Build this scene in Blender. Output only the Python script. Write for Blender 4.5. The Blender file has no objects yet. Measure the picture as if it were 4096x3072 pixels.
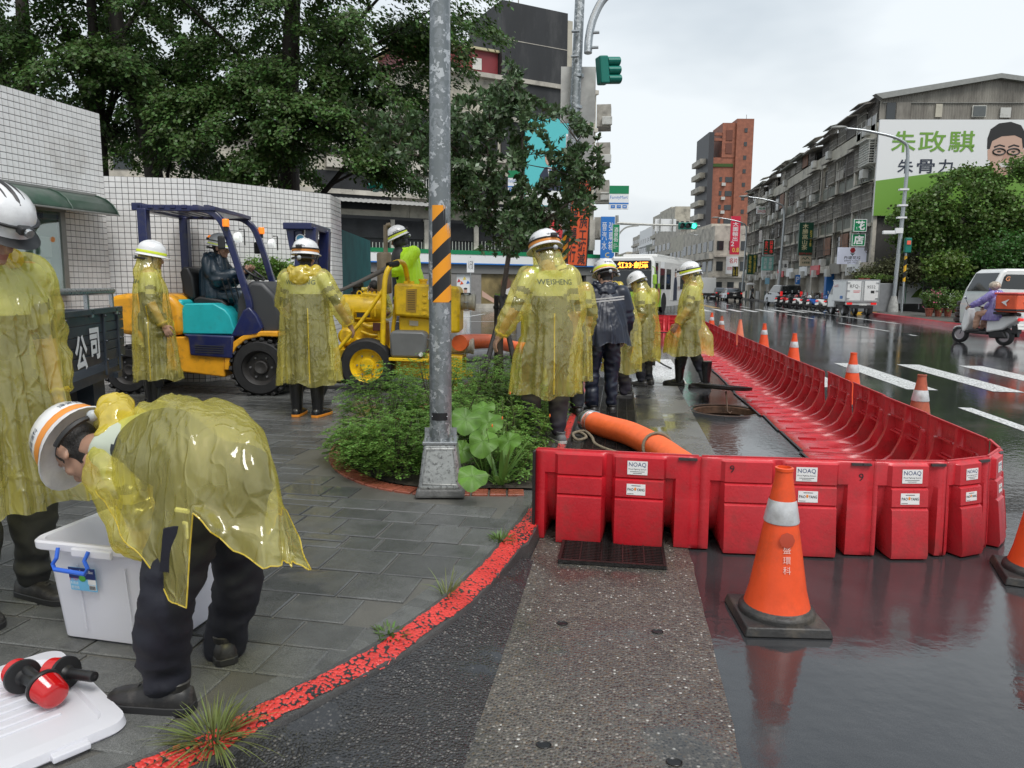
import bpy,bmesh,math,random
import numpy as np
from mathutils import Vector,Matrix,noise
from mathutils.bvhtree import BVHTree
random.seed(7); rng = np.random.default_rng(7)
S = bpy.context.scene; COL = S.collection
PI = math.pi; R = math.radians
# ------------------------------------------------------------ camera, sky, sun, exposure
CAM_H = 1.47; YAW = R(8.5); PITCH = R(7.68); ROLL = R(0.4); FPX = 2900.0
cd = bpy.data.cameras.new('camera'); cam = bpy.data.objects.new('camera',cd); COL.objects.link(cam)
cd.sensor_width = 36.0; cd.lens = 36.0 * FPX / 4096.0; cd.clip_start = 0.05; cd.clip_end = 3000
CROT = Matrix.Rotation(YAW,3,'Z') @ Matrix.Rotation(PI/2 - PITCH,3,'X') @ Matrix.Rotation(ROLL,3,'Z')
cam.matrix_world = Matrix.Translation((0,0,CAM_H)) @ CROT.to_4x4()
S.camera = cam
W = bpy.data.worlds.new('World'); S.world = W; W.use_nodes = True
nt = W.node_tree; nt.nodes.clear()
def wn(t,**k):
 n = nt.nodes.new(t)
 for a,b in k.items():setattr(n,a,b)
 return n
wo = wn('ShaderNodeOutputWorld'); bg = wn('ShaderNodeBackground'); sky = wn('ShaderNodeTexSky',sky_type='NISHITA')
sky.sun_disc = False; sky.sun_elevation = R(58); sky.sun_rotation = R(200); sky.air_density = 2.0; sky.dust_density = 6.0
tc = wn('ShaderNodeTexCoord'); mp = wn('ShaderNodeMapping'); mp.inputs['Scale'].default_value = (1.0,1.0,2.6)
nz = wn('ShaderNodeTexNoise'); nz.inputs['Scale'].default_value = 1.5; nz.inputs['Detail'].default_value = 5; nz.inputs['Roughness'].default_value = .5
rp = wn('ShaderNodeValToRGB')
rp.color_ramp.elements[0].position = .36; rp.color_ramp.elements[0].color = (2.65,3.08,3.52,1)
rp.color_ramp.elements[1].position = .62; rp.color_ramp.elements[1].color = (5.3,5.6,5.85,1)
mx = wn('ShaderNodeMix',data_type='RGBA'); mx.inputs[0].default_value = .88
nt.links.new(tc.outputs['Generated'],mp.inputs[0]); nt.links.new(mp.outputs[0],nz.inputs['Vector'])
nt.links.new(nz.outputs[0],rp.inputs[0]); nt.links.new(sky.outputs[0],mx.inputs[6]); nt.links.new(rp.outputs[0],mx.inputs[7])
nt.links.new(mx.outputs[2],bg.inputs[0]); nt.links.new(bg.outputs[0],wo.inputs[0]); bg.inputs[1].default_value = .115
sd = bpy.data.lights.new('sun','SUN'); sd.energy = 1.5; sd.angle = R(25); sd.color = (1,.98,.95)
sun = bpy.data.objects.new('sun',sd); COL.objects.link(sun); sun.rotation_euler = (R(32),0,R(200 - 180 + 20)); sun.location = (0,0,40)
S.view_settings.view_transform = 'Standard'; S.view_settings.look = 'None'; S.view_settings.gamma = 1; S.view_settings.exposure = 0.66
S.render.engine = 'CYCLES'; S.cycles.use_denoising = True; S.cycles.max_bounces = 8; S.cycles.transparent_max_bounces = 16
S.cycles.sample_clamp_indirect = 6
# ------------------------------------------------------------ picture measurements -> real positions
CP = Vector((0,0,CAM_H)); FWD = Vector((-math.sin(YAW),math.cos(YAW),0)); RGT = Vector((math.cos(YAW),math.sin(YAW),0))
def ray(x,y):return CROT @ Vector(((x - 2048)/FPX,-(y - 1536)/FPX,-1))
def G(x,y,z=0.0):
 d = ray(x,y); return CP + d*((z - CAM_H)/d.z)
def at(x,y,dep):return CP + ray(x,y)*dep
def atY(x,y,Y):
 d = ray(x,y); return CP + d*(Y/d.y)
def onp(x,y,o,n):
 d = ray(x,y); return CP + d*((Vector(o) - CP).dot(n)/d.dot(n))
 # ------------------------------------------------------------ mesh helpers
class MB:
 def __init__(s):s.v = []; s.f = []; s.m = []
 def add(s,vs,fs,m=0):
  o = len(s.v); s.v.extend([tuple(p) for p in vs]); s.f.extend([tuple(i + o for i in f) for f in fs]); s.m.extend([m]*len(fs)); return s
 def box(s,c,d,m=0,rz=0,mat=None,taper=None):
  x,y,z = d[0]/2,d[1]/2,d[2]/2; tx,ty = taper or (1,1)
  vs = [Vector((sx*x*(tx if sz > 0 else 1),sy*y*(ty if sz > 0 else 1),sz*z)) for sz in (-1,1) for sx,sy in ((-1,-1),(1,-1),(1,1),(-1,1))]
  if mat is not None:vs = [mat @ p for p in vs]
  elif rz:q = Matrix.Rotation(rz,3,'Z'); vs = [q @ p for p in vs]
  c = Vector(c)
  return s.add([p + c for p in vs],[(0,3,2,1),(4,5,6,7),(0,1,5,4),(1,2,6,5),(2,3,7,6),(3,0,4,7)],m)
 def loft(s,rings,m=0,closed=True,caps=True,loop=False):
  n = len(rings[0]); o = len(s.v); k = len(rings); vs = [p for r in rings for p in r]; fs = []
  for i in range(k if loop else k - 1):
   a,b = i*n,((i + 1) % k)*n
   for j in range(n if closed else n - 1):
    j2 = (j + 1) % n; fs.append((a + j,a + j2,b + j2,b + j))
  if caps and not loop:fs += [tuple(range(n))[::-1],tuple((k - 1)*n + j for j in range(n))]
  return s.add(vs,fs,m)
 def tube(s,pts,r,n=10,m=0,caps=True,loop=False):
  pts = [Vector(p) for p in pts]; k = len(pts); rr = r if isinstance(r,(list,tuple)) else [r]*k; rings = []; up = None
  for i,p in enumerate(pts):
   if loop:t = pts[(i + 1) % k] - pts[i - 1]
   else:t = pts[min(i + 1,k - 1)] - pts[max(i - 1,0)]
   t.normalize()
   if up is None:up = Vector((0,0,1)) if abs(t.z) < .9 else Vector((1,0,0))
   a = up - t*up.dot(t)
   if a.length < 1e-5:a = t.orthogonal()
   a.normalize(); up = a; b = t.cross(a)
   rings.append([p + a*(rr[i]*math.cos(2*PI*j/n)) + b*(rr[i]*math.sin(2*PI*j/n)) for j in range(n)])
  return s.loft(rings,m,caps=caps,loop=loop)
 def cyl(s,a,b,r0,r1=None,n=16,m=0):return s.tube([a,b],[r0,r0 if r1 is None else r1],n,m)
 def lathe(s,prof,n=24,m=0,mat=None,caps=True):
  mt = mat or Matrix.Identity(4)
  return s.loft([[mt @ Vector((r*math.cos(2*PI*j/n),r*math.sin(2*PI*j/n),z)) for j in range(n)] for r,z in prof],m,caps=caps)
 def ball(s,c,r,n=12,m=0,mat=None):
  r = (r,r,r) if not isinstance(r,(tuple,list)) else r; rings = []; k = max(4,n//2 + 1); c = Vector(c)
  for i in range(k + 1):
   a = -PI/2 + PI*(i*.998 + .001*k)/k
   rg = [Vector((r[0]*math.cos(a)*math.cos(2*PI*j/n),r[1]*math.cos(a)*math.sin(2*PI*j/n),r[2]*math.sin(a))) for j in range(n)]
   rings.append([c + (mat @ p if mat is not None else p) for p in rg])
  return s.loft(rings,m)
 def limb(s,pts,rad,n=12,m=0):
  for i in range(len(pts) - 1):s.cyl(pts[i],pts[i + 1],rad[i],rad[i + 1],n,m)
  for p,r in zip(pts,rad):s.ball(p,r*.999,n,m)
  return s
 def prism(s,poly,depth,mt,m=0):
  n = len(poly); vs = [mt @ Vector((x,y,0)) for x,y in poly] + [mt @ Vector((x,y,depth)) for x,y in poly]
  return s.add(vs,[tuple(range(n))[::-1],tuple(range(n,2*n))] + [(i,(i + 1) % n,n + (i + 1) % n,n + i) for i in range(n)],m)
 def quad(s,a,b,c,d,m=0):return s.add([a,b,c,d],[(0,1,2,3)],m)
 def grid(s,fn,nu,nv,m=0):
  vs = [fn(i/nu,j/nv) for j in range(nv + 1) for i in range(nu + 1)]; w = nu + 1
  return s.add(vs,[(j*w + i,j*w + i + 1,(j + 1)*w + i + 1,(j + 1)*w + i) for j in range(nv) for i in range(nu)],m)
 def mesh(s,name='m',mats=(),smooth=30,fix=True):
  me = bpy.data.meshes.new(name); me.from_pydata(s.v,[],s.f)
  for q in mats:me.materials.append(q)
  if len(mats) > 1:me.polygons.foreach_set('material_index',s.m)
  if fix and len(s.f) < 60000:
   bm = bmesh.new(); bm.from_mesh(me); bmesh.ops.recalc_face_normals(bm,faces=bm.faces); bm.to_mesh(me); bm.free()
  if smooth:
   me.polygons.foreach_set('use_smooth',[True]*len(me.polygons))
   if smooth < 180:me.set_sharp_from_angle(angle=R(smooth))
  me.update(); return me
 def build(s,name,mats,parent=None,smooth=30,bevel=0,seg=2,fix=True):
  if not isinstance(mats,(list,tuple)):mats = [mats]
  return obj(name,s.mesh(name,mats,smooth,fix),parent,bevel,seg)
def obj(name,me,parent=None,bevel=0,seg=2):
 o = bpy.data.objects.new(name,me); COL.objects.link(o); o.parent = parent
 if bevel:
  b = o.modifiers.new('bevel','BEVEL'); b.width = bevel; b.segments = seg; b.limit_method = 'ANGLE'; b.angle_limit = R(40)
 return o
def tag(o,label=None,cat=None,group=None,kind=None):
 if label:o['label'] = label
 if cat:o['category'] = cat
 if group:o['group'] = group
 if kind:o['kind'] = kind
 return o
def thing(name,label,cat,loc=(0,0,0),rz=0,group=None,mat=None):
 o = bpy.data.objects.new(name,None); COL.objects.link(o); o.empty_display_size = .1
 if mat is not None:o.matrix_world = mat
 else:o.location = loc; o.rotation_euler = (0,0,rz)
 return tag(o,label,cat,group)
def copy_tree(o,parent=None):
 c = o.copy(); COL.objects.link(c); c.parent = parent
 for ch in list(o.children):copy_tree(ch,c)
 return c
def dup(o,label,loc,rz=0,sc=None):
 c = copy_tree(o); c.location = loc; c.rotation_euler = (0,0,rz); c['label'] = label
 if sc:c.scale = (sc,)*3
 return c
def frame(o,r,u):
 r = Vector(r).normalized(); u = Vector(u).normalized(); n = r.cross(u)
 return Matrix(((r.x,u.x,n.x,o[0]),(r.y,u.y,n.y,o[1]),(r.z,u.z,n.z,o[2]),(0,0,0,1)))
_tc = {}; TS = bpy.data.scenes.new('workbench')
def evaluated(o):
 TS.collection.objects.link(o)
 with bpy.context.temp_override(scene=TS,view_layer=TS.view_layers[0]):dg = bpy.context.evaluated_depsgraph_get(); return bpy.data.meshes.new_from_object(o.evaluated_get(dg))
def tmesh(txt,bold=0.0,vertical=False,spacing=1.0,shear=0):
 k = (txt,bold,vertical,spacing,shear)
 if k not in _tc:
  c = bpy.data.curves.new('lettering','FONT'); c.body = '\n'.join(txt) if vertical else txt
  c.size = 1; c.resolution_u = 2; c.align_x = 'CENTER'; c.align_y = 'CENTER'; c.offset = bold; c.space_line = 1.0*spacing if vertical else 1.0
  c.shear = shear
  if not vertical:c.space_character = spacing
  o = bpy.data.objects.new('lettering',c); me = evaluated(o)
  n = len(me.vertices); a = np.empty(n*3,'f'); me.vertices.foreach_get('co',a); a = a.reshape(-1,3)
  if n:a[:,:2] -= (a[:,:2].max(0) + a[:,:2].min(0))/2
  fs = [tuple(p.vertices) for p in me.polygons]; _tc[k] = (a,fs)
  bpy.data.objects.remove(o); bpy.data.curves.remove(c); bpy.data.meshes.remove(me)
 return _tc[k]
def text(txt,mt,size,mat,parent,w=None,h=None,bold=0.0,vertical=False,spacing=1.0,lift=.002,wrap=None,shear=0,name='lettering'):
 a,fs = tmesh(txt,bold,vertical,spacing,shear); a = a.copy()
 if not len(a):return None
 ex = a.max(0) - a.min(0); a *= size
 if w:a[:,0] *= w/(ex[0]*size)
 if h:a[:,1] *= h/(ex[1]*size)
 vs = []; n3 = (mt.to_3x3() @ Vector((0,0,1))).normalized()
 for p in a:
  q = mt @ Vector((p[0],p[1],lift))
  if wrap is not None:
   hit = wrap.ray_cast(q + n3*.25,-n3)
   if hit[0] is not None:q = hit[0] + n3*lift
  vs.append(q)
 mb = MB().add(vs,fs); return mb.build(name,mat,parent,smooth=0,fix=False)
def panel(mt,w,h,d,mat,parent,name='panel',bevel=0):
 return MB().box((0,0,0),(w,h,d)).xf(mt @ Matrix.Translation((0,0,-d/2))).build(name,mat,parent,smooth=0,bevel=bevel)
def _xf(s,mt):s.v = [tuple(mt @ Vector(p)) for p in s.v]; return s
MB.xf = _xf
def remesh(mb,vox,sm=2):
 me = mb.mesh('tmp',(),0); o = bpy.data.objects.new('tmp',me)
 m = o.modifiers.new('r','REMESH'); m.mode = 'VOXEL'; m.voxel_size = vox
 if sm:q = o.modifiers.new('s','SMOOTH'); q.factor = .5; q.iterations = sm
 e = evaluated(o)
 n = len(e.vertices); a = np.empty(n*3,'f'); e.vertices.foreach_get('co',a); no = np.empty(n*3,'f'); e.vertices.foreach_get('normal',no)
 fs = [tuple(p.vertices) for p in e.polygons]
 bpy.data.objects.remove(o); bpy.data.meshes.remove(me); bpy.data.meshes.remove(e)
 return a.reshape(-1,3),fs,no.reshape(-1,3)
 # ------------------------------------------------------------ materials
_m = {}
def M(name,col,rough=.5,metal=0.0,var=0.0,vs=6.0,bump=0.0,bs=60.0,spec=.5,rv=0.0,coat=0.0,emit=0,dirt=None,ds=3.0,da=.5,island=0.0,stretch=None,sub=0,orand=0.0):
 if name in _m:return _m[name]
 m = bpy.data.materials.new(name); m.use_nodes = True; t = m.node_tree; p = t.nodes['Principled BSDF']; L = t.links.new; N = t.nodes.new
 p.inputs['Base Color'].default_value = (*col,1); p.inputs['Roughness'].default_value = rough; p.inputs['Metallic'].default_value = metal
 p.inputs['Specular IOR Level'].default_value = spec; p.inputs['Coat Weight'].default_value = coat; p.inputs['Coat Roughness'].default_value = .08
 if emit:p.inputs['Emission Color'].default_value = (*col,1); p.inputs['Emission Strength'].default_value = emit
 cur = None
 if var or bump or rv or dirt:
  tcn = N('ShaderNodeTexCoord'); src = tcn.outputs['Object']
  if stretch:mpn = N('ShaderNodeMapping'); mpn.inputs['Scale'].default_value = stretch; L(src,mpn.inputs[0]); src = mpn.outputs[0]
 if var or rv:
  n = N('ShaderNodeTexNoise'); n.inputs['Scale'].default_value = vs; n.inputs['Detail'].default_value = 5; n.inputs['Roughness'].default_value = .6; L(src,n.inputs['Vector'])
 if var:
  r = N('ShaderNodeValToRGB'); r.color_ramp.elements[0].position = .3; r.color_ramp.elements[1].position = .7
  r.color_ramp.elements[0].color = (*[c*(1 - var) for c in col],1); r.color_ramp.elements[1].color = (*[min(1,c*(1 + var)) for c in col],1)
  L(n.outputs[0],r.inputs[0]); cur = r.outputs[0]
 if dirt:
  n2 = N('ShaderNodeTexNoise'); n2.inputs['Scale'].default_value = ds; n2.inputs['Detail'].default_value = 8; n2.inputs['Roughness'].default_value = .7; L(src,n2.inputs['Vector'])
  r2 = N('ShaderNodeValToRGB'); r2.color_ramp.elements[0].position = .5; r2.color_ramp.elements[1].position = .68
  r2.color_ramp.elements[0].color = (0,0,0,1); r2.color_ramp.elements[1].color = (da,da,da,1); L(n2.outputs[0],r2.inputs[0])
  x = N('ShaderNodeMix'); x.data_type = 'RGBA'; L(r2.outputs[0],x.inputs[0]); x.inputs[7].default_value = (*dirt,1)
  if cur:L(cur,x.inputs[6])
  else:x.inputs[6].default_value = (*col,1)
  cur = x.outputs[2]
 if island:
  g = N('ShaderNodeNewGeometry'); h = N('ShaderNodeHueSaturation'); mr = N('ShaderNodeMapRange'); mr.inputs[3].default_value = 1 - island; mr.inputs[4].default_value = 1 + island
  L(g.outputs['Random Per Island'],mr.inputs[0]); L(mr.outputs[0],h.inputs['Value'])
  mr2 = N('ShaderNodeMapRange'); mr2.inputs[3].default_value = .5 - island*.05; mr2.inputs[4].default_value = .5 + island*.05
  L(g.outputs['Random Per Island'],mr2.inputs[0]); L(mr2.outputs[0],h.inputs['Hue'])
  if cur:L(cur,h.inputs['Color'])
  else:h.inputs['Color'].default_value = (*col,1)
  cur = h.outputs[0]
 if orand:
  oi = N('ShaderNodeObjectInfo'); h = N('ShaderNodeHueSaturation'); mr = N('ShaderNodeMapRange'); mr.inputs[3].default_value = 1 - orand; mr.inputs[4].default_value = 1 + orand; L(oi.outputs['Random'],mr.inputs[0]); L(mr.outputs[0],h.inputs['Value']); ms = N('ShaderNodeMapRange'); ms.inputs[3].default_value = 1; ms.inputs[4].default_value = 1 - orand*.6; L(oi.outputs['Random'],ms.inputs[0]); L(ms.outputs[0],h.inputs['Saturation'])
  if cur:L(cur,h.inputs['Color'])
  else:h.inputs['Color'].default_value = (*col,1)
  cur = h.outputs[0]
 if cur:L(cur,p.inputs['Base Color'])
 if rv:
  mr = N('ShaderNodeMapRange'); mr.inputs[1].default_value = .3; mr.inputs[2].default_value = .7; mr.inputs[3].default_value = max(.02,rough - rv); mr.inputs[4].default_value = rough + rv
  L(n.outputs[0],mr.inputs[0]); L(mr.outputs[0],p.inputs['Roughness'])
 if bump:
  b = N('ShaderNodeBump'); b.inputs['Strength'].default_value = bump; b.inputs['Distance'].default_value = .01
  n3 = N('ShaderNodeTexNoise'); n3.inputs['Scale'].default_value = bs; n3.inputs['Detail'].default_value = 6; L(src,n3.inputs['Vector']); L(n3.outputs[0],b.inputs['Height']); L(b.outputs[0],p.inputs['Normal'])
 if sub:
  tr = N('ShaderNodeBsdfTranslucent'); ad = N('ShaderNodeMixShader'); ad.inputs[0].default_value = sub; out = t.nodes['Material Output']
  tr.inputs[0].default_value = (*[min(1,c*1.6) for c in col],1)
  if cur:L(cur,tr.inputs[0])
  L(p.outputs[0],ad.inputs[1]); L(tr.outputs[0],ad.inputs[2]); L(ad.outputs[0],out.inputs[0])
 _m[name] = m; return m
def custom(name):
 m = bpy.data.materials.new(name); m.use_nodes = True; t = m.node_tree
 def N(ty,ins=None,**k):
  n = t.nodes.new(ty)
  for a,b in k.items():setattr(n,a,b)
  for a,b in (ins or {}).items():
   if hasattr(b,'is_linked'):t.links.new(b,n.inputs[a])
   else:n.inputs[a].default_value = b
  return n
 def ramp(fac,*els,mode='LINEAR'):
  n = t.nodes.new('ShaderNodeValToRGB'); n.color_ramp.interpolation = mode; t.links.new(fac,n.inputs[0]); e = n.color_ramp.elements
  while len(e) < len(els):e.new(.5)
  for q,(pos,c) in zip(e,els):q.position = pos; q.color = (*c,1) if isinstance(c,tuple) else (c,c,c,1)
  return n.outputs[0]
 def mix(f,a,b,blend='MIX'):
  n = t.nodes.new('ShaderNodeMix'); n.data_type = 'RGBA'; n.blend_type = blend
  for i,v in ((0,f),(6,a),(7,b)):
   if hasattr(v,'is_linked'):t.links.new(v,n.inputs[i])
   elif isinstance(v,tuple):n.inputs[i].default_value = (*v,1)
   else:n.inputs[i].default_value = v
  return n.outputs[2]
 return m,t,t.nodes['Principled BSDF'],N,ramp,mix
 # ------------------------------------------------------------ wet ground materials
def wet(name,cols,scale,rnd=0.0,puddle=(.45,.62),rdry=.34,rwet=.04,bump=.35,agg=None,bdist=.006,ps=.55,cellbump=0.0,vscale=120.0,ripple=.012):
 m,t,p,N,ramp,mix = custom(name)
 tcn = N('ShaderNodeTexCoord'); o = tcn.outputs['Object']
 n1 = N('ShaderNodeTexNoise',{'Vector':o,'Scale':scale,'Detail':8.0,'Roughness':.65})
 c = ramp(n1.outputs[0],(.3,cols[0]),(.7,cols[1]))
 nf = N('ShaderNodeTexNoise',{'Vector':o,'Scale':260.0,'Detail':3.0})
 c = mix(.35,c,ramp(nf.outputs[0],(.35,(.01,.01,.011)),(.72,tuple(min(1,q*2.2) for q in cols[1]))))
 hgt = nf.outputs[0]
 if agg:
  v = N('ShaderNodeTexVoronoi',{'Vector':o,'Scale':vscale}); sep = N('ShaderNodeSeparateColor',{0:v.outputs['Color']})
  cc = ramp(sep.outputs[0],*agg,mode='CONSTANT')
  edge = ramp(v.outputs['Distance'],(.30,0.0),(.62,1.0))
  c = mix(edge,cc,c); hgt = N('ShaderNodeMath',{0:v.outputs['Distance'],1:-1.0},operation='MULTIPLY').outputs[0]
 if rnd:
  r_ = N('ShaderNodeMath',{0:N('ShaderNodeObjectInfo').outputs['Random'],1:N('ShaderNodeNewGeometry').outputs['Random Per Island']},operation='ADD'); q_ = N('ShaderNodeMapRange',{0:r_.outputs[0],1:.3,2:1.7,3:1 - rnd,4:1 + rnd}); hs = N('ShaderNodeHueSaturation',{'Color':c,'Value':q_.outputs[0]}); c = hs.outputs[0]
 pn = N('ShaderNodeTexNoise',{'Vector':o,'Scale':ps,'Detail':5.0,'Roughness':.55})
 pud = ramp(pn.outputs[0],(puddle[0],0.0),(puddle[1],1.0))
 rr = N('ShaderNodeMapRange',{0:pud,3:rdry,4:rwet})
 t.links.new(rr.outputs[0],p.inputs['Roughness'])
 t.links.new(mix(pud,c,mix(.45,c,(.012,.013,.015))),p.inputs['Base Color'])
 inv = N('ShaderNodeMath',{0:1.0,1:pud},operation='SUBTRACT')
 h2 = N('ShaderNodeMath',{0:hgt,1:inv.outputs[0]},operation='MULTIPLY')
 b1 = N('ShaderNodeBump',{'Strength':bump,'Distance':bdist,'Height':h2.outputs[0]})
 rn = N('ShaderNodeTexNoise',{'Vector':o,'Scale':14.0,'Detail':3.0})
 b2 = N('ShaderNodeBump',{'Strength':.35,'Distance':ripple,'Height':rn.outputs[0],'Normal':b1.outputs[0]})
 t.links.new(b2.outputs[0],p.inputs['Normal'])
 p.inputs['IOR'].default_value = 1.42; p.inputs['Specular IOR Level'].default_value = .85
 return m
m_road = wet('wet_asphalt',((.024,.025,.027),(.058,.06,.063)),2.2,puddle=(.36,.58),rdry=.085,rwet=.022,ps=.42,ripple=.0042,bump=.16,bdist=.003)
m_strip = wet('exposed_aggregate_concrete',((.05,.046,.04),(.125,.115,.097)),1.6,puddle=(.47,.62),rdry=.33,rwet=.06,ps=1.3,bump=.8,bdist=.006,vscale=88,ripple=.001,
agg=((0,(.035,.034,.033)),(.3,(.085,.078,.066)),(.48,(.12,.092,.062)),(.62,(.06,.058,.056)),(.8,(.19,.17,.145)),(.94,(.27,.25,.22)),(.982,(.55,.54,.5))))
m_gutter = wet('coarse_gutter_asphalt',((.014,.014,.015),(.04,.04,.041)),5.0,puddle=(.50,.60),rdry=.2,rwet=.03,ps=1.5,bump=1.0,bdist=.007,vscale=95,ripple=.002,
agg=((0,(.02,.02,.02)),(.4,(.035,.034,.033)),(.7,(.06,.058,.054)),(.9,(.16,.15,.14))))
m_paver = wet('wet_stone_paver',((.062,.064,.062),(.135,.138,.132)),9.0,puddle=(.42,.62),rdry=.30,rwet=.07,ps=.8,bump=.75,bdist=.007,vscale=90,ripple=.002,rnd=.32)
m_joint = wet('sandy_paver_joint',((.075,.074,.066),(.13,.125,.108)),6.0,puddle=(.5,.7),rdry=.5,rwet=.12,bump=.4,ripple=.001)
m_white = M('road_paint',(.62,.63,.62),.3,var=.22,vs=30,bump=.2,bs=200,dirt=(.12,.12,.12),ds=9,da=.75,rv=.15)
m_soil = M('planter_soil',(.035,.028,.02),.8,var=.5,vs=12,bump=.8,bs=50)
m_brick = M('red_paving_brick',(.23,.062,.042),.3,var=.35,vs=14,bump=.3,bs=120,rv=.15,island=.15)
def kerb_mat():
 m,t,p,N,ramp,mix = custom('worn_red_kerb_paint')
 o = N('ShaderNodeTexCoord').outputs['Object']
 v = N('ShaderNodeTexVoronoi',{'Vector':o,'Scale':75.0}); n = N('ShaderNodeTexNoise',{'Vector':o,'Scale':16.0,'Detail':7.0,'Roughness':.7})
 lf = N('ShaderNodeTexNoise',{'Vector':o,'Scale':3.2,'Detail':2.0}); lm_ = N('ShaderNodeMapRange',{0:lf.outputs[0],1:.35,2:.65,3:-.13,4:.13}); s0_ = N('ShaderNodeMath',{0:n.outputs[0],1:v.outputs['Distance']},operation='ADD'); s = N('ShaderNodeMath',{0:s0_.outputs[0],1:lm_.outputs[0]},operation='ADD')
 sc_ = N('ShaderNodeMath',{0:s.outputs[0],1:.7},operation='MULTIPLY'); w = ramp(sc_.outputs[0],(.80,0.0),(.835,1.0))
 n2 = N('ShaderNodeTexNoise',{'Vector':o,'Scale':7.0,'Detail':5.0})
 red = ramp(n2.outputs[0],(.3,(.50,.03,.025)),(.7,(.70,.055,.045)))
 t.links.new(mix(w,red,(.022,.021,.021)),p.inputs['Base Color']); p.inputs['Roughness'].default_value = .3
 b = N('ShaderNodeBump',{'Strength':.8,'Distance':.008,'Height':N('ShaderNodeMath',{0:v.outputs['Distance'],1:-1.0},operation='MULTIPLY').outputs[0]})
 t.links.new(b.outputs[0],p.inputs['Normal']); return m
m_kerb = kerb_mat()
m_black = M('black_rubber',(.012,.012,.013),.45,bump=.1,bs=80)
m_iron = M('wet_cast_iron',(.035,.033,.032),.32,metal=.6,var=.4,vs=20,bump=.5,bs=90)
m_rust = M('rusty_shaft',(.09,.05,.03),.6,var=.5,vs=15,bump=.6,bs=40)
m_galv = M('galvanised_steel',(.42,.44,.45),.32,metal=.85,var=.18,vs=40,rv=.1)
# ------------------------------------------------------------ ground and road
g = MB().box((0,400,-2.6),(3000,3000,.2)).build('ground',M('far_ground',(.04,.042,.04),.8),smooth=0); tag(g,kind='structure')
HX,HY,HR = 1.28,8.96,.385
mb = MB(); K = 48
ci = [(HX + HR*math.cos(2*PI*i/K),HY + HR*math.sin(2*PI*i/K),0) for i in range(K)]
sq = []
for i in range(K):
 a = 2*PI*i/K; c,s_ = math.cos(a),math.sin(a); q = 1/max(abs(c),abs(s_)); sq.append((HX + q*c,HY + q*s_,0))
mb.add(ci + sq,[(i,K + i,K + (i + 1) % K,(i + 1) % K) for i in range(K)])
def rect(mb,x0,x1,y0,y1,z=0.0,m=0):mb.add([(x0,y0,z),(x1,y0,z),(x1,y1,z),(x0,y1,z)],[(0,1,2,3)],m)
rect(mb,-300,300,-30,HY - 1); rect(mb,-300,300,HY + 1,700); rect(mb,-300,HX - 1,HY - 1,HY + 1); rect(mb,HX + 1,300,HY - 1,HY + 1)
road = mb.build('road',m_road,smooth=0); tag(road,kind='structure')
# painted markings: every bar is a piece of the road
def marking(name,pts,z=.004,m=None):return MB().add([(x,y,z) for x,y in pts],[tuple(range(len(pts)))]).build(name,m or m_white,road,smooth=0)
for x in (.55,1.78,2.98,4.2,5.37,6.5,7.7,8.9,10.1,11.3):
 w = .48 if x < 1 else .42
 marking('crossing_stripe',[(x,11.35),(x + w,11.32),(x + w,15.15),(x,15.12)])
for k in range(9):x = 5.2 + k*.95; marking('far_crossing_stripe',[(x,46.5),(x + .4,46.5),(x + .4,52),(x,52)])
marking('lane_line',[(4.2,1.5),(4.36,1.5),(4.36,9.7),(4.2,9.7)])
for y0,y1 in ((24.6,25.2),(27,33),(37,43)):marking('lane_line',[(9.2,y0),(9.32,y0),(9.32,y1),(9.2,y1)])
for y0 in (56,66,78,92):marking('lane_line',[(9.3,y0),(9.45,y0),(9.45,y0 + 4),(9.3,y0 + 4)])
marking('lane_line',[(11.6,33),(11.75,33),(11.75,58),(11.6,58)])
m_yel = M('yellow_road_paint',(.62,.38,.05),.35,var=.2,vs=20)
marking('centre_line',[(6.6,54),(6.72,54),(6.72,140),(6.6,140)],m=m_yel); marking('centre_line',[(6.9,54),(7.02,54),(7.02,140),(6.9,140)],m=m_yel)
for a,b in (((-7.4,31.6),(-7.2,38.2)),((-6.9,29.5),(-4.1,30.3)),((-4.15,30.4),(-2.2,36.5)),((-14,27),(-6.9,29.5)),((-10.5,40.5),(-5.5,44.0)),((-12.5,41.5),(-8.5,44.6))):
 d = (Vector(b) - Vector(a)).normalized(); n = Vector((-d.y,d.x))*.09
 marking('junction_line',[(a[0] + n.x,a[1] + n.y),(b[0] + n.x,b[1] + n.y),(b[0] - n.x,b[1] - n.y),(a[0] - n.x,a[1] - n.y)][::-1])
 # concrete channel strip beside the kerb, coarse asphalt wedge
edge = [(.41 + .012*noise.noise(Vector((0,y*1.7,3))) + .008*noise.noise(Vector((0,y*7,9))),y) for y in np.arange(-1,5.25,.12)]
mb = MB(); ys = [e[1] for e in edge]
for (x0,y0),(x1,y1) in zip(edge[:-1],edge[1:]):
 def lx(y):return -.44 + .02*noise.noise(Vector((4,y*2,1)))
 mb.add([(lx(y0),y0,.006),(x0,y0,.006),(x1,y1,.006),(lx(y1),y1,.006)],[(0,1,2,3)])
strip = mb.build('drain_cover_strip',m_strip,smooth=0); tag(strip,kind='structure')
for x,y in ((-.22,3.01),(.19,3.0),(-.21,2.15),(.2,2.13)):
 MB().lathe([(.0205,.0),(.024,.003),(.0225,.004),(.018,.001),(.001,.0008)],14,mat=Matrix.Translation((x,y,.006)) @ Matrix.Diagonal((1.1,.85,1,1))).build('lifting_hole_disc',M('painted_hole_dark',(.004,.004,.004),.3),strip)  # shallow discs on the strip; the holes' dark depth is only colour
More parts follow.
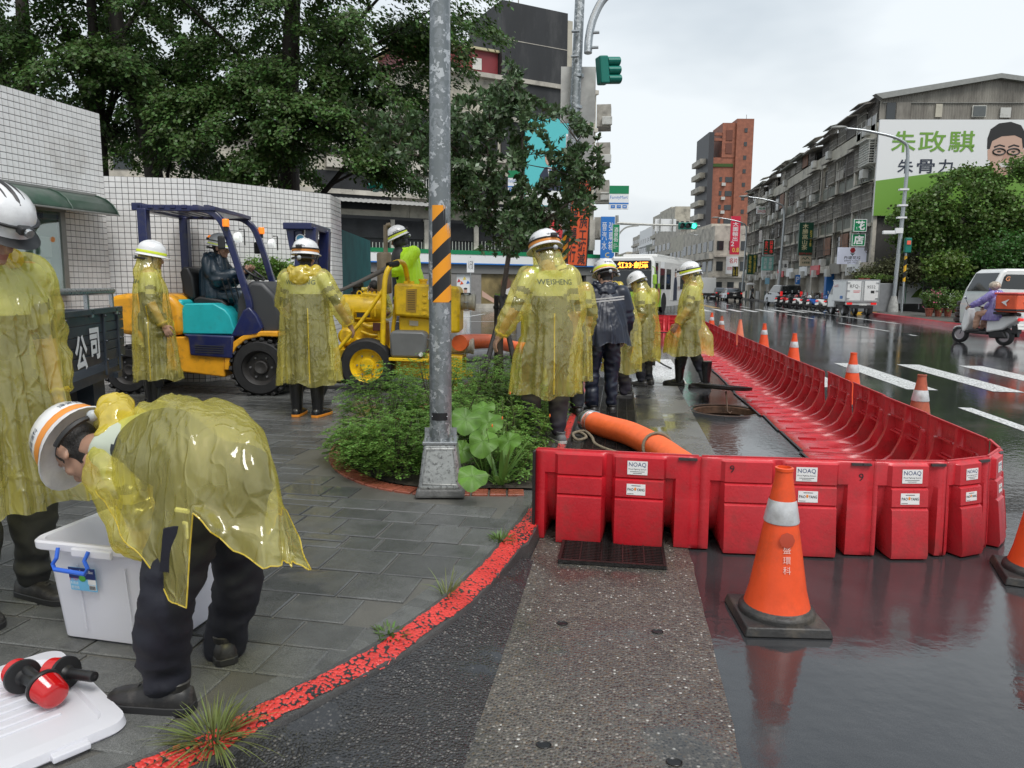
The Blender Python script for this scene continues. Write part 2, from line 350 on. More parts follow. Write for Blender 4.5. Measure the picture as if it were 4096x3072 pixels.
mb = MB(); rect(mb,-.44,.5,5.25,40,.005); far_strip = mb.build('asphalt_gutter',wet('patched_gutter_asphalt',((.03,.03,.031),(.07,.069,.066)),3.0,puddle=(.4,.6),ps=1.1,ripple=.003),smooth=0); tag(far_strip,kind='structure')
mb = MB(); rect(mb,.5,.86,5.6,11.0,.0045); pw = mb.build('concrete_patch',wet('wet_concrete_patch',((.10,.10,.095),(.17,.168,.16)),2.5,puddle=(.45,.6),ps=1.0,ripple=.002),smooth=0); tag(pw,kind='structure')
kin = [(-2.2,.9),(-1.7,1.35),(-1.42,1.68),(-1.21,1.97),(-1.02,2.31),(-.81,2.79),(-.66,3.44),(-.555,4.32),(-.53,5.2),(-.53,14.2),(-.62,15.0),(-.95,15.8),(-1.6,16.4),(-2.6,16.7),(-9,16.4),(-16,15.2)]
kout = [(-2.05,.78),(-1.56,1.22),(-1.26,1.62),(-1.07,1.95),(-.89,2.28),(-.70,2.66),(-.55,3.2),(-.445,4.0),(-.44,5.2),(-.44,14.2),(-.53,15.05),(-.87,15.9),(-1.55,16.52),(-2.6,16.83),(-9,16.53),(-16,15.33)]
def resample(pl,st):
 out = []; pl = [Vector(p) for p in pl]
 for i in range(len(pl) - 1):
  p0,p1,p2,p3 = pl[max(i - 1,0)],pl[i],pl[i + 1],pl[min(i + 2,len(pl) - 1)]; k = st
  for j in range(k):
   u = j/k; out.append(.5*((2*p1) + (p2 - p0)*u + (2*p0 - 5*p1 + 4*p2 - p3)*u*u + (3*p1 - p0 - 3*p2 + p3)*u**3))
 out.append(pl[-1]); return out
ki,ko = resample(kin,8),resample(kout,8)
ko = [a + (b - a)*(.82 if a.y < 4 else 1.0) for a,b in zip(ki,ko)]
def kz(a):return .055*max(0,min(1,(4.1 - a.y)/1.0))
def kp(a,b,f):
 near = max(0,min(1,(a.y - 3.2)/1.2)); z0 = kz(a); P_ = [(0,.103),(.55,.085 + .017*near),(.93,z0 + .018 + .07*near),(1,z0 + .002)]
 for (f0,za),(f1,zb) in zip(P_[:-1],P_[1:]):
  if f <= f1:u = (f - f0)/(f1 - f0); return Vector((a.x + (b.x - a.x)*f,a.y + (b.y - a.y)*f,za + (zb - za)*u))
 return Vector((b.x,b.y,z0 + .002))
m_kstone = wet('wet_kerb_stone',((.028,.028,.028),(.075,.072,.068)),6.0,puddle=(.5,.7),bump=.8,bdist=.008,ps=1.5,ripple=.001)
kerb = MB().loft([[(a.x,a.y,-.05),kp(a,b,0),kp(a,b,.55),kp(a,b,.93),kp(a,b,1),(b.x,b.y,-.05)] for a,b in zip(ki,ko)],closed=False,caps=False).build('kerb',m_kstone,smooth=40); tag(kerb,kind='structure')
fine = []
for i in range(len(ki) - 1):
 k = max(1,int((ki[i + 1] - ki[i]).length/.012)) if ki[i].y < 6.5 else 2
 for q in range(k):fine.append((ki[i].lerp(ki[i + 1],q/k),ko[i].lerp(ko[i + 1],q/k)))
def rag(y,o):return .10*noise.noise(Vector((y*3,o,1))) + .07*noise.noise(Vector((y*17,o,5))) + .05*noise.noise(Vector((y*60,o,9)))
rr = []
for i,(a,b) in enumerate(fine):
 f0 = max(0,.14 + rag(i*.012,3)); f1 = min(1.0,.88 + 1.3*rag(i*.012,8)); f1 = max(f1,f0 + .3); rr.append([kp(a,b,f0 + (f1 - f0)*q/5) + Vector((0,0,.003)) for q in range(6)])
MB().loft(rr,closed=False,caps=False).build('red_paint',m_kerb,kerb,smooth=60,fix=False)
wedge = MB(); lo = [(p.x - .004,p.y,kz(p)) for p in ko if p.y < 3.75]
for (a,b) in zip(lo[:-1],lo[1:]):wedge.add([(a[0],a[1],a[2] + .001),(a[0] + min(.16,max(.01,-.44 - a[0])*.6),a[1],.0075 + a[2]*.35),(-.43,a[1],.0055),(-.43,b[1],.0055),(b[0] + min(.16,max(.01,-.44 - b[0])*.6),b[1],.0075 + b[2]*.35),(b[0],b[1],b[2] + .001)],[(0,1,4,5),(1,2,3,4)])
wd = wedge.build('coarse_gutter',m_gutter,smooth=60); tag(wd,kind='structure')
# sidewalk bed (the joints) with paver stones laid on it
SWZ = .10
poly = [(p.x + .005,p.y) for p in ki] + [(-30,15.2),(-30,-4),(-3.2,-4),(-2.9,.2)]
from mathutils.geometry import tessellate_polygon
tri = tessellate_polygon([[Vector((x,y,0)) for x,y in poly]])
sidewalk = MB().add([(x,y,SWZ - .008) for x,y in poly],[tuple(t) for t in tri]).build('sidewalk',m_joint,smooth=0); tag(sidewalk,kind='structure')
def inpoly(x,y,P):
 c = False; j = len(P) - 1
 for i in range(len(P)):
  if (P[i][1] > y) != (P[j][1] > y) and x < (P[j][0] - P[i][0])*(y - P[i][1])/(P[j][1] - P[i][1]) + P[i][0]:c = not c
  j = i
 return c
BED = resample([(-.62,4.75),(-.95,4.70),(-1.30,4.66),(-1.66,4.8),(-2.0,5.15),(-2.22,5.6),(-2.32,6.1),(-2.26,6.7),(-2.15,7.4),(-2.05,9.0),(-2.0,10.3),(-1.6,10.9),(-.7,10.9)],6)
bedpoly = [(p.x,p.y) for p in BED] + [(-.56,10.9),(-.56,4.75)]
outer = []
for i,p in enumerate(BED):
 t_ = (BED[min(i + 1,len(BED) - 1)] - BED[max(i - 1,0)]).normalized(); outer.append(p + Vector((t_.y,-t_.x))*-.13 if False else p + Vector((-t_.y,t_.x))*-.13*-1)
outpoly = None
def side_off(i,d):
 t_ = (BED[min(i + 1,len(BED) - 1)] - BED[max(i - 1,0)]).normalized(); n = Vector((-t_.y,t_.x)); c = Vector((-1.3,7.5))
 return BED[i] + n*d*(1 if n.dot(BED[i] - c) > 0 else -1)
oring = [side_off(i,.14) for i in range(len(BED))]
outpoly = [(p.x,p.y) for p in oring] + [(-.5,10.9),(-.5,4.6)]
def stone(mb,x0,x1,y0,y1,z,j,m=0):
 c = .006; b = SWZ - .02; zz = [z + random.uniform(-.0012,.0012) for _ in range(4)]
 o = [(x0,y0),(x1,y0),(x1,y1),(x0,y1)]; i = [(x0 + c,y0 + c),(x1 - c,y0 + c),(x1 - c,y1 - c),(x0 + c,y1 - c)]
 q = [(-.05)*(1 if False else 0)]*1
 ro = lambda p:(p[0]*math.cos(j) - p[1]*math.sin(j),p[0]*math.sin(j) + p[1]*math.cos(j))
 vs = [(*ro(p),b) for p in o] + [(*ro(p),z - .004) for p in o] + [(*ro(p),h) for p,h in zip(i,zz)]
 mb.add(vs,[(8,9,10,11)] + [(a,(a + 1) % 4,4 + (a + 1) % 4,4 + a) for a in range(4)] + [(4 + a,4 + (a + 1) % 4,8 + (a + 1) % 4,8 + a) for a in range(4)],m)
JR = R(-2.5); pav = []; kpoly = [(p.x - .0,p.y) for p in ki] + [(-30,15.2),(-30,-4),(-3.2,-4),(-2.9,.2)]
y = .6
while y < 16.4:
 x = -13.5 + random.uniform(0,.3); hrow = random.choice((.19,.21,.24,.28))
 while x < -.3:
  w = random.choice((.2,.27,.32,.4)); g_ = .0055
  spl = [(y,y + hrow)] if random.random() > .15 else [(y,y + hrow*.5),(y + hrow*.5,y + hrow)]
  for ya,yb in spl:
   cs = [(x + g_,ya + g_),(x + w - g_,ya + g_),(x + w - g_,yb - g_),(x + g_,yb - g_)]
   rot = [(px*math.cos(JR) - py*math.sin(JR),px*math.sin(JR) + py*math.cos(JR)) for px,py in cs]
   if all(inpoly(px,py,kpoly) for px,py in rot) and not any(inpoly(px,py,outpoly) for px,py in rot):
    cx,cy = sum(p[0] for p in rot)/4,sum(p[1] for p in rot)/4; pav.append((cx*cx + cy*cy,cs))
  x += w
 y += hrow
vis = []; rest = []
for d2,cs in sorted(pav):
 cx,cy = sum(p[0] for p in cs)/4,sum(p[1] for p in cs)/4; q = CROT.transposed() @ (Vector((cx,cy,.1)) - CP)
 (vis if (-q.z > .3 and abs(q.x/-q.z) < .72 and abs(q.y/-q.z) < .56) and len(vis) < 300 else rest).append(cs)
for cs in vis:
 mb = MB(); stone(mb,cs[0][0],cs[1][0],cs[0][1],cs[3][1],SWZ + random.uniform(-.0015,.002),JR); mb.build('paving_stone',m_paver,sidewalk,smooth=0)
mb = MB()
for cs in rest:stone(mb,cs[0][0],cs[1][0],cs[0][1],cs[3][1],SWZ + random.uniform(-.0015,.002),JR)
tag(mb.build('paving_stones',m_paver,sidewalk,smooth=0,fix=False),kind='stuff')
# filler flags: irregular strip between the stones and the kerb
mb = MB(); fl = [p for p in ki if p.y < 16]
for a,b in zip(fl[:-1],fl[1:]):
 n = Vector((-(b - a).y,(b - a).x)).normalized()*.11
 mb.add([(a.x,a.y,SWZ - .003),(b.x,b.y,SWZ - .003),(b.x + n.x,b.y + n.y,SWZ - .004),(a.x + n.x,a.y + n.y,SWZ - .004)],[(0,1,2,3)])
mb.build('edge_filler',m_paver,sidewalk,smooth=0)
# planting bed with its ring of red bricks
tri = tessellate_polygon([[Vector((x,y,0)) for x,y in bedpoly]])
bed = MB().add([(x,y,SWZ + .012) for x,y in bedpoly],[tuple(t) for t in tri]).build('planting_bed',m_soil,smooth=0); tag(bed,kind='structure')
L = 0; seg = []
for i in range(len(BED) - 1):
 seg.append((L,i)); L += (BED[i + 1] - BED[i]).length
def bedpt(s,off):
 for (l,i) in reversed(seg):
  if s >= l:
   u = (s - l)/(BED[i + 1] - BED[i]).length; return side_off(i,off).lerp(side_off(i + 1,off),min(1,u))
s_ = 0.0
while s_ < L - .12:
 a,b,c,d = bedpt(s_ + .005,.005),bedpt(s_ + .112,.005),bedpt(s_ + .112,.135),bedpt(s_ + .005,.135); z = SWZ + random.uniform(.003,.007)
 MB().add([(p.x,p.y,h) for h in (SWZ - .02,z) for p in (a,b,c,d)],[(4,5,6,7),(0,1,5,4),(1,2,6,5),(2,3,7,6),(3,0,4,7)]).build('brick',m_brick,bed,smooth=0,bevel=.004,seg=1); s_ += .12
 # drain gratings
def grate(x0,x1,y0,y1,label,near):
 t = thing('drain_grating',label,'drain grating',((x0 + x1)/2,(y0 + y1)/2,.007),group='drain gratings along the kerb'); w,h = x1 - x0,y1 - y0
 MB().box((0,0,.001),(w,h,.002)).build('dark_pan',M('painted_pit_dark',(.004,.004,.004),.4),t,smooth=0)  # flat black pan below the bars; the pit's darkness is its colour
 f = MB()
 for s in (-1,1):f.box((s*(w/2 - .008),0,.012),(.016,h,.020)); f.box((0,s*(h/2 - .008),.0125),(w - .034,.016,.019))
 f.build('frame',m_iron,t,smooth=0)
 n = int(h/.0225) if near else int(h/.03); bar = MB().box((0,0,0),(w - .034,.008,.018)).mesh('bar',[m_iron],0)
 if near:
  for i in range(1,n):o = obj('bar',bar,t); o.location = (0,-h/2 + h*i/n,.012)
 else:
  q = MB()
  for i in range(1,n):q.box((0,-h/2 + h*i/n,.012),(w - .034,.008,.018))
  q.build('bars',m_iron,t,smooth=0)
 for i in range(1,5):MB().box((-w/2 + w*i/5,0,.0135),(.007,h - .034,.018)).build('cross_bar',m_iron,t,smooth=0)
grate(-.30,.27,3.70,4.17,'black steel drain grating in front of the barrier, beside the red painted kerb',True)
yy = 5.35
lbls = ['drain grating under the orange hose, nearest behind the barrier','second drain grating behind the barrier, beside the rope','drain grating by the shoes of the worker in navy rain suit','drain grating between the navy suited worker and the yellow coats','drain grating under the leaning worker in yellow coat','farthest drain grating, by the feet of the shortest yellow coat worker']
for lb in lbls:grate(-.33,.2,yy,yy + 1.02,lb,False); yy += 1.06
# manhole: shaft, frame and rungs below the road, cover propped open
t = thing('manhole','open round manhole with rusty shaft inside the barrier','manhole',(HX,HY,0))
MB().lathe([(HR,-1.2),(HR,-.12),(HR*.93,-.10),(HR*.93,-.02),(HR,-.015),(HR + .045,.004),(HR + .05,.0)],48,caps=False).build('shaft',m_rust,t,smooth=40)
MB().lathe([(HR,-1.19),(.01,-1.19)],32,caps=False).build('water',M('sewer_water',(.01,.01,.009),.05),t)
for a in (.6,2.5):MB().tube([(HR*.95*math.cos(a - .12),HR*.95*math.sin(a - .12),-.2),(HR*.75*math.cos(a - .12),HR*.75*math.sin(a - .12),-.09),(HR*.75*math.cos(a + .12),HR*.75*math.sin(a + .12),-.09),(HR*.95*math.cos(a + .12),HR*.95*math.sin(a + .12),-.2)],.009,8).build('rung',m_galv,t)
t = thing('manhole_cover','round cast iron manhole cover propped up on a hook behind the open hole','manhole cover',mat=Matrix.Translation((1.32,9.70,.19)) @ Matrix.Rotation(R(-6),4,'X') @ Matrix.Rotation(R(3),4,'Y'))
MB().lathe([(.01,-.035),(.34,-.035),(.385,-.02),(.39,.015),(.375,.018),(.37,.010),(.01,.010)],48).build('plate',m_iron,t,smooth=35)
mb = MB()
for i in range(-7,8):
 for j in range(-7,8):
  x,y = i*.046 + (j % 2)*.023,j*.043
  if x*x + y*y < .335**2 and not (abs(y) < .06 and abs(x) < .3):mb.box((x,y,.012),(.032,.014,.008),rz=.6 if (i + j) % 2 else -.6)
mb.build('relief_pattern',m_iron,t,smooth=0)
text('雨水',frame((0,0,.011),(1,0,0),(0,1,0)),.08,m_galv,t,lift=.004)
hk = thing('lifting_hook','bent iron hook propping the manhole cover over the hole','hook',(1.34,9.36,0)); MB().tube([(0,-.14,-.06),(0,-.06,.05),(0,-.01,.12),(0,.06,.16)],.011,8).build('bar',m_rust,hk); MB().tube([(0,-.14,-.06),(.03,-.17,-.08),(.05,-.14,-.06)],.009,8).build('eye',m_rust,hk)
# ------------------------------------------------------------ flood barrier boxes
ORD = ['first','second','third','fourth','fifth','sixth','seventh','eighth','ninth','tenth','eleventh','twelfth','thirteenth','fourteenth','fifteenth','sixteenth','seventeenth','eighteenth','nineteenth','twentieth','twenty-first','twenty-second','twenty-third']
m_red = M('red_barrier_plastic',(.52,.014,.024),.3,var=.16,vs=5,bump=.12,bs=70,rv=.14,dirt=(.20,.045,.04),ds=4.5,da=.55,orand=.07)
m_sticker = M('white_sticker',(.78,.78,.77),.35); m_ink = M('black_ink',(.02,.02,.022),.5); m_navy_ink = M('navy_ink',(.02,.05,.16),.5); m_orange_ink = M('orange_ink',(.8,.25,.03),.5)
PPth = [(0,.528),(-.006,.516),(-.026,.506),(-.031,.397),(-.020,.388),(-.038,.376),(-.046,.287),(-.035,.278),(-.053,.265),(-.082,.03),(-.076,.004),(0,.004),(.2,.004),(.45,.004),(.66,.003)]
CPth = [(0,.528),(.001,.516),(.002,.506),(.003,.397),(.005,.388),(.007,.376),(.014,.29),(.022,.26),(.034,.22),(.085,.115),(.13,.075),(.2,.042),(.28,.024),(.45,.010),(.66,.005)]
FPth = [(0,.528),(-.004,.516),(-.006,.506),(-.008,.397),(-.009,.388),(-.010,.376),(-.014,.287),(-.015,.278),(-.017,.265),(-.026,.03),(-.022,.004),(.05,.004),(.2,.004),(.45,.004),(.66,.003)]
def barrier_mesh(cols,wdt,taper=0.0):
 rings = []
 for u,kind in cols:
  rg = []
  for k in range(len(PPth)):
   if kind == 'p':q = PPth[k]
   elif kind == 'c':q = CPth[k]
   elif kind == 'f':q = FPth[k]
   elif kind == 'a':q = CPth[k] if k >= 4 else FPth[k]
   elif kind == 'b':a,b = PPth[k],CPth[k]; q = ((a[0] + b[0])/2,(a[1] + b[1])/2)
   x = wdt*(u - .5); x *= 1 - taper*max(0,q[0])
   rg.append((x + wdt/2,q[0],q[1]))
  rings.append(rg)
 mb = MB().loft(rings,closed=False,caps=False); me = mb.mesh('shell',[m_red],38,fix=False); return me
wide = [(0,'f'),(.045,'f'),(.06,'f'),(.075,'a'),(.10,'a'),(.125,'a'),(.145,'p'),(.165,'p'),(.28,'p'),(.40,'p'),(.415,'p'),(.43,'b'),(.44,'c'),(.458,'c'),(.476,'c'),(.486,'b'),(.50,'p'),(.52,'p'),(.65,'p'),(.77,'p'),(.785,'p'),(.80,'a'),(.822,'a'),(.845,'a'),(.86,'f'),(.93,'f'),(1.0,'f')]
narrow = [(0,'f'),(.06,'f'),(.09,'a'),(.14,'a'),(.19,'a'),(.23,'p'),(.27,'p'),(.5,'p'),(.68,'p'),(.72,'p'),(.76,'c'),(.81,'c'),(.86,'c'),(.90,'f'),(.95,'f'),(1.0,'f')]
BW = .93
me_wide,me_nar = barrier_mesh(wide,BW),barrier_mesh(narrow,.40,taper=.9)
me_seal = MB().box((BW/2,.672,.005),(BW - .01,.022,.008)).mesh('seal_strip',[m_black],0)
me_lip = MB().box((BW/2,.004,.531),(BW - .02,.013,.008)).mesh('top_lip',[m_red],0)
me_clip = MB().box((BW - .07,-.012,.512),(.10,.014,.014)).box((BW - .04,-.017,.512),(.045,.018,.009)).mesh('clip',[M('dark_clip',(.05,.045,.045),.4)],0)
me_rib = MB().box((0,0,0),(.21,.012,.012)).mesh('inner_rib',[m_red],30)
me_foot = MB().box((0,0,0),(.035,.16,.016)).mesh('foot_rib',[m_red],30)
def solid(o,th=.005):
 s = o.modifiers.new('wall','SOLIDIFY'); s.thickness = th; s.offset = 0; return o
def sticker(par,x,z,y0,y1,s=1.0):
 nrm = math.atan2(y1 - y0,.1)
 mt = frame((x,y0,z),(1,0,0),(0,.05,1)); st = panel(mt,.112*s,.078*s,.0015,m_sticker,par,'maker_sticker')
 text('NOAQ',mt @ Matrix.Translation((0,.017*s,0)),.034*s,m_navy_ink,st,lift=.0008,w=.096*s); text('Flood Fighting System',mt @ Matrix.Translation((0,-.008*s,0)),.011*s,m_ink,st,lift=.0008,w=.098*s)
 for k in (0,1):panel(mt @ Matrix.Translation((0,(-.021 - .009*k)*s,.0012)),(.08 - .03*k)*s,.002*s,.0005,m_ink,st,'small_print')
def sticker2(par,x,z,y0,s=1.0):
 mt = frame((x,y0,z),(1,0,0),(0,.08,1)); st = panel(mt,.104*s,.062*s,.0015,m_sticker,par,'owner_sticker')
 text('PAO',mt @ Matrix.Translation((-.030*s,.0,0)),.022*s,m_ink,st,lift=.0008,bold=.015,w=.034*s); text('YANG',mt @ Matrix.Translation((.026*s,.0,0)),.022*s,m_ink,st,lift=.0008,bold=.015,w=.044*s)
 MB().ball((0,0,0),(.0065*s,.010*s,.0006),10).xf(mt @ Matrix.Translation((-.004*s,.003*s,.0006))).build('flame_mark',m_orange_ink,st)
 panel(mt @ Matrix.Translation((0,.022*s,.0012)),.05*s,.003*s,.0005,m_ink,st,'small_print'); panel(mt @ Matrix.Translation((-.03*s,-.024*s,.0012)),.035*s,.002*s,.0005,m_ink,st,'small_print')
def barrier(label,x,y,rz,near=0,kind='w',sx=1.0,inner=False,grp='red flood barrier boxes'):
 t = thing('flood_barrier_box',label,'flood barrier',(x,y,.008),rz,grp)
 o = obj('shell',me_wide if kind == 'w' else me_nar,t); solid(o); w = BW
 if kind != 'w':o.scale = (sx,1,1); w = .40*sx
 if kind == 'w':
  obj('seal_strip',me_seal,t); obj('top_lip',me_lip,t); obj('clip',me_clip,t)
  if inner:
   for ux in (.28,.645):
    for z in (.40,.275):q = obj('inner_rib',me_rib,t); q.location = (BW*ux,.0,z)
   for ux in (.12,.6):q = obj('foot_rib',me_foot,t); q.location = (BW*ux,.50,.014)
 else:
  MB().box((w/2,.004,.531),(w - .02,.013,.008)).build('top_lip',m_red,t,smooth=0); MB().box((w - .05,-.012,.512),(.08,.014,.014)).build('clip',_m['dark_clip'],t,smooth=0)
 if near:
  if kind == 'w':sticker(t,.585 if near == 1 else .57,.452,-.0335,0); sticker2(t,.58,.33,-.0465)
  else:sticker(t,.19*sx*1.05,.452,-.0335,0,min(1,sx)*.98); sticker2(t,.18*sx*1.05,.33,-.0465,min(1,sx)*.98)
 return t
b1 = barrier('leftmost front flood barrier box, beside the planting bed, with black end seal',-.47,4.10,R(-2.0),1)
MB().box((-.004,-.012,.262),(.016,.07,.52)).build('end_seal',m_black,b1,smooth=0,bevel=.004)
b2 = barrier('flood barrier box marked with two nines, behind the foremost traffic cone',.457,4.07,R(3.0),2)
text('9',frame((.17,-.0335,.47),(1,0,0),(0,0,1)),.06,m_ink,b2,lift=.001); text('9',frame((.865,-.0105,.44),(1,0,0),(0,0,1)),.06,m_ink,b2,lift=.001)
MB().box((.56,-.068,.13),(.07,.0015,.035)).build('yellow_tape',M('yellow_sticker',(.7,.55,.15),.5),b2,smooth=0)
cx,cy,ang = 1.386,4.12,4.0
corner = [(.40,9,'first curved corner flood barrier box, right of the two marked with nines',1),(.33,30,'second curved corner flood barrier box, with white stickers',1),(.30,54,'third curved corner flood barrier box, at the turn of the wall',1),(.28,76,'fourth curved corner flood barrier box, where the long row begins',0)]
for w,a,lb,nr in corner:
 t = barrier(lb,cx,cy,R(a),nr,'n',w/.40,grp='curved corner barrier boxes'); cx += w*math.cos(R(a)); cy += w*math.sin(R(a))
y = cy; i = 0
while y < 24.4:
 barrier('%s straight flood barrier box along the cones, counted from the near corner' % ORD[i],2.30 + .02*math.sin(i*.9),y,R(90 + 1.2*math.sin(i*1.7)),0,'w',1,inner=i < 12); y += BW + .002; i += 1
cx,cy = 2.33,y
for w,a,lb in ((.36,115,'first curved box at the far corner of the flood barrier'),(.36,145,'second curved box at the far corner of the flood barrier'),(.36,172,'third curved box at the far corner of the flood barrier')):
 barrier(lb,cx,cy,R(a),0,'n',w/.40,grp='far corner barrier boxes'); cx += w*math.cos(R(a)); cy += w*math.sin(R(a))
for i in range(3):barrier('flood barrier box across the far end, %s from the far corner' % ORD[i],cx,cy,R(180),0,'w',1,inner=True); cx -= BW + .002
# ------------------------------------------------------------ traffic cones
m_cone = M('orange_cone',(.80,.085,.018),.38,var=.12,vs=8,bump=.05,bs=100,dirt=(.25,.05,.02),ds=6,da=.35)
m_cone_old = M('faded_cone',(.42,.10,.05),.5,var=.3,vs=9,dirt=(.12,.06,.05),ds=5,da=.6)
m_cone_pale = M('pale_cone',(.72,.20,.11),.5,var=.2,vs=9)
m_refl = M('reflective_band',(.62,.63,.64),.3,var=.15,vs=25,metal=.2,dirt=(.35,.33,.3),ds=14,da=.5)
m_rubber = M('weathered_rubber',(.028,.027,.026),.5,var=.3,vs=14,bump=.3,bs=60,dirt=(.2,.16,.11),ds=5,da=.35)
def cone(label,x,y,rz=0,mt=None,mark=False,collar=True):
 t = thing('traffic_cone',label,'traffic cone',(x,y,.002),rz,'orange traffic cones')
 MB().box((0,0,.02),(.37,.37,.04),taper=(.94,.94)).lathe([(.165,.035),(.162,.06),(.145,.075),(.142,.08)],32).build('base',m_rubber,t,smooth=35,bevel=.008)
 MB().lathe([(.143,.072),(.139,.085),(.122,.15),(.038,.655),(.036,.68),(.039,.682),(.039,.695),(.030,.697),(.028,.66),(.02,.3)],36,caps=False).build('body',mt or m_cone,t,smooth=35)
 if collar:
  r = lambda z:.122 - (z - .15)*(.084/.505)
  MB().lathe([(r(.455) + .003,.455),(r(.455) + .0045,.46),(r(.555) + .0045,.55),(r(.555) + .003,.555)],36,caps=False).build('reflective_collar',m_refl,t,smooth=35)
 if mark:
  pz = [(.405,'停'),(.355,'盛'),(.31,'環'),(.268,'科')]; m_pale = M('faded_white_print',(.75,.5,.45),.5)
  for z,ch in pz[1:]:
   q = .122 - (z - .15)*(.084/.505); text(ch,frame((0,-q - .001,z),(1,0,0),(0,.166,.986)),.035,m_pale,t,lift=.0035)
  MB().lathe([(.030,0),(.034,.001),(.030,.0015)],8,mat=frame((0,-.0865,.395),(1,0,0),(0,.166,.986))).build('worn_mark',M('worn_print',(.42,.05,.02),.6),t)
 return t
cone('large orange traffic cone standing in front of the barrier boxes marked nine',.72,3.22,R(6),mark=True)
cone('orange traffic cone cut by the right edge of the photo',2.16,3.93,R(-14))
cone('old brownish cone nearest along the road side of the barrier',2.73,7.05,.3,m_cone_old)
cone('bright orange cone second nearest along the road side of the barrier',2.81,9.31,.1)
cone('bright orange cone third along the road side of the barrier',2.97,13.1,.5)
cone('red and white cone with worn emblem fourth along the barrier',3.12,16.6,.2)
cone('pale faded orange cone without a band fifth along the barrier',2.9,18.5,.7,m_cone_pale,collar=False)
cone('dull brown cone with a white band sixth along the barrier',2.76,20.8,.1,m_cone_old)
cone('small bright orange cone farthest along the barrier',2.8,23.4,.3)
# ------------------------------------------------------------ hoses and rope
m_hose = M('orange_pvc_hose',(.78,.14,.035),.32,var=.1,vs=12,bump=.05,bs=90)
m_ghose = M('grey_hose',(.12,.125,.13),.35,var=.2,vs=10); m_paintw = M('cream_paint',(.45,.43,.36),.4,var=.25,vs=12,dirt=(.15,.13,.1),ds=8)
def smooth_path(pts,n):return [p for p in resample3(pts,n)]
def resample3(pl,st):
 out = []; pl = [Vector(p) for p in pl]
 for i in range(len(pl) - 1):
  p0,p1,p2,p3 = pl[max(i - 1,0)],pl[i],pl[i + 1],pl[min(i + 2,len(pl) - 1)]
  for j in range(st):
   u = j/st; out.append(.5*((2*p1) + (p2 - p0)*u + (2*p0 - 5*p1 + 4*p2 - p3)*u*u + (3*p1 - p0 - 3*p2 + p3)*u**3))
 out.append(pl[-1]); return out
def ribbed(pts,r,pitch,name,mat,par,n=18,amp=.06):
 dense = resample3(pts,60); L = [0]
 for a,b in zip(dense[:-1],dense[1:]):L.append(L[-1] + (b - a).length)
 k = int(L[-1]/pitch*4); P_ = []; rr = []; j = 0
 for i in range(k + 1):
  s = L[-1]*i/k
  while j < len(L) - 2 and L[j + 1] < s:j += 1
  P_.append(dense[j].lerp(dense[j + 1],(s - L[j])/max(1e-6,L[j + 1] - L[j]))); rr.append(r*(1 + amp*(.5 + .5*math.cos(2*PI*i/4)) - amp*.5))
 return MB().tube(P_,rr,n).build(name,mat,par,smooth=60)
t = thing('orange_hose','thick ribbed orange hose with steel end lying behind the front barrier','hose',(0,0,0))
hp = [(-.28,7.22,.125),(-.1,6.93,.13),(.11,6.6,.14),(.33,6.1,.13),(.47,5.65,.12),(.62,5.2,.12),(.95,4.95,.12)]
ribbed(hp,.108,.020,'hose_body',m_hose,t)
e0,e1 = Vector(hp[0]),Vector(hp[1]); dd = (e0 - e1).normalized()
ringm = frame(e0,dd.orthogonal(),dd.cross(dd.orthogonal()))
MB().lathe([(.092,.06),(.116,.06),(.119,.02),(.119,-.015),(.108,-.02),(.092,0),(.090,.05)],28,mat=frame(e0,dd.orthogonal().normalized(),dd.cross(dd.orthogonal().normalized()))).build('coupling',m_galv,t,smooth=35)
c_ = e0 + (e1 - e0)*.22
for k in (0,1):q = e0 + (e1 - e0).normalized()*(.05 + .03*k); MB().lathe([(.112,-.006),(.1175,0),(.112,.006)],28,mat=frame(q,dd.orthogonal().normalized(),dd.cross(dd.orthogonal().normalized())),caps=False).build('clamp',m_galv,t)
MB().ball(e0 + Vector((.06,-.11,.02)),(.012,.012,.02),8).build('bolt',m_galv,t)
m_rope = M('hemp_rope',(.24,.20,.14),.8,var=.3,vs=60,bump=.8,bs=220)
t = thing('rope','grey rope coiled by the kerb and tied round the orange hose','rope')
rp_ = [(-.42,6.85,.02),(-.44,7.05,.03),(-.36,7.0,.05),(-.30,6.8,.05),(-.38,6.72,.04),(-.43,6.9,.06),(-.33,7.05,.06),(-.25,6.85,.045),(-.20,6.6,.03),(-.05,6.35,.03),(.12,6.22,.03),(.26,6.13,.06)]
ribbed(rp_,.014,.02,'strand',m_rope,t,8,.25)
for q,dl in ((.52,1),(.80,1)):
 P0 = resample3(hp,20); i = int(q*(len(P0) - 2)); a,b = P0[i],P0[i + 1]; dr = (b - a).normalized(); o1 = dr.orthogonal().normalized(); o2 = dr.cross(o1)
 MB().tube([a + o1*.124*math.cos(2*PI*k/20) + o2*.124*math.sin(2*PI*k/20) + dr*.05*math.sin(2*PI*k/20) for k in range(20)],.013,8,loop=True).build('loop',m_rope,t)
kn = resample3(hp,20)[96]; ribbed([kn + Vector((.1*math.sin(k*1.9),.05*math.cos(k*2.3),.10 + .03*math.sin(k))) for k in range(9)],.012,.02,'knot',m_rope,t,8,.25)
t = thing('discharge_hose','ribbed orange hose running from the yellow pump behind the small tree','hose')
ribbed([at(1838,1372,9.55),at(1900,1366,10.3),at(1985,1368,11.5),at(2090,1392,13.3),(-.6,14.6,.2),(.5,15.2,.15)],.105,.03,'hose_body',m_hose,t,14)
t = thing('grey_suction_hose','grey hose with ribbed dark end lying on the wet road','hose')
ribbed([(-2.9,12.6,.2),(-2.3,13.5,.17),(-1.2,13.9,.17),(-.1,14.0,.14),(.28,13.98,.12)],.115,.2,'hose_body',m_ghose,t,14,.02)
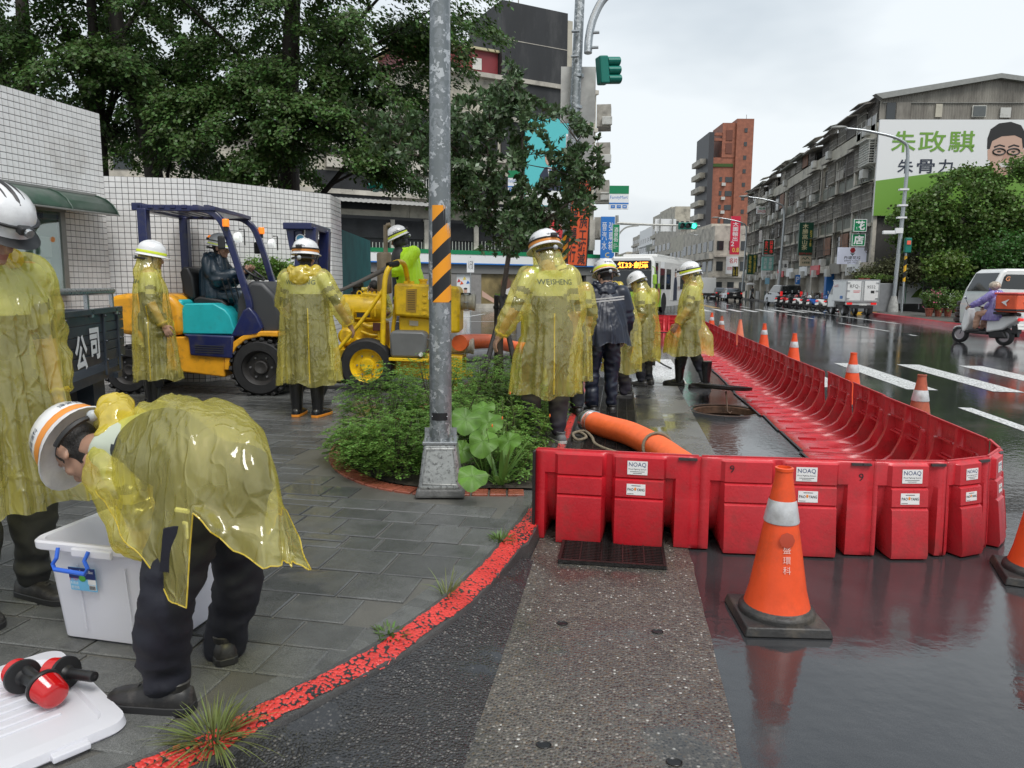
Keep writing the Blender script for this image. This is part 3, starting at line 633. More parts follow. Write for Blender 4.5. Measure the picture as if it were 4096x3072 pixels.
ribbed([(.28,13.98,.12),(.62,13.95,.12)],.118,.03,'ribbed_end',m_rubber,t,16,.12)
MB().lathe([(.10,-.02),(.135,-.02),(.135,.02),(.10,.02)],20,mat=frame((.64,13.95,.125),(0,1,0),(0,0,1))).build('coupling',m_rubber,t)
MB().tube([(.66,13.85,.12),(.80,13.6,.05),(.92,13.35,.015)],.016,8).build('lever',m_iron,t)
# ------------------------------------------------------------ steel pole with hazard tape
def galv_mat():
 m,t,p,N,ramp,mix = custom('spangled_galvanised_pole')
 o = N('ShaderNodeTexCoord').outputs['Object']
 ns = N('ShaderNodeTexNoise',{'Vector':o,'Scale':30.0,'Detail':2.0}); md = mix(.12,o,ns.outputs[1],'ADD')
 v = N('ShaderNodeTexVoronoi',{'Vector':md,'Scale':26.0}); sp = N('ShaderNodeSeparateColor',{0:v.outputs['Color']})
 c = ramp(sp.outputs[0],(0,(.20,.22,.225)),(.45,(.24,.26,.27)),(.72,(.30,.32,.33)),(.86,(.50,.52,.53)),mode='CONSTANT')
 t.links.new(c,p.inputs['Base Color']); p.inputs['Metallic'].default_value = .55; p.inputs['Roughness'].default_value = .36; return m
m_pole = galv_mat()
def stripes(name,a,b,k,w,gx=1.0,gy=0.0,rough=.3):
 m,t,p,N,ramp,mix = custom(name)
 s = N('ShaderNodeSeparateXYZ',{0:N('ShaderNodeTexCoord').outputs['Object']})
 h = N('ShaderNodeMath',{0:s.outputs[0],1:gx},operation='MULTIPLY'); z = N('ShaderNodeMath',{0:s.outputs[2],1:h.outputs[0]},operation='SUBTRACT')
 q = N('ShaderNodeMath',{0:z.outputs[0],1:k},operation='MULTIPLY'); f = N('ShaderNodeMath',{0:q.outputs[0]},operation='FRACT')
 t.links.new(ramp(f.outputs[0],(0,a),(w,b),mode='CONSTANT'),p.inputs['Base Color']); p.inputs['Roughness'].default_value = rough; return m
m_haz = stripes('hazard_tape',(.86,.33,.012),(.012,.012,.013),1/.165*.82,.5,1.0)
PB = Vector((-1.16,4.59,SWZ))
t = thing('street_pole','galvanised steel pole with black and yellow hazard tape on cast base','pole',PB,R(10))
MB().box((0,0,.03),(.33,.30,.06),taper=(.9,.9)).build('concrete_footing',M('rough_concrete',(.10,.10,.098),.5,var=.3,vs=10,bump=.9,bs=30),t,smooth=0,bevel=.015)
m_cast = M('speckled_cast_zinc',(.50,.51,.50),.38,metal=.75,var=.12,vs=20,dirt=(.05,.05,.05),ds=42,da=.95)
bm_ = MB().loft([[(x*w,y*w*.95,z) for x,y in [(-1,-.85),(-.85,-1),(.85,-1),(1,-.85),(1,.85),(.85,1),(-.85,1),(-1,.85)]] for w,z in ((.138,.055),(.140,.07),(.108,.335),(.105,.345))])
bs_ = bm_.build('cast_base',m_cast,t,smooth=0,bevel=.006)
def facepan(z0,z1,w0,w1,y0,y1):return [(-w0,y0,z0),(w0,y0,z0),(w1,y1,z1),(-w1,y1,z1)]
fr = MB(); o_ = facepan(.09,.32,.112,.084,-.1325,-.1055); i_ = facepan(.105,.307,.098,.072,-.1285,-.1045)
fr.tube([(-.112,-.132,.09),(.112,-.132,.09),(.086,-.107,.32),(-.086,-.107,.32)],.006,8,loop=True).build('panel_rim',m_cast,bs_)
MB().box((0,0,.356),(.225,.215,.02)).build('flange_plate',m_galv,t,smooth=0,bevel=.004)
MB().tube([(0,0,.36),(0,0,1.6),(.012,0,3.2),(.03,0,5.6)],[.0735,.071,.062,.050],28).build('shaft',m_pole,t,smooth=40)
for a in range(4):
 q = a*PI/2 + PI/4; x,y = .128*math.cos(q),.122*math.sin(q)
 MB().cyl((x*.8,y*.82,.36),(x*.8,y*.82,.405),.0095,n=8).cyl((x*.8,y*.82,.366),(x*.8,y*.82,.388),.016,n=6).build('bolt',m_galv,t)
 q = a*PI/2; r_ = Matrix.Rotation(q,3,'Z')
 MB().box((0,0,0),(.035,.008,.075),mat=r_).xf(Matrix.Translation(r_ @ Vector((.088,0,.404)))).build('gusset',m_galv,t,smooth=0)
MB().loft([[(math.cos(a)*r,math.sin(a)*r,z) for a in np.linspace(-PI*.70,PI*.12,24)] for r,z in ((.0735,1.265),(.0715,1.6),(.0702,1.87))],closed=False,caps=False).build('hazard_tape',m_haz,t,smooth=60)
MB().loft([[(math.cos(a)*.0745,math.sin(a)*.0745,z) for a in np.linspace(-PI*.75,-PI*.28,10)] for z in (.50,.55)],closed=False,caps=False).build('name_plate',m_black,t,smooth=60)
for a in (-PI*.74,-PI*.29):MB().ball((math.cos(a)*.075,math.sin(a)*.075,.526),.004,8).build('rivet',m_galv,t)
# ------------------------------------------------------------ storage box, lid, warning batons
def ppm():
 m,t,p,N,ramp,mix = custom('translucent_white_plastic')
 tr = N('ShaderNodeBsdfTranslucent',{0:(.9,.9,.95,1)}); p.inputs['Base Color'].default_value = (.86,.86,.90,1); p.inputs['Roughness'].default_value = .25
 ms = N('ShaderNodeMixShader',{0:.38}); t.links.new(p.outputs[0],ms.inputs[1]); t.links.new(tr.outputs[0],ms.inputs[2]); t.links.new(ms.outputs[0],t.nodes['Material Output'].inputs[0]); return m
m_ppl = ppm()
def rrect(w,d,r,n=5):
 out = []
 for cx,cy,a0 in ((w/2 - r,d/2 - r,0),(-w/2 + r,d/2 - r,PI/2),(-w/2 + r,-d/2 + r,PI),(w/2 - r,-d/2 + r,3*PI/2)):
  for i in range(n + 1):a = a0 + PI/2*i/n; out.append((cx + r*math.cos(a),cy + r*math.sin(a)))
 return out
BX = Matrix.Translation((-1.875,2.575,SWZ)) @ Matrix.Rotation(R(-4),4,'Z') @ Matrix.Diagonal((.86,1.08,1.1,1))
t = thing('storage_box','large white translucent plastic storage box with blue handle, lid off','storage box',mat=BX)
def ring(w,d,r,z):return [(x,y,z) for x,y in rrect(w,d,r)]
MB().loft([ring(.52,.37,.04,.004),ring(.545,.395,.05,.012),ring(.60,.45,.05,.33),ring(.605,.455,.05,.345),ring(.655,.505,.06,.345),ring(.665,.515,.06,.35),ring(.668,.518,.06,.372),ring(.655,.505,.06,.378),ring(.615,.465,.05,.374),ring(.59,.44,.05,.33),ring(.535,.385,.045,.016),ring(.50,.35,.04,.010)]).build('tub',m_ppl,t,smooth=40)
for x in (-.12,.12):MB().box((x,-.2175,.17),(.006,.004,.25),mat=Matrix.Rotation(R(4.9),3,'X')).build('rib',m_ppl,t,smooth=0)
MB().box((0,-.262,.352),(.20,.014,.03)).build('rim_tab',m_ppl,t,smooth=0,bevel=.005)
m_blue = M('blue_plastic',(.03,.13,.62),.35)
hx = -.085
MB().tube([(hx - .075,-.27,.365),(hx - .068,-.285,.335),(hx - .085,-.288,.315),(hx - .075,-.29,.298),(hx + .075,-.29,.292),(hx + .09,-.288,.312),(hx + .072,-.285,.335),(hx + .078,-.27,.362)],.0075,10).build('handle',m_blue,t)
lm = frame((hx - .0,-.2375,.247),(1,0,0),(0,-.085,.996)); st = panel(lm,.135,.085,.001,M('sky_blue_print',(.18,.5,.75),.35),t,'product_label')
panel(lm @ Matrix.Translation((0,.022,.0012)),.135,.04,.0008,M('deep_blue_print',(.015,.03,.14),.35),st,'label_band')
text('Keyway Storage Box',lm @ Matrix.Translation((0,.028,.0012)),.016,m_sticker,st,w=.118,lift=.001,shear=.2)
text('K-1501',lm @ Matrix.Translation((-.042,.0,.001)),.015,M('red_ink',(.6,.03,.03),.5),st,w=.042); text('多用途',lm @ Matrix.Translation((-.042,-.014,.001)),.012,m_sticker,st,w=.04); text('整理箱',lm @ Matrix.Translation((-.040,-.030,.001)),.012,m_sticker,st,w=.04)
MB().ball((0,0,0),(.018,.012,.0006),12).xf(lm @ Matrix.Translation((0,.004,.002))).build('green_mark',M('green_print',(.08,.35,.05),.4),st)
panel(lm @ Matrix.Translation((.046,-.006,.001)),.04,.022,.0006,m_sticker,st,'print_block'); panel(lm @ Matrix.Translation((.046,-.028,.001)),.034,.018,.0006,m_sticker,st,'barcode')
for k in range(9):panel(lm @ Matrix.Translation((.032 + k*.0035,-.028,.0022)),.0012 + .0008*(k % 2),.014,.0003,m_ink,st,'bar')
lm = frame((.155,-.2125,.055),(1,0,0),(0,-.085,.996)); st = panel(lm,.042,.052,.001,m_sticker,t,'price_label'); panel(lm @ Matrix.Translation((0,.020,.001)),.042,.011,.0005,M('red_print',(.6,.06,.05),.4),st,'red_band')
for k in range(5):panel(lm @ Matrix.Translation((-.003,.009 - k*.0055,.001)),.032 - .004*(k % 2),.0018,.0004,m_ink,st,'print_line')
for k in range(8):panel(lm @ Matrix.Translation((-.013 + k*.0037,-.020,.001)),.0014 + .0006*(k % 3),.009,.0004,m_ink,st,'bar')
LDM = Matrix.Translation((-1.885,1.86,SWZ)) @ Matrix.Rotation(R(-33),4,'Z')
t = thing('box_lid','white ribbed plastic lid lying on the paving with red lamps on it','lid',mat=LDM)
MB().loft([ring(.66,.50,.06,.004),ring(.67,.51,.06,.01),ring(.66,.50,.06,.035),ring(.56,.40,.05,.038),ring(.545,.385,.05,.026),ring(.2,.1,.03,.026)]).build('plate',m_ppl,t,smooth=40)
for k in range(9):MB().box((-.23 + k*.045,-.02,.028),(.014,.28,.008)).build('rib',m_ppl,t,smooth=0,bevel=.003)
for x in (-.15,.2):MB().box((x,-.262,.018),(.12,.03,.02)).build('catch',m_ppl,t,smooth=0,bevel=.004)
MB().box((.345,.08,.018),(.03,.10,.02)).build('catch',m_ppl,t,smooth=0,bevel=.004)
def redlens():
 m,t,p,N,ramp,mix = custom('red_lens'); p.inputs['Base Color'].default_value = (.75,.012,.015,1); p.inputs['Roughness'].default_value = .1; p.inputs['Transmission Weight'].default_value = .35; p.inputs['Coat Weight'].default_value = .6; return m
m_lens = redlens(); m_handle = M('black_grip',(.015,.015,.016),.42)
def baton(label,p,rz,tilt):
 t = thing('warning_lamp',label,'warning lamp',mat=Matrix.Translation(p) @ Matrix.Rotation(rz,4,'Z') @ Matrix.Rotation(tilt,4,'Y') @ Matrix.Scale(.87,4),group='red hand lamps on the lid')
 rx = Matrix.Rotation(PI/2,4,'Y'); prof = [(.052,.0)]
 for k in range(14):prof += [(.0555 - k*.0004,.002 + k*.005),(.0535 - k*.0004,.0045 + k*.005)]
 prof += [(.044,.075),(.03,.08),(.002,.081)]
 MB().lathe(prof,28,mat=rx).build('lens',m_lens,t,smooth=50)
 MB().lathe([(.03,-.02),(.062,-.016),(.064,-.004),(.06,0),(.03,.001)],28,mat=rx).build('collar',m_handle,t,smooth=35)
 hp_ = [(.03,-.02),(.022,-.03)]
 for k in range(8):hp_ += [(.0205,-.035 - k*.013),(.0195,-.041 - k*.013),(.0205,-.046 - k*.013)]
 MB().lathe(hp_ + [(.0205,-.15),(.018,-.16),(.006,-.162),(.006,-.17),(.001,-.171)],20,mat=rx).build('grip',m_handle,t,smooth=40)
 return t
baton('red hand lamp lying in front, black grip pointing left',Vector((-1.79,1.925,SWZ + .088)),R(-25),R(8))
baton('red hand lamp lying behind, black grip pointing right',Vector((-1.80,2.015,SWZ + .086)),R(168),R(6))
baton('red hand lamp at the left edge, only partly in view',Vector((-1.92,1.975,SWZ + .086)),R(150),R(6))
# ------------------------------------------------------------ white tiled walls
def cl(lat,dep,z=0.0):return Vector((0,0,z)) + RGT*lat + FWD*dep
m_tile = M('white_glazed_tile',(.78,.775,.765),.16,var=.05,vs=3,island=.06,dirt=(.42,.38,.33),ds=1.1,da=.5,bump=.04,bs=30)
m_tile2 = M('white_glazed_tile_single',(.78,.775,.765),.16,var=.05,vs=3,dirt=(.42,.38,.33),ds=1.1,da=.5,bump=.04,bs=30)
m_grout = M('dark_grout',(.035,.035,.042),.7)
TP = .0745
def tiled_wall(label,pts,ztop,thick=.2,nearest=300):
 t = thing('tiled_wall',label,'wall',pts[0].copy())
 o = pts[0]; core = MB(); allt = []
 for a,b in zip(pts[:-1],pts[1:]):
  d = (b - a); L = d.length; d.normalize(); n = Vector((d.y,-d.x,0))
  c = (a + b)/2 - o; core.box((c.x - n.x*thick/2,c.y - n.y*thick/2,ztop/2),(L,thick,ztop),rz=math.atan2(d.y,d.x))
  nu = int(L/TP); pu = L/nu; nv = int(ztop/TP)
  for i in range(nu):
   for j in range(nv):allt.append((a + d*((i + .5)*pu) + Vector((0,0,ztop - (j + .5)*TP)),d,n,pu))
 core.build('wall_core',m_grout,t,smooth=0)
 def rank(q):
  p = CROT.transposed() @ (q[0] - CP)
  if -p.z < .5 or abs(p.x/-p.z) > .70 or abs(p.y/-p.z) > .52 or q[0].z < 1.25:return 1e9
  return (q[0] - CP).length/max(.05,abs(q[1].cross(Vector((0,0,1))).dot((q[0] - CP).normalized())))**.5
 allt.sort(key=rank); h = TP/2 - .003
 def verts(q,d,n,pu):
  w = pu/2 - .003; u = Vector((0,0,1)); e = .0018; r = []
  for off,s in ((0,1),(.005,.96)):
   for x,y in ((-1,-1),(1,-1),(1,1),(-1,1)):r.append(q + d*(x*w*s) + u*(y*h*s) + n*off)
  return r
 F_ = [(4,5,6,7),(0,1,5,4),(1,2,6,5),(2,3,7,6),(3,0,4,7)]; cache = {}
 for q,d,n,pu in allt[:nearest]:
  k = (round(d.x,4),round(d.y,4))
  if k not in cache:cache[k] = MB().add(verts(Vector(),d,n,pu),F_).mesh('tile',[m_tile2],0)
  ob = obj('tile',cache[k],t); ob.location = q - o
 mb = MB()
 for q,d,n,pu in allt[nearest:]:mb.add(verts(q - o,d,n,pu),F_)
 tag(mb.build('tiles',m_tile,t,smooth=0,fix=False),kind='stuff'); return t
A = cl(-5.5,10.0); A2 = cl(-6.75,4.9)
w1 = tiled_wall('tall white tiled building wall with notice board at left',[A2,A],3.70)
B1,B2,B3 = cl(-4.35,10.2),cl(-2.92,11.85),cl(-2.93,12.6)
w2 = tiled_wall('lower white tiled boundary wall behind the forklift',[cl(-5.52,10.01),B1,B2,B3],2.90)
wd = (A - A2).normalized(); wn_ = Vector((wd.y,-wd.x,0))
# green awning and notice board on the tall wall
m_awn = M('dark_green_sheet',(.045,.085,.06),.35,var=.2,vs=5,dirt=(.16,.17,.16),ds=3,da=.4)
m_alum = M('dull_aluminium',(.30,.30,.28),.4,metal=.6,var=.1)
t = thing('green_awning','dark green curved awning over the notice board on the tiled wall','awning',A - wd*.2 + Vector((0,0,2.35)))
prof = [(.0,.26),(.10,.245),(.22,.20),(.32,.13),(.38,.05),(.40,0)]
MB().loft([[wd*(-s) + wn_*a + Vector((0,0,b)) for a,b in prof] for s in (0,1,2,3,4)],closed=False,caps=False).build('sheet',m_awn,t,smooth=50).modifiers.new('s','SOLIDIFY').thickness = .006
for s in (.02,.75,1.5,2.25,3):MB().tube([wd*(-s) + wn_*(a + .004) + Vector((0,0,b + .006)) for a,b in prof],.009,6).build('rib',m_awn,t)
MB().tube([wn_*.4,wn_*.4 - wd*4],.012,6).build('front_rail',m_alum,t); MB().box(wd*-2 + wn_*.03 + Vector((0,0,.27)),(4,.06,.03),rz=math.atan2(wd.y,wd.x)).build('wall_bracket',m_alum,t,smooth=0)
t = thing('notice_board','glazed notice board with metal frame under the green awning','notice board',A - wd*1.35 + wn_*.01 + Vector((0,0,1.86)))
fm = frame((0,0,0),wd,(0,0,1))
NBW,NBH = 1.5,1.02
panel(fm @ Matrix.Translation((-.2,0,.03)),NBW,NBH,.03,M('board_felt',(.30,.36,.31),.6),t,'back_board')
for x,y,w,h in ((-.2,NBH/2,NBW + .1,.06),(-.2,-NBH/2,NBW + .1,.06),(-.2 + NBW/2,0,.07,NBH),(-.2 - NBW/2,0,.07,NBH),(-.2,0,.05,NBH)):panel(fm @ Matrix.Translation((x,y,.09)),w,h - (.062 if w < .1 else 0),.09,m_alum,t,'frame_bar')
def glassm():
 m,t,p,N,ramp,mix = custom('pane_glass'); tr = N('ShaderNodeBsdfTransparent',{0:(.85,.93,.88,1)}); gl = N('ShaderNodeBsdfGlossy',{'Roughness':.03}); ms = N('ShaderNodeMixShader',{0:.22})
 t.links.new(tr.outputs[0],ms.inputs[1]); t.links.new(gl.outputs[0],ms.inputs[2]); t.links.new(ms.outputs[0],t.nodes['Material Output'].inputs[0]); return m
m_glass = glassm(); panel(fm @ Matrix.Translation((-.2,0,.075)),NBW - .02,NBH - .02,.004,m_glass,t,'pane')
for x,y in ((.28,-.22),(.31,.05),(.05,.1),(.06,-.25),(-.3,.0),(-.5,-.1)):panel(fm @ Matrix.Translation((x,y,.032)),.19,.24,.002,M('notice_paper',(.55,.58,.55),.6),t,'notice_sheet')
text('里公告欄',fm @ Matrix.Translation((.1,.42,.034)),.11,m_ink,t)
# ledge planter with a small clipped shrub
def leafverts(P_,D_,Nn,ln,wd_,fold=.0):
 S_ = np.cross(D_,Nn); S_ /= np.linalg.norm(S_,axis=1,keepdims=True) + 1e-9
 l = ln[:,None]; w = wd_[:,None]; m_ = P_ + D_*l*.45
 V = np.stack([P_,m_ + S_*w + Nn*w*fold,P_ + D_*l,m_ - S_*w + Nn*w*fold],1); return V.reshape(-1,3)
def unit(a):return a/(np.linalg.norm(a,axis=1,keepdims=True) + 1e-9)
def quadmesh(name,V,mat):
 n = len(V)//4; me = bpy.data.meshes.new(name); me.vertices.add(n*4); me.vertices.foreach_set('co',V.astype('f').ravel()); me.loops.add(n*4); me.polygons.add(n)
 me.loops.foreach_set('vertex_index',np.arange(n*4,dtype='i')); me.polygons.foreach_set('loop_start',np.arange(0,n*4,4,dtype='i')); me.polygons.foreach_set('loop_total',np.full(n,4,dtype='i'))
 me.materials.append(mat); me.update(calc_edges=True); return me
def clumps(cs,n,spread,size,droop=.5,up=.6,wr=.42,shell=False):
 out = []
 for c in cs:
  g_ = rng.normal(size=(n,3))
  if shell:g_ = unit(g_)*rng.uniform(.75,1.05,(n,1))
  P_ = np.array(c) + g_*np.array(spread)*rng.uniform(.7,1.25)*(1 if shell else .55)
  D_ = unit(rng.normal(size=(n,3))*np.array((1,1,.6)) + np.array((0,0,-droop))); Nn = unit(rng.normal(size=(n,3)) + np.array((0,0,up*2))); Nn = unit(Nn - D_*np.sum(D_*Nn,1,keepdims=True))
  ln = size*rng.uniform(.7,1.3,n); out.append(leafverts(P_,D_,Nn,ln,ln*wr))
 return np.concatenate(out)
def boughs(cs,axis,n,size):
 out = []
 for c in cs:
  c = np.array(c); d = np.array((c[0] - axis[0] + rng.normal()*.8,c[1] - axis[1] + rng.normal()*.8,0)); d /= np.linalg.norm(d) + 1e-6; s = np.array((-d[1],d[0],0)); L_ = rng.uniform(.9,1.7); t_ = rng.uniform(0,1,n)**.8; k = int(n*rng.uniform(.6,1)); t_ = t_[:k]; dr = rng.uniform(.2,.5)
  P_ = c + d*((t_ - .45)*L_)[:,None] + s*(rng.normal(size=k)*.17*(1.15 - .7*t_))[:,None]; P_[:,2] += -dr*L_*t_*t_ + rng.normal(size=k)*.055 - np.abs(rng.normal(size=k))*.08
  D_ = unit(d*rng.uniform(.1,.9,(k,1)) + s*rng.normal(size=(k,1))*.7 + np.array((0,0,-.55)) + rng.normal(size=(k,3))*.25); Nn = unit(np.array((0,0,1.1)) + d*.5 + rng.normal(size=(k,3))*.45); Nn = unit(Nn - D_*np.sum(D_*Nn,1,keepdims=True)); ln = size*rng.uniform(.6,1.35,k); out.append(leafverts(P_,D_,Nn,ln,ln*.36))
 return np.concatenate(out)
m_leaf_dark = M('dark_tree_leaf',(.078,.14,.034),.45,island=.6,sub=.38)
m_leaf_mid = M('glossy_leaf',(.075,.125,.05),.35,island=.45,sub=.25)
m_leaf_fern = M('fresh_green_leaflet',(.15,.27,.05),.5,island=.45,sub=.35)
m_leaf_vine = M('vine_leaf',(.10,.17,.036),.45,island=.5,sub=.3)
m_leaf_lime = M('lime_leaf',(.11,.18,.03),.45,island=.4,sub=.3)
m_bark = M('dark_bark',(.030,.024,.018),.7,var=.4,vs=12,bump=.8,bs=30,stretch=(1,1,.3))
m_bark2 = M('brown_bark',(.065,.048,.036),.6,var=.35,vs=20,bump=.6,bs=60,stretch=(1,1,.3))
lp = cl(-3.50,10.95)
t = thing('ledge_planter','small clipped shrub in a white ledge planter behind the forklift','planter',(lp.x,lp.y,0))
MB().box((0,0,1.42),(.95,.3,.22),rz=R(50)).build('white_ledge',m_tile,t,smooth=0,bevel=.01)
cs = [(rng.uniform(-.42,.42)*math.cos(R(50)),rng.uniform(-.42,.42)*math.sin(R(50)),1.68 + rng.uniform(-.08,.13)) for _ in range(40)]
cs = [(c[0],c[0]*1.19 + rng.uniform(-.1,.1),c[2]) for c in cs]
obj('foliage',quadmesh('foliage',clumps(cs,45,(.09,.09,.09),.04,.2),m_leaf_fern),t)
mb = MB()
for c in cs[:14]:mb.tube([(c[0]*.8,c[1]*.8,1.5),c],[.008,.003],5)
mb.build('twigs',m_bark2,t)
# ------------------------------------------------------------ big trees behind the wall
def tree(name,label,cat,base,trunk,branches,cs,nleaf,spread,size,mat,bark,droop=.6,grp=None):
 t = thing(name,label,cat,base,0,grp); b = Vector(base)
 tr = MB(); tr.tube([Vector(p) - b for p,r in trunk],[r for p,r in trunk],14)
 for pts,r0,r1 in branches:
  k = len(pts); tr.tube([Vector(p) - b for p in pts],[r0 + (r1 - r0)*i/(k - 1) for i in range(k)],7)
 tr.build('trunk',bark,t,smooth=60)
 V = boughs([Vector(c) - b for c in cs],trunk[-2][0] - b,nleaf,size); obj('crown',quadmesh('crown',V,mat),t); return t
TR = [dict(l='large dark tree with thick trunk behind the low tiled wall',b=(-4.45,14.6),k=[(-4.45,14.6,0,.26),(-4.42,14.6,2.5,.22),(-4.35,14.5,4.5,.19),(-4.1,14.3,7,.13),(-3.9,14.2,9.5,.05)]),
dict(l='tree with leaning trunk above the corner of the tiled walls',b=(-6.45,13.6),k=[(-6.4,13.6,0,.2),(-6.45,13.6,2.6,.17),(-6.65,13.6,4.2,.145),(-7.05,13.6,5.8,.13),(-7.2,13.5,8.5,.06)]),
dict(l='slim straight tree behind the tall tiled wall',b=(-7.65,13.8),k=[(-7.65,13.8,0,.14),(-7.6,13.8,4,.11),(-7.6,13.8,8.5,.05)]),
dict(l='leftmost tree above the tall tiled wall',b=(-8.75,13.5),k=[(-8.75,13.5,0,.18),(-8.7,13.5,4,.15),(-8.6,13.5,8.5,.06)])]
ELL = [(-2.6,13.6,6.6,2.0,1.9,1.7,85),(-3.9,13.2,4.7,1.25,1.2,.85,55),(-2.2,13.0,4.35,.8,.9,1.0,34),(-4.6,13.6,6.5,1.8,1.8,1.6,70),(-6.5,14.0,6.4,1.8,2.0,1.6,70),(-8.6,14.0,6.3,2.2,2.0,1.6,85),(-5.6,15.0,4.4,1.7,1.2,.9,34),(-7.6,15.2,4.7,1.8,1.0,.7,26),(-1.35,12.6,6.3,.9,1.0,1.2,24),(-9.4,12.8,5.8,1.1,1.2,.9,26),(-6,14,9.2,4.5,2.5,1.6,90),(-.9,12.4,6.9,.6,.7,.7,10),(-5.5,12.7,4.35,1.2,.5,.55,22),(-7.2,12.8,5.2,1.3,.5,.7,22),(-3.3,12.6,4.25,1.0,.6,.6,22),(-4.6,12.4,3.6,.6,.5,.35,8)]
pool = []
for ex,ey,ez,ax,ay,az,n in ELL:
 k = 0
 while k < n:
  v = rng.normal(size=3); v /= np.linalg.norm(v); v *= rng.uniform(.35,1)**.5
  p = (ex + v[0]*ax,ey + v[1]*ay,ez + v[2]*az)
  if noise.noise(Vector(p)*.95 + Vector((3,1,7))) > -.17:pool.append(p)
  k += 1
for ti,T in enumerate(TR):
 b = cl(*T['b']); mine = [p for p in pool if min(range(4),key=lambda q:abs(TR[q]['k'][2][0] - p[0]) - (1.2 if q == 0 else 0)) == ti]
 cs = [cl(*p) for p in mine]; tr = [(cl(a,d,z),r) for a,d,z,r in T['k']]; br = []
 for c in random.sample(cs,min(len(cs),34 if ti == 0 else 16)):
  z0 = max(2.8,min(7.5,c.z - random.uniform(.3,1.2))); s0 = min(tr,key=lambda q:abs(q[0].z - z0))[0]; mid = s0.lerp(c,.5) + Vector((0,0,.25)); br.append(([s0,mid,c],.05,.012))
 tree('street_tree',T['l'],'tree',b,tr,br,cs,590,(.55,.55,.24),.070,m_leaf_dark,m_bark,.85,'trees behind the tiled walls')
 # ------------------------------------------------------------ young tree with stakes in the planting bed
TB = cl(-.13,8.95,SWZ + .01)
def q9(x,y,d=8.95):return at(x,y,d)
tr = [(TB,.042),(q9(2000,1400),.038),(q9(2008,1200),.034),(q9(2035,1020),.030),(q9(2045,985),.028)]
limbs = [[q9(2045,985),q9(1990,880),q9(1965,760,8.8),q9(1950,560,8.7),q9(1990,420,8.8)],[q9(2040,1000),q9(1960,850,9.1),q9(1860,640,9.0),q9(1760,560,8.9),q9(1620,500,8.8)],[q9(2045,985),q9(2075,880,8.9),q9(2090,700,8.8),q9(2080,480,8.7),q9(2030,280,8.8)],[q9(2075,880),q9(2160,760,9.1),q9(2250,640,9.2),q9(2330,540,9.1)],[q9(2035,1010),q9(2130,920,8.7),q9(2250,830,8.5),q9(2370,730,8.5)],[q9(1965,760),q9(1850,740,8.6),q9(1700,640,8.5),q9(1560,560,8.5)],[q9(2000,900),q9(1920,880,9.3),q9(1870,830,9.5)]]
nodes = [p for l in limbs for p in resample3(l,6)[6:]]
br = [(resample3(l,5),.022,.006) for l in limbs]; ends = []
def crown_ok(x,y):return (((x - 1985)/300)**2 + ((y - 640)/300)**2 < 1) or (1480 < x < 1800 and 430 < y < 640) or (((x - 2230)/170)**2 + ((y - 680)/250)**2 < 1) or (((x - 2020)/160)**2 + ((y - 880)/130)**2 < 1)
while len(ends) < 280:
 x,y = random.uniform(1480,2400),random.uniform(250,1010)
 if crown_ok(x,y) and not (2095 < x < 2255 and 470 < y < 830 and random.random() < .8):ends.append(q9(x,y,random.uniform(8.1,9.8)))
ends += [q9(x,y,8.5) for x,y in ((1375,405),(1440,400),(1500,340),(1470,470),(1450,485),(1560,440),(2030,250),(2040,320),(2010,370),(2390,560),(2370,640),(2400,730),(2360,830),(2310,500),(2290,960),(2260,1010),(1700,640),(1650,720),(1720,780),(1930,1000),(1985,1010),(2060,1010),(2110,980))]
lc = []
for e in ends:
 n = min(nodes,key=lambda q:(q - e).length + max(0,q.z - e.z)*.4); mid = n.lerp(e,.55) + Vector((random.uniform(-.06,.06),random.uniform(-.06,.06),random.uniform(-.02,.07)))
 pts = resample3([n,mid,e],3); br.append((pts,.008,.0025)); L_ = (e - n).length
 for k in range(4):lc.append((e.lerp(mid,k*min(.9,.13/max(.05,L_/2))),(e - mid).normalized()))
t = thing('young_tree','young glossy leaved tree held by black stakes in the planting bed','tree',TB)
m_ = MB().tube([p - TB for p,r in tr],[r for p,r in tr],12)
for pts,a,b in br:m_.tube([p - TB for p in pts],[a + (b - a)*i/(len(pts) - 1) for i in range(len(pts))],6)
m_.build('trunk',m_bark2,t,smooth=60); V = []
for c,ax in lc:
 n = 12; axn = np.array(ax); ang = np.linspace(0,2*PI,n,endpoint=False) + rng.uniform(0,1); o1 = np.array(ax.orthogonal().normalized()); o2 = np.cross(axn,o1)
 D_ = unit(np.cos(ang)[:,None]*o1 + np.sin(ang)[:,None]*o2 + axn*rng.uniform(.1,.9,(n,1)) + np.array((0,0,.1)) + rng.normal(size=(n,3))*.22)
 P_ = np.array(c - TB) + rng.normal(size=(n,3))*.012; Nn = unit(axn + np.array((0,0,.8)) + rng.normal(size=(n,3))*.4); Nn = unit(Nn - D_*np.sum(D_*Nn,1,keepdims=True)); ln = rng.uniform(.065,.10,n)
 V.append(leafverts(P_,D_,Nn,ln,ln*.27,.25))
obj('crown',quadmesh('crown',np.concatenate(V),m_leaf_mid),t)
m_stake = M('black_timber_stake',(.018,.015,.014),.6,var=.4,vs=20,bump=.6,bs=50)
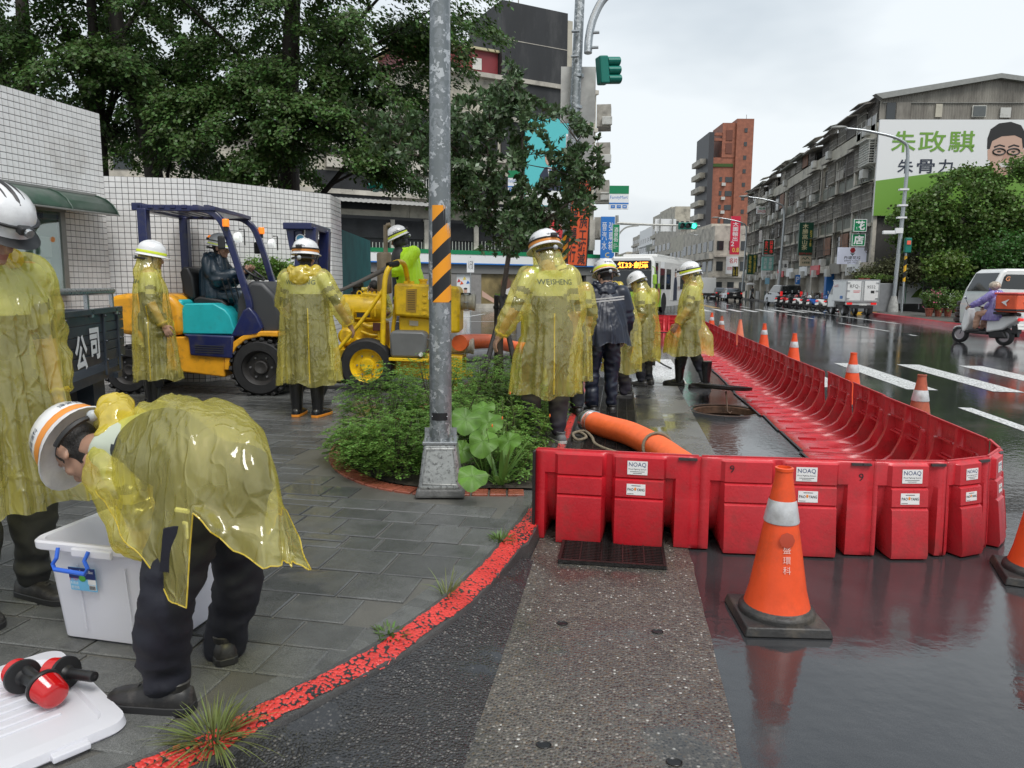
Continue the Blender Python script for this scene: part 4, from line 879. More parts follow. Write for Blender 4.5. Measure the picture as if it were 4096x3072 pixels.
for lb,(x0,y0,d0),(x1,y1,d1) in (('black timber stake leaning left of the young tree',(1935,1485,8.6),(2022,1180,8.95)),('black timber stake upright behind the young tree',(1985,1450,9.4),(1985,1182,9.1)),('black timber stake leaning right of the young tree',(2065,1500,8.7),(2000,1185,8.9))):
 a,b = at(x0,y0,d0),at(x1,y1,d1); a = a + (a - b)*((SWZ + .02 - a.z)/(a.z - b.z)); s_ = thing('tree_stake',lb,'stake',a,0,'stakes round the young tree'); MB().tube([(0,0,-.02),(b - a)*.5 + Vector((.008,0,0)),b - a],[.036,.033,.03],10).build('pole',m_stake,s_); MB().lathe([(.036,-.02),(.04,0),(.036,.02)],10,mat=frame((b - a)*.88,(1,0,0),(b - a).cross(Vector((1,0,0))))).build('tie',m_black,s_)
 # ------------------------------------------------------------ planting bed plants
def fern(label,x,y,h,r,nf,mat=None,leaf=.013,name='leafy_shrub'):
 t = thing(name,label,'shrub',(x,y,SWZ + .01),0,'feathery shrubs in the planting bed'); V = []; st = MB()
 for s in range(max(6,nf//24)):
  a = random.uniform(0,2*PI); q = random.uniform(.15,.9); top = Vector((r*q*math.cos(a),r*q*math.sin(a),h*random.uniform(.6,1.0)*(1 - .35*q*q))); st.tube([(top.x*.15,top.y*.15,0),(top.x*.6,top.y*.6,top.z*.55),top],[.006,.004,.002],5)
 st.build('stems',m_bark2,t)
 k = 9
 nf = int(nf*1.7)
 for f in range(nf):
  a = rng.uniform(0,2*PI); q = rng.uniform(0,1)**.5; zz = h*(rng.uniform(.12,1.0))*(1 - .4*q*q); p0 = np.array((r*q*math.cos(a),r*q*math.sin(a),zz))
  d = unit(np.array([[math.cos(a) + rng.normal()*.5,math.sin(a) + rng.normal()*.5,rng.uniform(-.1,.7)]]))[0]; L_ = rng.uniform(.06,.12); si = np.cross(d,(0,0,1.0)); si /= np.linalg.norm(si) + 1e-6
  u = np.linspace(.1,1,k); base = p0 + d*(u*L_)[:,None] + np.array((0,0,-1))*(u**2*L_*.4)[:,None]
  for sg in (-1,1):
   D_ = unit(np.tile(si*sg + d*.35,(k,1)) + rng.normal(size=(k,3))*.15); Nn = unit(np.tile(np.array((0,0,1.0)),(k,1)) + rng.normal(size=(k,3))*.25); ln = np.full(k,leaf*1.75)*rng.uniform(.8,1.25,k); V.append(leafverts(base,D_,Nn,ln,ln*.3))
 obj('foliage',quadmesh('foliage',np.concatenate(V),mat or m_leaf_fern),t); return t
fern('tall feathery shrub at the left end of the planting bed, before the pump wheel',-1.98,5.85,.74,.34,420)
fern('low bushy shrub hanging over the brick edge left of the steel pole',-1.62,5.05,.47,.36,420)
fern('feathery shrub just behind the steel pole base',-1.42,5.9,.55,.36,330)
fern('broad shrub in front of the yellow pump frame',-1.75,6.7,.75,.45,420)
fern('shrub under the pump drawbar, middle of the bed',-1.5,7.7,.62,.5,330)
fern('dense shrub around the foot of the young tree',-1.3,8.6,.58,.5,330)
fern('shrub between the young tree and the first yellow coat worker',-.9,7.6,.55,.34,300)
fern('ferny shrub behind the big round leaves',-.95,6.0,.42,.32,260)
fern('small shrub right of the cast pole base',-.82,5.25,.30,.22,180)
fern('far shrub at the back of the planting bed',-1.0,9.9,.5,.5,260)
fern('small sprawling shrub at the lower left brick edge',-2.02,5.3,.34,.22,150)
fern('taller leafy shrub with broad leaflets right of the young tree stakes',-1.0,6.9,.50,.3,170,m_leaf_vine,.02)
m_blade_w = M('variegated_blade',(.33,.40,.24),.45,island=.35,sub=.3); m_blade = M('iris_blade',(.13,.24,.05),.4,island=.35,sub=.3); m_dry = M('grass_blade',(.17,.20,.06),.5,island=.5,sub=.3)
def blade_mesh(mb,o,d,L_,w,curl,m=0,seg=5):
 d = Vector(d).normalized(); s = d.cross(Vector((0,0,1)));
 if s.length < .05:s = Vector((1,0,0))
 s.normalize(); l = []; r_ = []
 for i in range(seg + 1):
  u = i/seg; p = Vector(o) + d*(L_*u) + Vector((0,0,-1))*curl*L_*u*u + Vector((d.x,d.y,0))*curl*L_*.4*u*u; ww = w*(1 - u**2.2)*(.6 + .4*min(1,u*4)) + .0004; l.append(p - s*ww); r_.append(p + s*ww)
 mb.add(l + r_,[(i,i + 1,seg + 2 + i,seg + 1 + i) for i in range(seg)],m)
def tuft(name,label,cat,x,y,n,L_,w,mat,spread=.06,lean=.9,z=None,single=True,grp=None,part='blade'):
 t = thing(name,label,cat,(x,y,SWZ + .01 if z is None else z),0,grp); mb = MB()
 for k in range(n):
  a = random.uniform(0,2*PI); q = random.uniform(0,spread); ln = L_*random.uniform(.55,1.1); le = random.uniform(.1,lean)
  if not single:mb = MB()
  blade_mesh(mb,(q*math.cos(a),q*math.sin(a),0),(math.cos(a)*le,math.sin(a)*le,1),ln,w*random.uniform(.7,1.2),random.uniform(.1,.55))
  if not single:mb.build(part,mat,t,smooth=60,fix=False)
 if single:tag(mb.build('blades',mat,t,smooth=60,fix=False),kind='stuff')
 return t
tuft('variegated_grass','white striped grass clump just left of the steel pole','grass clump',-1.5,5.5,110,.42,.005,m_blade_w,.1,1.2,grp='striped grass clumps')
tuft('variegated_grass','white striped grass clump just right of the steel pole','grass clump',-1.05,6.25,130,.42,.005,m_blade_w,.12,1.2,grp='striped grass clumps')
tuft('variegated_grass','white striped grass clump below the young tree stakes','grass clump',-1.15,7.3,110,.42,.005,m_blade_w,.12,1.2,grp='striped grass clumps')
tuft('variegated_grass','dark narrow grass clump beside the first yellow coat worker','grass clump',-.72,6.6,80,.45,.005,m_blade,.08,1.0,grp='striped grass clumps')
tuft('iris_plant','sword leaved plant leaning over the bricks beside the barrier end','plant',-.80,4.83,26,.46,.016,m_blade,.05,1.3,single=False)
tuft('grass_tuft','wild grass tuft on the red kerb beside the torn shoe','grass tuft',-1.20,1.90,210,.17,.0020,m_dry,.06,2.8,z=.085,grp='grass tufts on the kerb')
tuft('grass_tuft','small grass tuft growing in the kerb joint near the barrier','grass tuft',-.74,3.02,40,.16,.002,m_dry,.03,1.2,z=.09,grp='grass tufts on the kerb')
tuft('grass_tuft','tiny weed clump against the barrier end on the kerb','grass tuft',-.62,3.75,60,.09,.004,m_leaf_vine,.05,1.6,z=.09,grp='grass tufts on the kerb')
tuft('grass_tuft','weed clump halfway along the red kerb','grass tuft',-.88,2.62,50,.06,.004,m_leaf_vine,.06,1.6,z=.09,grp='grass tufts on the kerb')
m_taro = M('big_round_leaf',(.10,.22,.025),.5,var=.35,vs=9,sub=.25); m_vein = M('pale_leaf_vein',(.13,.25,.05),.5)
t = thing('round_leaf_plant','plant with large round green leaves right of the steel pole','plant',(-.93,5.05,SWZ + .01)); tb = Vector((-.93,5.05,SWZ + .01))
for x,y,d,r_,tz,tx in ((1863,1676,5.0,.105,-50,15),(1953,1690,5.1,.10,-52,-10),(1931,1765,4.85,.10,-58,-5),(1888,1905,4.55,.095,-40,10),(2035,1765,4.95,.085,-48,-25),(1931,1630,5.3,.085,-25,-5),(1850,1800,4.95,.08,-60,20)):
 c = at(x,y,d) - tb; mt = Matrix.Translation(c) @ Matrix.Rotation(R(10),4,'Z') @ Matrix.Rotation(R(-tz),4,'X') @ Matrix.Rotation(R(tx),4,'Y')
 def lf(u,v,r_=r_):
  a = 2*PI*u; q = r_*v*(1 + .08*math.cos(3*a) - .22*max(0,math.cos(a - PI/2))**6 + .16*max(0,math.cos(a + PI/2))**3); return mt @ Vector((q*math.cos(a),q*math.sin(a),.015*math.sin(5*a)*v*v - .25*r_*v*v + .02*v))
 lo = MB().grid(lf,28,5).build('leaf',m_taro,t,smooth=60,fix=False)
 vn = MB()
 for k in range(8):a = 2*PI*(k/8 + .03); vn.tube([Vector(lf(a/(2*PI),q)) + (mt.to_3x3() @ Vector((0,0,.0012))) for q in (.05,.4,.7,.93)],[.0016,.0013,.001,.0006],4)
 vn.build('veins',m_vein,lo); MB().tube([(c.x*.15,c.y*.15,0),c*.6 + Vector((0,0,.02)),c],[.006,.005,.004],6).build('stalk',m_vein,t)
m_bud = M('orange_bud',(.75,.16,.03),.5); m_stalk = M('green_stalk',(.14,.2,.06),.5)
for lb,(bx,by),(x,y,d) in (('thin flower stalk with orange bud before the large round leaves',(-.86,4.9),(1945,1720,4.75)),('tall flower stalk with orange buds beside the first yellow coat worker',(-.72,5.1),(2045,1590,5.0)),('flower stalk with green pods before the worker in grey sneakers',(-.70,4.9),(2185,1680,4.8)),('wilted flower stalk in the middle of the leaves',(-.8,5.0),(2025,1690,4.9))):
 e = at(x,y,d); b = Vector((bx,by,SWZ + .01)); s_ = thing('flower_stalk',lb,'flower',b,0,'flower stalks in the planting bed'); e = e - b
 MB().tube([(0,0,0),e*.5 + Vector((.01,0,.03)),e],[.003,.0025,.0015],5).build('stem',m_stalk,s_)
 for k in range(3):q = e*(1 - .07*k); f = q + Vector((random.uniform(-.04,.04),0,.03)); MB().tube([q,f],[.0012,.001],4).build('side_stem',m_stalk,s_); MB().ball(f,(.005,.005,.012),8).build('bud',m_bud if k == 0 else m_leaf_lime,s_)
 # scatter of low ground cover and fallen leaves
cs = []
while len(cs) < 260:
 x,y = random.uniform(-2.25,-.6),random.uniform(4.8,10.7)
 if inpoly(x,y,bedpoly):cs.append((x,y,SWZ + .05))
gc = obj('ground_cover',quadmesh('ground_cover',clumps(cs,55,(.11,.11,.05),.022,.0,.9),m_leaf_fern)); tag(gc,'low green ground cover filling the planting bed','ground cover',kind='stuff')
# green corrugated hoarding beyond the tiled wall
a,b = cl((1362 - 2048)/FPX*13.6,13.6),cl((1484 - 2048)/FPX*17.2,17.2); d = (b - a); L_ = d.length; d.normalize(); n = Vector((d.y,-d.x,0)); t = thing('green_hoarding','teal corrugated metal hoarding next to the tiled wall end','hoarding',a)
k = int(L_/.035); MB().loft([[d*(L_*i/k) + n*(.018*math.cos(PI*i)) + Vector((0,0,z)) for z in (0.05,2.5)] for i in range(k + 1)],closed=False,caps=False).build('corrugated_sheet',M('teal_sheet',(.015,.13,.13),.35,var=.2,vs=3),t,smooth=25)
MB().box(d*(L_/2) + Vector((0,0,.08)),(L_,.06,.12),rz=math.atan2(d.y,d.x)).build('sill',m_alum,t,smooth=0)
# ------------------------------------------------------------ buildings
m_conc = M('stained_concrete',(.47,.44,.38),.75,var=.25,vs=.9,dirt=(.12,.11,.10),ds=.55,da=.7,bump=.2,bs=8)
m_cream = M('cream_tile_wall',(.46,.43,.35),.6,var=.15,vs=.8,dirt=(.13,.12,.10),ds=.6,da=.75,bump=.3,bs=14)
m_panelg = M('green_grey_infill',(.20,.21,.175),.6,var=.25,vs=1.2,dirt=(.05,.05,.045),ds=.8,da=.6)
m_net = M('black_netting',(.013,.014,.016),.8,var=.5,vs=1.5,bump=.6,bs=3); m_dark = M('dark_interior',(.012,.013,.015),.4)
m_win = M('dark_window_pane',(.03,.036,.04),.08,spec=.7); m_bar = M('rusty_grille',(.34,.32,.28),.55,metal=.3,var=.35,vs=2); m_barw = M('white_grille',(.60,.60,.55),.45,var=.1)
m_sheet = M('weathered_corrugated_sheet',(.23,.215,.185),.6,var=.25,vs=.7,dirt=(.07,.06,.05),ds=.8,da=.7,stretch=(1,1,.25)); m_ac = M('air_conditioner_white',(.52,.52,.49),.5,dirt=(.2,.19,.17),ds=3)
m_blackwall = M('black_painted_wall',(.022,.023,.025),.55,var=.3,vs=.5,dirt=(.10,.10,.098),ds=.7,da=.45,stretch=(1,1,.25)); m_redsheet = M('red_sheet',(.20,.025,.03),.5,var=.15,vs=1); m_brickt = M('red_brick_tile',(.30,.105,.06),.6,var=.3,vs=1.5,dirt=(.18,.07,.05),ds=6)
m_grn = M('sign_green',(.0,.20,.075),.4); m_sblue = M('sign_blue',(.02,.16,.50),.4); m_swhite = M('sign_white',(.75,.76,.76),.4); m_teal = M('poster_teal',(.10,.52,.54),.45); m_yel_s = M('sign_yellow',(.8,.62,.12),.4); m_red_s = M('sign_red',(.55,.03,.04),.4); m_dgreen = M('sign_dark_green',(.012,.075,.045),.4); m_orange_s = M('sign_orange',(.70,.10,.025),.4); m_lime = M('billboard_green',(.16,.33,.045),.5)
# --- corner building with convenience store across the junction
FO = Vector((-9.75,48.15,0)); FU = Vector((.806,.592,0)).normalized(); FN = Vector((FU.y,-FU.x,0))
def fs(x,y):p = onp(x,y,FO,FN); return (p - FO).dot(FU),p.z
cb = thing('corner_building','grimy corner apartment block with convenience store and black netted balconies','building',FO)
FA = math.atan2(FU.y,FU.x)
def fbox(x0,x1,y0,y1,mat,name,par,d0=0.0,d1=.1,bevel=0):
 xm = min(max((x0 + x1)/2,1700),2200) if x1 - x0 > 400 else (x0 + x1)/2; s0 = fs(x0,y0)[0]; s1 = fs(x1,y1)[0]; z1 = fs(xm,y0)[1]; z0 = fs(xm,y1)[1]; c = FU*((s0 + s1)/2) + FN*((d0 + d1)/2); return MB().box((c.x,c.y,(z0 + z1)/2),(abs(s1 - s0),d1 - d0,abs(z1 - z0)),rz=FA).build(name,mat,par,smooth=0,bevel=bevel)
def fmat(x,y,d):s,z = fs(x,y); p = FO + FU*s + FN*d; return frame((p.x,p.y,z),FU,(0,0,1))
def flocal(x,y,d):s,z = fs(x,y); p = FU*s + FN*d; return frame((p.x,p.y,z),FU,(0,0,1))
def fbz(x0,x1,z0,z1,mat,name,par,d0=0.0,d1=.1):
 s0,_ = fs(x0,1000); s1,_ = fs(x1,1000); c = FU*((s0 + s1)/2) + FN*((d0 + d1)/2); return MB().box((c.x,c.y,(z0 + z1)/2),(abs(s1 - s0),d1 - d0,z1 - z0),rz=FA).build(name,mat,par,smooth=0)
ZT = fs(2125,27)[1]; ZM = fs(2100,320)[1]; ZS = fs(1900,190)[1]; fbz(1640,2372,0,ZM,m_cream,'wall',cb,-14,0); fbz(880,1639,0,fs(1300,540)[1],m_cream,'wall',cb,-14,-.01)
fbz(2000,2252,10,ZT,m_blackwall,'stair_tower',cb,-5,.15); fbz(2254,2274,8,ZT - .4,m_cream,'tower_side',cb,-5,.05)
for z in (ZT - 2.4,ZT - 4.9,ZT - 7.4):fbz(2000,2252,z,z + .04,m_conc,'tower_joint',cb,.15,.17)
fbz(1640,1999,ZM,ZS,m_redsheet,'roof_shed',cb,-6,-.4); fbz(1620,2001,ZS,ZS + .15,M('pale_yellow_trim',(.5,.46,.28),.5),'shed_fascia',cb,-6,-.2)
fbz(1900,1935,ZM + .3,ZS - .5,m_barw,'shed_window',cb,-.4,-.36)
MB().cyl(FU*fs(2130,60)[0] + FN*-2 + Vector((0,0,ZT)),FU*fs(2130,60)[0] + FN*-2 + Vector((0,0,ZT + 1.4)),.04).build('antenna',m_bar,cb)
# store front
def fm_band(par):
 fbox(1300,2376,1003,1019,m_grn,'green_fascia',par,.1,.78); fbox(1300,2376,1019,1053,m_swhite,'white_fascia',par,.1,.75); fbox(1300,2376,1053,1058,m_sblue,'blue_fascia',par,.1,.77); fbox(1300,2372,1058,1094,M('grey_lintel',(.16,.16,.155),.6),'lintel',par,.0,.55)
fm_band(cb)
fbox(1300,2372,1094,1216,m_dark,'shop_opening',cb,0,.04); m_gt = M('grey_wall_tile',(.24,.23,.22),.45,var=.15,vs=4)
for x0,x1 in ((1300,1560),(1600,1815),(1872,1912),(2056,2104),(2330,2372)):fbox(x0,x1,1094,1216,m_gt,'pillar',cb,.04,.5)
fbox(1300,2110,1216,1236,m_conc,'plinth',cb,0,.6)
fbox(1815,1872,1096,1216,m_swhite,'poster',cb,.3,.36); fbox(1912,2056,1096,1216,M('window_photo',(.22,.17,.075),.4,var=.7,vs=.7),'window_picture',cb,.3,.36)
pp = flocal(1985,1180,.365); skin_p = M('printed_skin',(.55,.36,.28),.5); white_p = M('printed_pale',(.62,.60,.58),.5)
MB().prism([(-1.25,.3),(-.2,-.35),(.1,-.3),(.15,-.42),(-.3,-.55),(-1.25,-.1)],.01,pp).build('printed_arm',skin_p,cb,smooth=0); MB().prism([(.25,-.5),(.5,.4),(.9,.55),(1.15,.1),(1.2,-.5)],.012,pp).build('printed_child',white_p,cb,smooth=0)
MB().prism([(.15,.9),(.35,1.15),(.7,1.2),(.95,.9),(.85,.5),(.45,.35),(.2,.55)],.014,pp).build('printed_hair',M('printed_brown',(.16,.08,.05),.5),cb,smooth=0); MB().prism([(-.15,-.2),(-.3,.15),(-.05,.05),(.2,.2),(.05,-.2)],.013,pp).build('printed_seedling',m_leaf_lime,cb,smooth=0)
pp = flocal(1843,1160,.365)
for x,c in ((-.22,skin_p),(.18,skin_p)):MB().lathe([(.15,0),(.15,.01)],14,mat=pp @ Matrix.Translation((x,-.05,0)) @ Matrix.Diagonal((.85,1.15,1,1))).build('printed_face',c,cb); MB().lathe([(.13,0),(.13,.012)],12,mat=pp @ Matrix.Translation((x,.09,0)) @ Matrix.Diagonal((1,.5,1,1))).build('printed_hair',m_ink,cb)
for x,y,c in ((-.3,.6,m_red_s),(.1,.75,m_yel_s),(.35,.5,m_sblue),(-.1,.45,m_orange_s)):MB().prism([(-.12,-.1),(.14,-.05),(.0,.14)],.01,pp @ Matrix.Translation((x,y,0))).build('printed_shape',c,cb,smooth=0)
fbox(2100,2130,1070,1092,M('lime_sign',(.35,.55,.03),.4,emit=.3),'shop_sign',cb,.75,.9)
fbox(2112,2330,1094,1236,m_win,'glass_door',cb,.1,.14)
for x in (2112,2165,2215,2270):fbox(x,x + 6,1094,1236,m_sblue if x == 2112 else m_alum,'door_frame',cb,.14,.2)
# first floor behind nets, corrugated canopy, upper floors
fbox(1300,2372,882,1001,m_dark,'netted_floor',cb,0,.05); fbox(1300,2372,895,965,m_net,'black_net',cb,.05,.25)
for x in (1556,1690,1888,2060,2230,2350):fbox(x,x + 18,880,1002,m_conc,'column',cb,.05,.34)
for x0,x1 in ((1400,1540),(1590,1680),(1790,1880),(1920,1985),(2000,2050),(2090,2220)):
 mb = MB(); s0,_ = fs(x0,980); s1,_ = fs(x1,980); n = int((s1 - s0)/.22); z1 = fs(x0,966)[1]; z0 = fs(x0,1000)[1]
 for i in range(n + 1):p = FU*(s0 + (s1 - s0)*i/n) + FN*.29; mb.cyl((p.x,p.y,z0),(p.x,p.y,z1),.02,n=5)
 tag(mb.build('window_bars',m_barw,cb),kind='stuff')
k = 120; s0,s1 = fs(1250,865)[0],fs(2290,865)[0]; mb = MB().loft([[FU*(s0 + (s1 - s0)*i/k) + FN*d + Vector((0,0,z + .03*(i % 2))) for d,z in ((.0,6.75),(1.3,6.35))] for i in range(k + 1)],closed=False,caps=False); mb.build('corrugated_canopy',M('grey_canopy',(.33,.33,.32),.5,var=.2),cb,smooth=0)
for x0,x1,y0,y1 in ((1250,1560,690,835),(1830,2030,700,850),(1250,1560,470,620),(1620,1800,480,620),(1830,1985,480,620),(2040,2085,500,620)):fbox(x0,x1,y0,y1,m_net,'black_net',cb,0,.22)
for x0,x1 in ((1574,1690),(1700,1820)):
 w = fbox(x0,x1,715,788,m_win,'window',cb,0,.06); mb = MB(); s0,z1 = fs(x0,715); s1,z0 = fs(x1,788); n = 12
 for i in range(n + 1):p = FU*(s0 + (s1 - s0)*i/n) + FN*.2; mb.box((p.x,p.y,(z0 + z1)/2),(.05,.05,z1 - z0),rz=FA)
 mb.box((FU*((s0 + s1)/2) + FN*.24) + Vector((0,0,z1)),(s1 - s0,.1,.06),rz=FA); mb.box((FU*((s0 + s1)/2) + FN*.24) + Vector((0,0,z0)),(s1 - s0,.1,.06),rz=FA); tag(mb.build('window_bars',m_barw,cb),kind='stuff')
for z in (6.9,9.6,12.3,ZM - .3):fbz(900 if z < 10 else 1640,2372,z,z + .28,m_conc,'floor_band',cb,0,.32)
fbox(1560,1830,640,700,m_conc,'balcony_wall',cb,0,.5); fbox(1300,1560,640,680,m_conc,'balcony_wall',cb,0,.45)
# cages and boxes hanging off the street side of the corner
for z in (5.0,7.6,10.2,12.8):p = FU*fs(2372,1000)[0] + Vector((.55,.9,0)); MB().box((p.x,p.y,z + .7),(1.0,1.8,1.5)).build('side_balcony',m_bar if z % 5 else m_conc,cb,smooth=0); MB().box((p.x + .25,p.y - 1.0,z + .3),(.7,.35,.55)).build('air_conditioner',m_ac,cb,smooth=0,bevel=.03)
for x,y in ((1600,860),(2230,560)):pass
# teal campaign banner and shop signs
def board(name,label,cat,mt,w,h,mat,d=.12,edge=None,grp=None):
 t = thing(name,label,cat,mat=mt,group=grp); MB().box((0,0,-d/2),(w,h,d)).build('panel',mat,t,smooth=0)
 if edge:
  e = min(w,h)*.045
  for x,y,a,b in ((0,h/2 - e/2,w,e),(0,-h/2 + e/2,w,e),(-w/2 + e/2,0,e,h - 2*e),(w/2 - e/2,0,e,h - 2*e)):MB().box((x,y,.008),(a,b,.012)).build('border',edge,t,smooth=0)
 return t
I4 = Matrix.Identity(4)
def T2(x,y,z=0):return Matrix.Translation((x,y,z))
s0,z1 = fs(2088,470); s1,z0 = fs(2262,838); bw,bh = s1 - s0,z1 - z0
t = board('teal_banner','tall teal banner of a smiling person in a dark suit on the corner block','banner',fmat(2175,654,.6),bw,bh,m_teal,.1)
m_suit = M('printed_navy',(.025,.032,.055),.5); m_hairp = M('printed_black',(.018,.016,.016),.5)
MB().prism([(-.8,-2.3),(-.75,-.9),(-.35,-.35),(.25,-.25),(.75,-.6),(1.0,-2.3)],.01,T2(.1,0)).build('printed_suit',m_suit,t,smooth=0)
MB().prism([(-.15,-.35),(.2,-.3),(.12,-1.2),(-.02,-1.2)],.014,T2(.1,0)).build('printed_shirt',white_p,t,smooth=0); MB().prism([(-.02,-.45),(.08,-.45),(.1,-1.2),(0,-1.3)],.018,T2(.12,0)).build('printed_tie',m_sblue,t,smooth=0)
MB().lathe([(.42,0),(.42,.018)],20,mat=T2(.08,.25) @ Matrix.Diagonal((.82,1.15,1,1))).build('printed_face',skin_p,t); MB().prism([(-.36,.3),(-.3,.68),(.0,.82),(.38,.7),(.46,.3),(.36,.5),(-.1,.55)],.022,T2(.08,0)).build('printed_hair',m_hairp,t,smooth=0)
for x in (-.1,.2):MB().lathe([(.035,0),(.035,.022)],8,mat=T2(.04 + x,.28) @ Matrix.Diagonal((1.4,.6,1,1))).build('printed_eye',m_hairp,t)
MB().prism([(-.15,.03),(.18,.03),(.02,-.06)],.022,T2(.08,0)).build('printed_smile',white_p,t,smooth=0)
MB().box((0,-bh/2 + .55,.012),(bw*.98,1.0,.01)).build('white_footer',m_swhite,t,smooth=0); MB().box((bw/2 - .22,1.35,.012),(.34,1.3,.01)).build('name_strip',m_swhite,t,smooth=0); text('服務處',T2(bw/2 - .22,1.35,.02),.34,m_ink,t,vertical=True)
def famsign(label,mt,w,h):
 t = board('store_sign',label,'shop sign',mt,w,h,m_swhite,.16,grp='store signs'); MB().box((0,h*.33,.008),(w,h*.34,.012)).build('green_band',m_grn,t,smooth=0); MB().box((0,-h*.25,.008),(w,h*.06,.012)).build('blue_band',m_sblue,t,smooth=0)
 text('FamilyMart',T2(0,-.01*h,.002),.3,m_sblue,t,w=w*.9);
 for x,s in ((-.3,'WC'),(0,'ATM'),(.3,'i')):q = MB().box((w*x,-h*.39,.008),(w*.22,h*.13,.01)).build('icon_plate',m_sblue,t,smooth=0); text(s,T2(w*x,-h*.39,.014),.1,m_swhite,q,w=w*.15)
 return t
famsign('green white and blue store sign projecting at right of the corner block',frame(at(2476,790,51),RGT,(0,0,1)),78*51/FPX,92*51/FPX)
famsign('small store sign half hidden behind the young tree',frame(at(2056,725,47),RGT,(.0,0,1)),48*47/FPX,85*47/FPX)
for y in (775,812):p0,p1 = at(2374,y,52),at(2437,y,51.1); s_ = thing('sign_bracket','steel arm holding the store sign, %s of the pair' % ('upper' if y < 800 else 'lower'),'bracket',p0,0,'arms of the store sign'); MB().cyl((0,0,0),p1 - p0,.05).build('arm',m_alum,s_)
def camsign(name,label,x0,x1,y0,y1,dep,mat,lines,tmat,vertical=True,edge=None,d=.15,cat='sign',grp=None,bold=.0,tilt=0):
 w,h = (x1 - x0)*dep/FPX,(y1 - y0)*dep/FPX; mt = frame(at((x0 + x1)/2,(y0 + y1)/2,dep),RGT,(0,0,1)) @ Matrix.Rotation(R(tilt),4,'Z'); t = board(name,label,cat,mt,w,h,mat,d,edge,grp)
 n = len(lines)
 for i,l in enumerate(lines):
  if isinstance(l,tuple):s,fx,fy,fw,fh,v,c = l
  else:s,fx,fy,fw,fh,v,c = l,((i + .5)/n - .5 if vertical else 0),(0 if vertical else .5 - (i + .5)/n),(.7/n if vertical else .85),(.9 if vertical else .7/n),vertical,None
  text(s,T2(w*fx,h*fy,.006),.3,c or tmat,t,w=w*fw,h=h*fh,vertical=v,bold=bold)
 return t
camsign('red_banner','red real estate banner behind the first yellow coat worker',2170,2256,882,1000,44,m_red_s,[('看屋',.22,-.25,.55,.3,False,None),('半外',-.3,-.3,.4,.28,False,None),('090',.25,.3,.5,.22,False,None),('山',-.25,.22,.35,.25,False,None)],m_swhite,tilt=-4)
camsign('blue_shop_sign','tall blue sign with white characters beside the mast pole',2403,2458,868,1032,51,m_sblue,[('晉汽水',-.24,.03,.36,.66,True,None),('弘車箱',.24,.03,.36,.66,True,None),('C',0,-.42,.3,.12,False,m_yel_s)],m_swhite)
mp = at(2468,1146,46.5); mp.z = 0
t = thing('signal_mast','grey mast pole with long arm over the far road','signal mast',mp)
pa = lambda x,y:at(x,y,46.3) - mp
MB().tube([(0,0,0),pa(2468,862)],[.14,.1],12).build('pole',m_alum,t); MB().tube([pa(2468,893),pa(2600,899),pa(2800,904)],[.09,.07,.05],10).build('arm',m_alum,t); MB().tube(resample3([pa(2470,950),pa(2485,925),pa(2510,908),pa(2555,902)],5),.05,8).build('brace',m_alum,t)
t = camsign('street_name_sign','narrow green street name sign on the mast pole',2449,2478,897,1010,46,m_grn,[('酒泉街',0,.13,.62,.5,True,None),('Jiu',-.1,-.2,.4,.06,False,None),('Quan',0,-.27,.66,.06,False,None),('St.',-.15,-.33,.3,.05,False,None)],m_swhite,edge=m_swhite,d=.05)
t = camsign('road_sign','pale back of a road sign hanging on the mast arm',2620,2704,876,925,46.6,m_swhite,[],m_ink,d=.05)
for x in (2640,2690):q = at(x,898,46.45); MB().box(t.matrix_world.inverted() @ q,(.08,1.0,.06)).build('clamp',m_alum,t,smooth=0)
def signal(label,c,w,h,lit,horiz=True,rz=0):
 t = thing('traffic_signal',label,'traffic light',c,rz,'traffic lights'); mtl = M('signal_green_housing',(.0,.16,.12),.4); n = 3
 MB().box((0,0,0),(w,.22,h)).build('housing',mtl,t,smooth=0,bevel=.03)
 for i in range(3):
  x = (i - 1)*w/3.1 if horiz else 0; z = 0 if horiz else (1 - i)*h/3.1; r_ = min(w,h)*.36 if horiz else w*.36; on = lit == i
  MB().lathe([(r_,0),(r_,.03),(.001,.05)],18,mat=frame((x,-.11,z),(1,0,0),(0,0,1))).build('lens',M('lit_green_lens',(.05,1.0,.55),.2,emit=2.2) if on else M('unlit_lens',(.02,.018,.016),.2),t)
  MB().loft([[(x + r_*1.1*math.cos(a),-.11 - d,z + r_*1.1*math.sin(a)) for a in np.linspace(-.4,PI + .4,14)] for d in (0,.24)],closed=False,caps=False).build('visor',mtl,t)
 return t
signal('green lit horizontal traffic light hanging on the mast arm',at(2750,904,46.0),73*46/FPX,27*46/FPX,2,True,YAW)
tp = at(1330,740,30); t = signal('horizontal green traffic light cluster beyond the low tiled wall',at(1515,745,30),1.15,.36,-1,True,R(-55)); MB().tube([(-.6,0,.3),(-2.0,.4,.5),(-3,.8,.2)],.05,8).build('arm',m_alum,t)
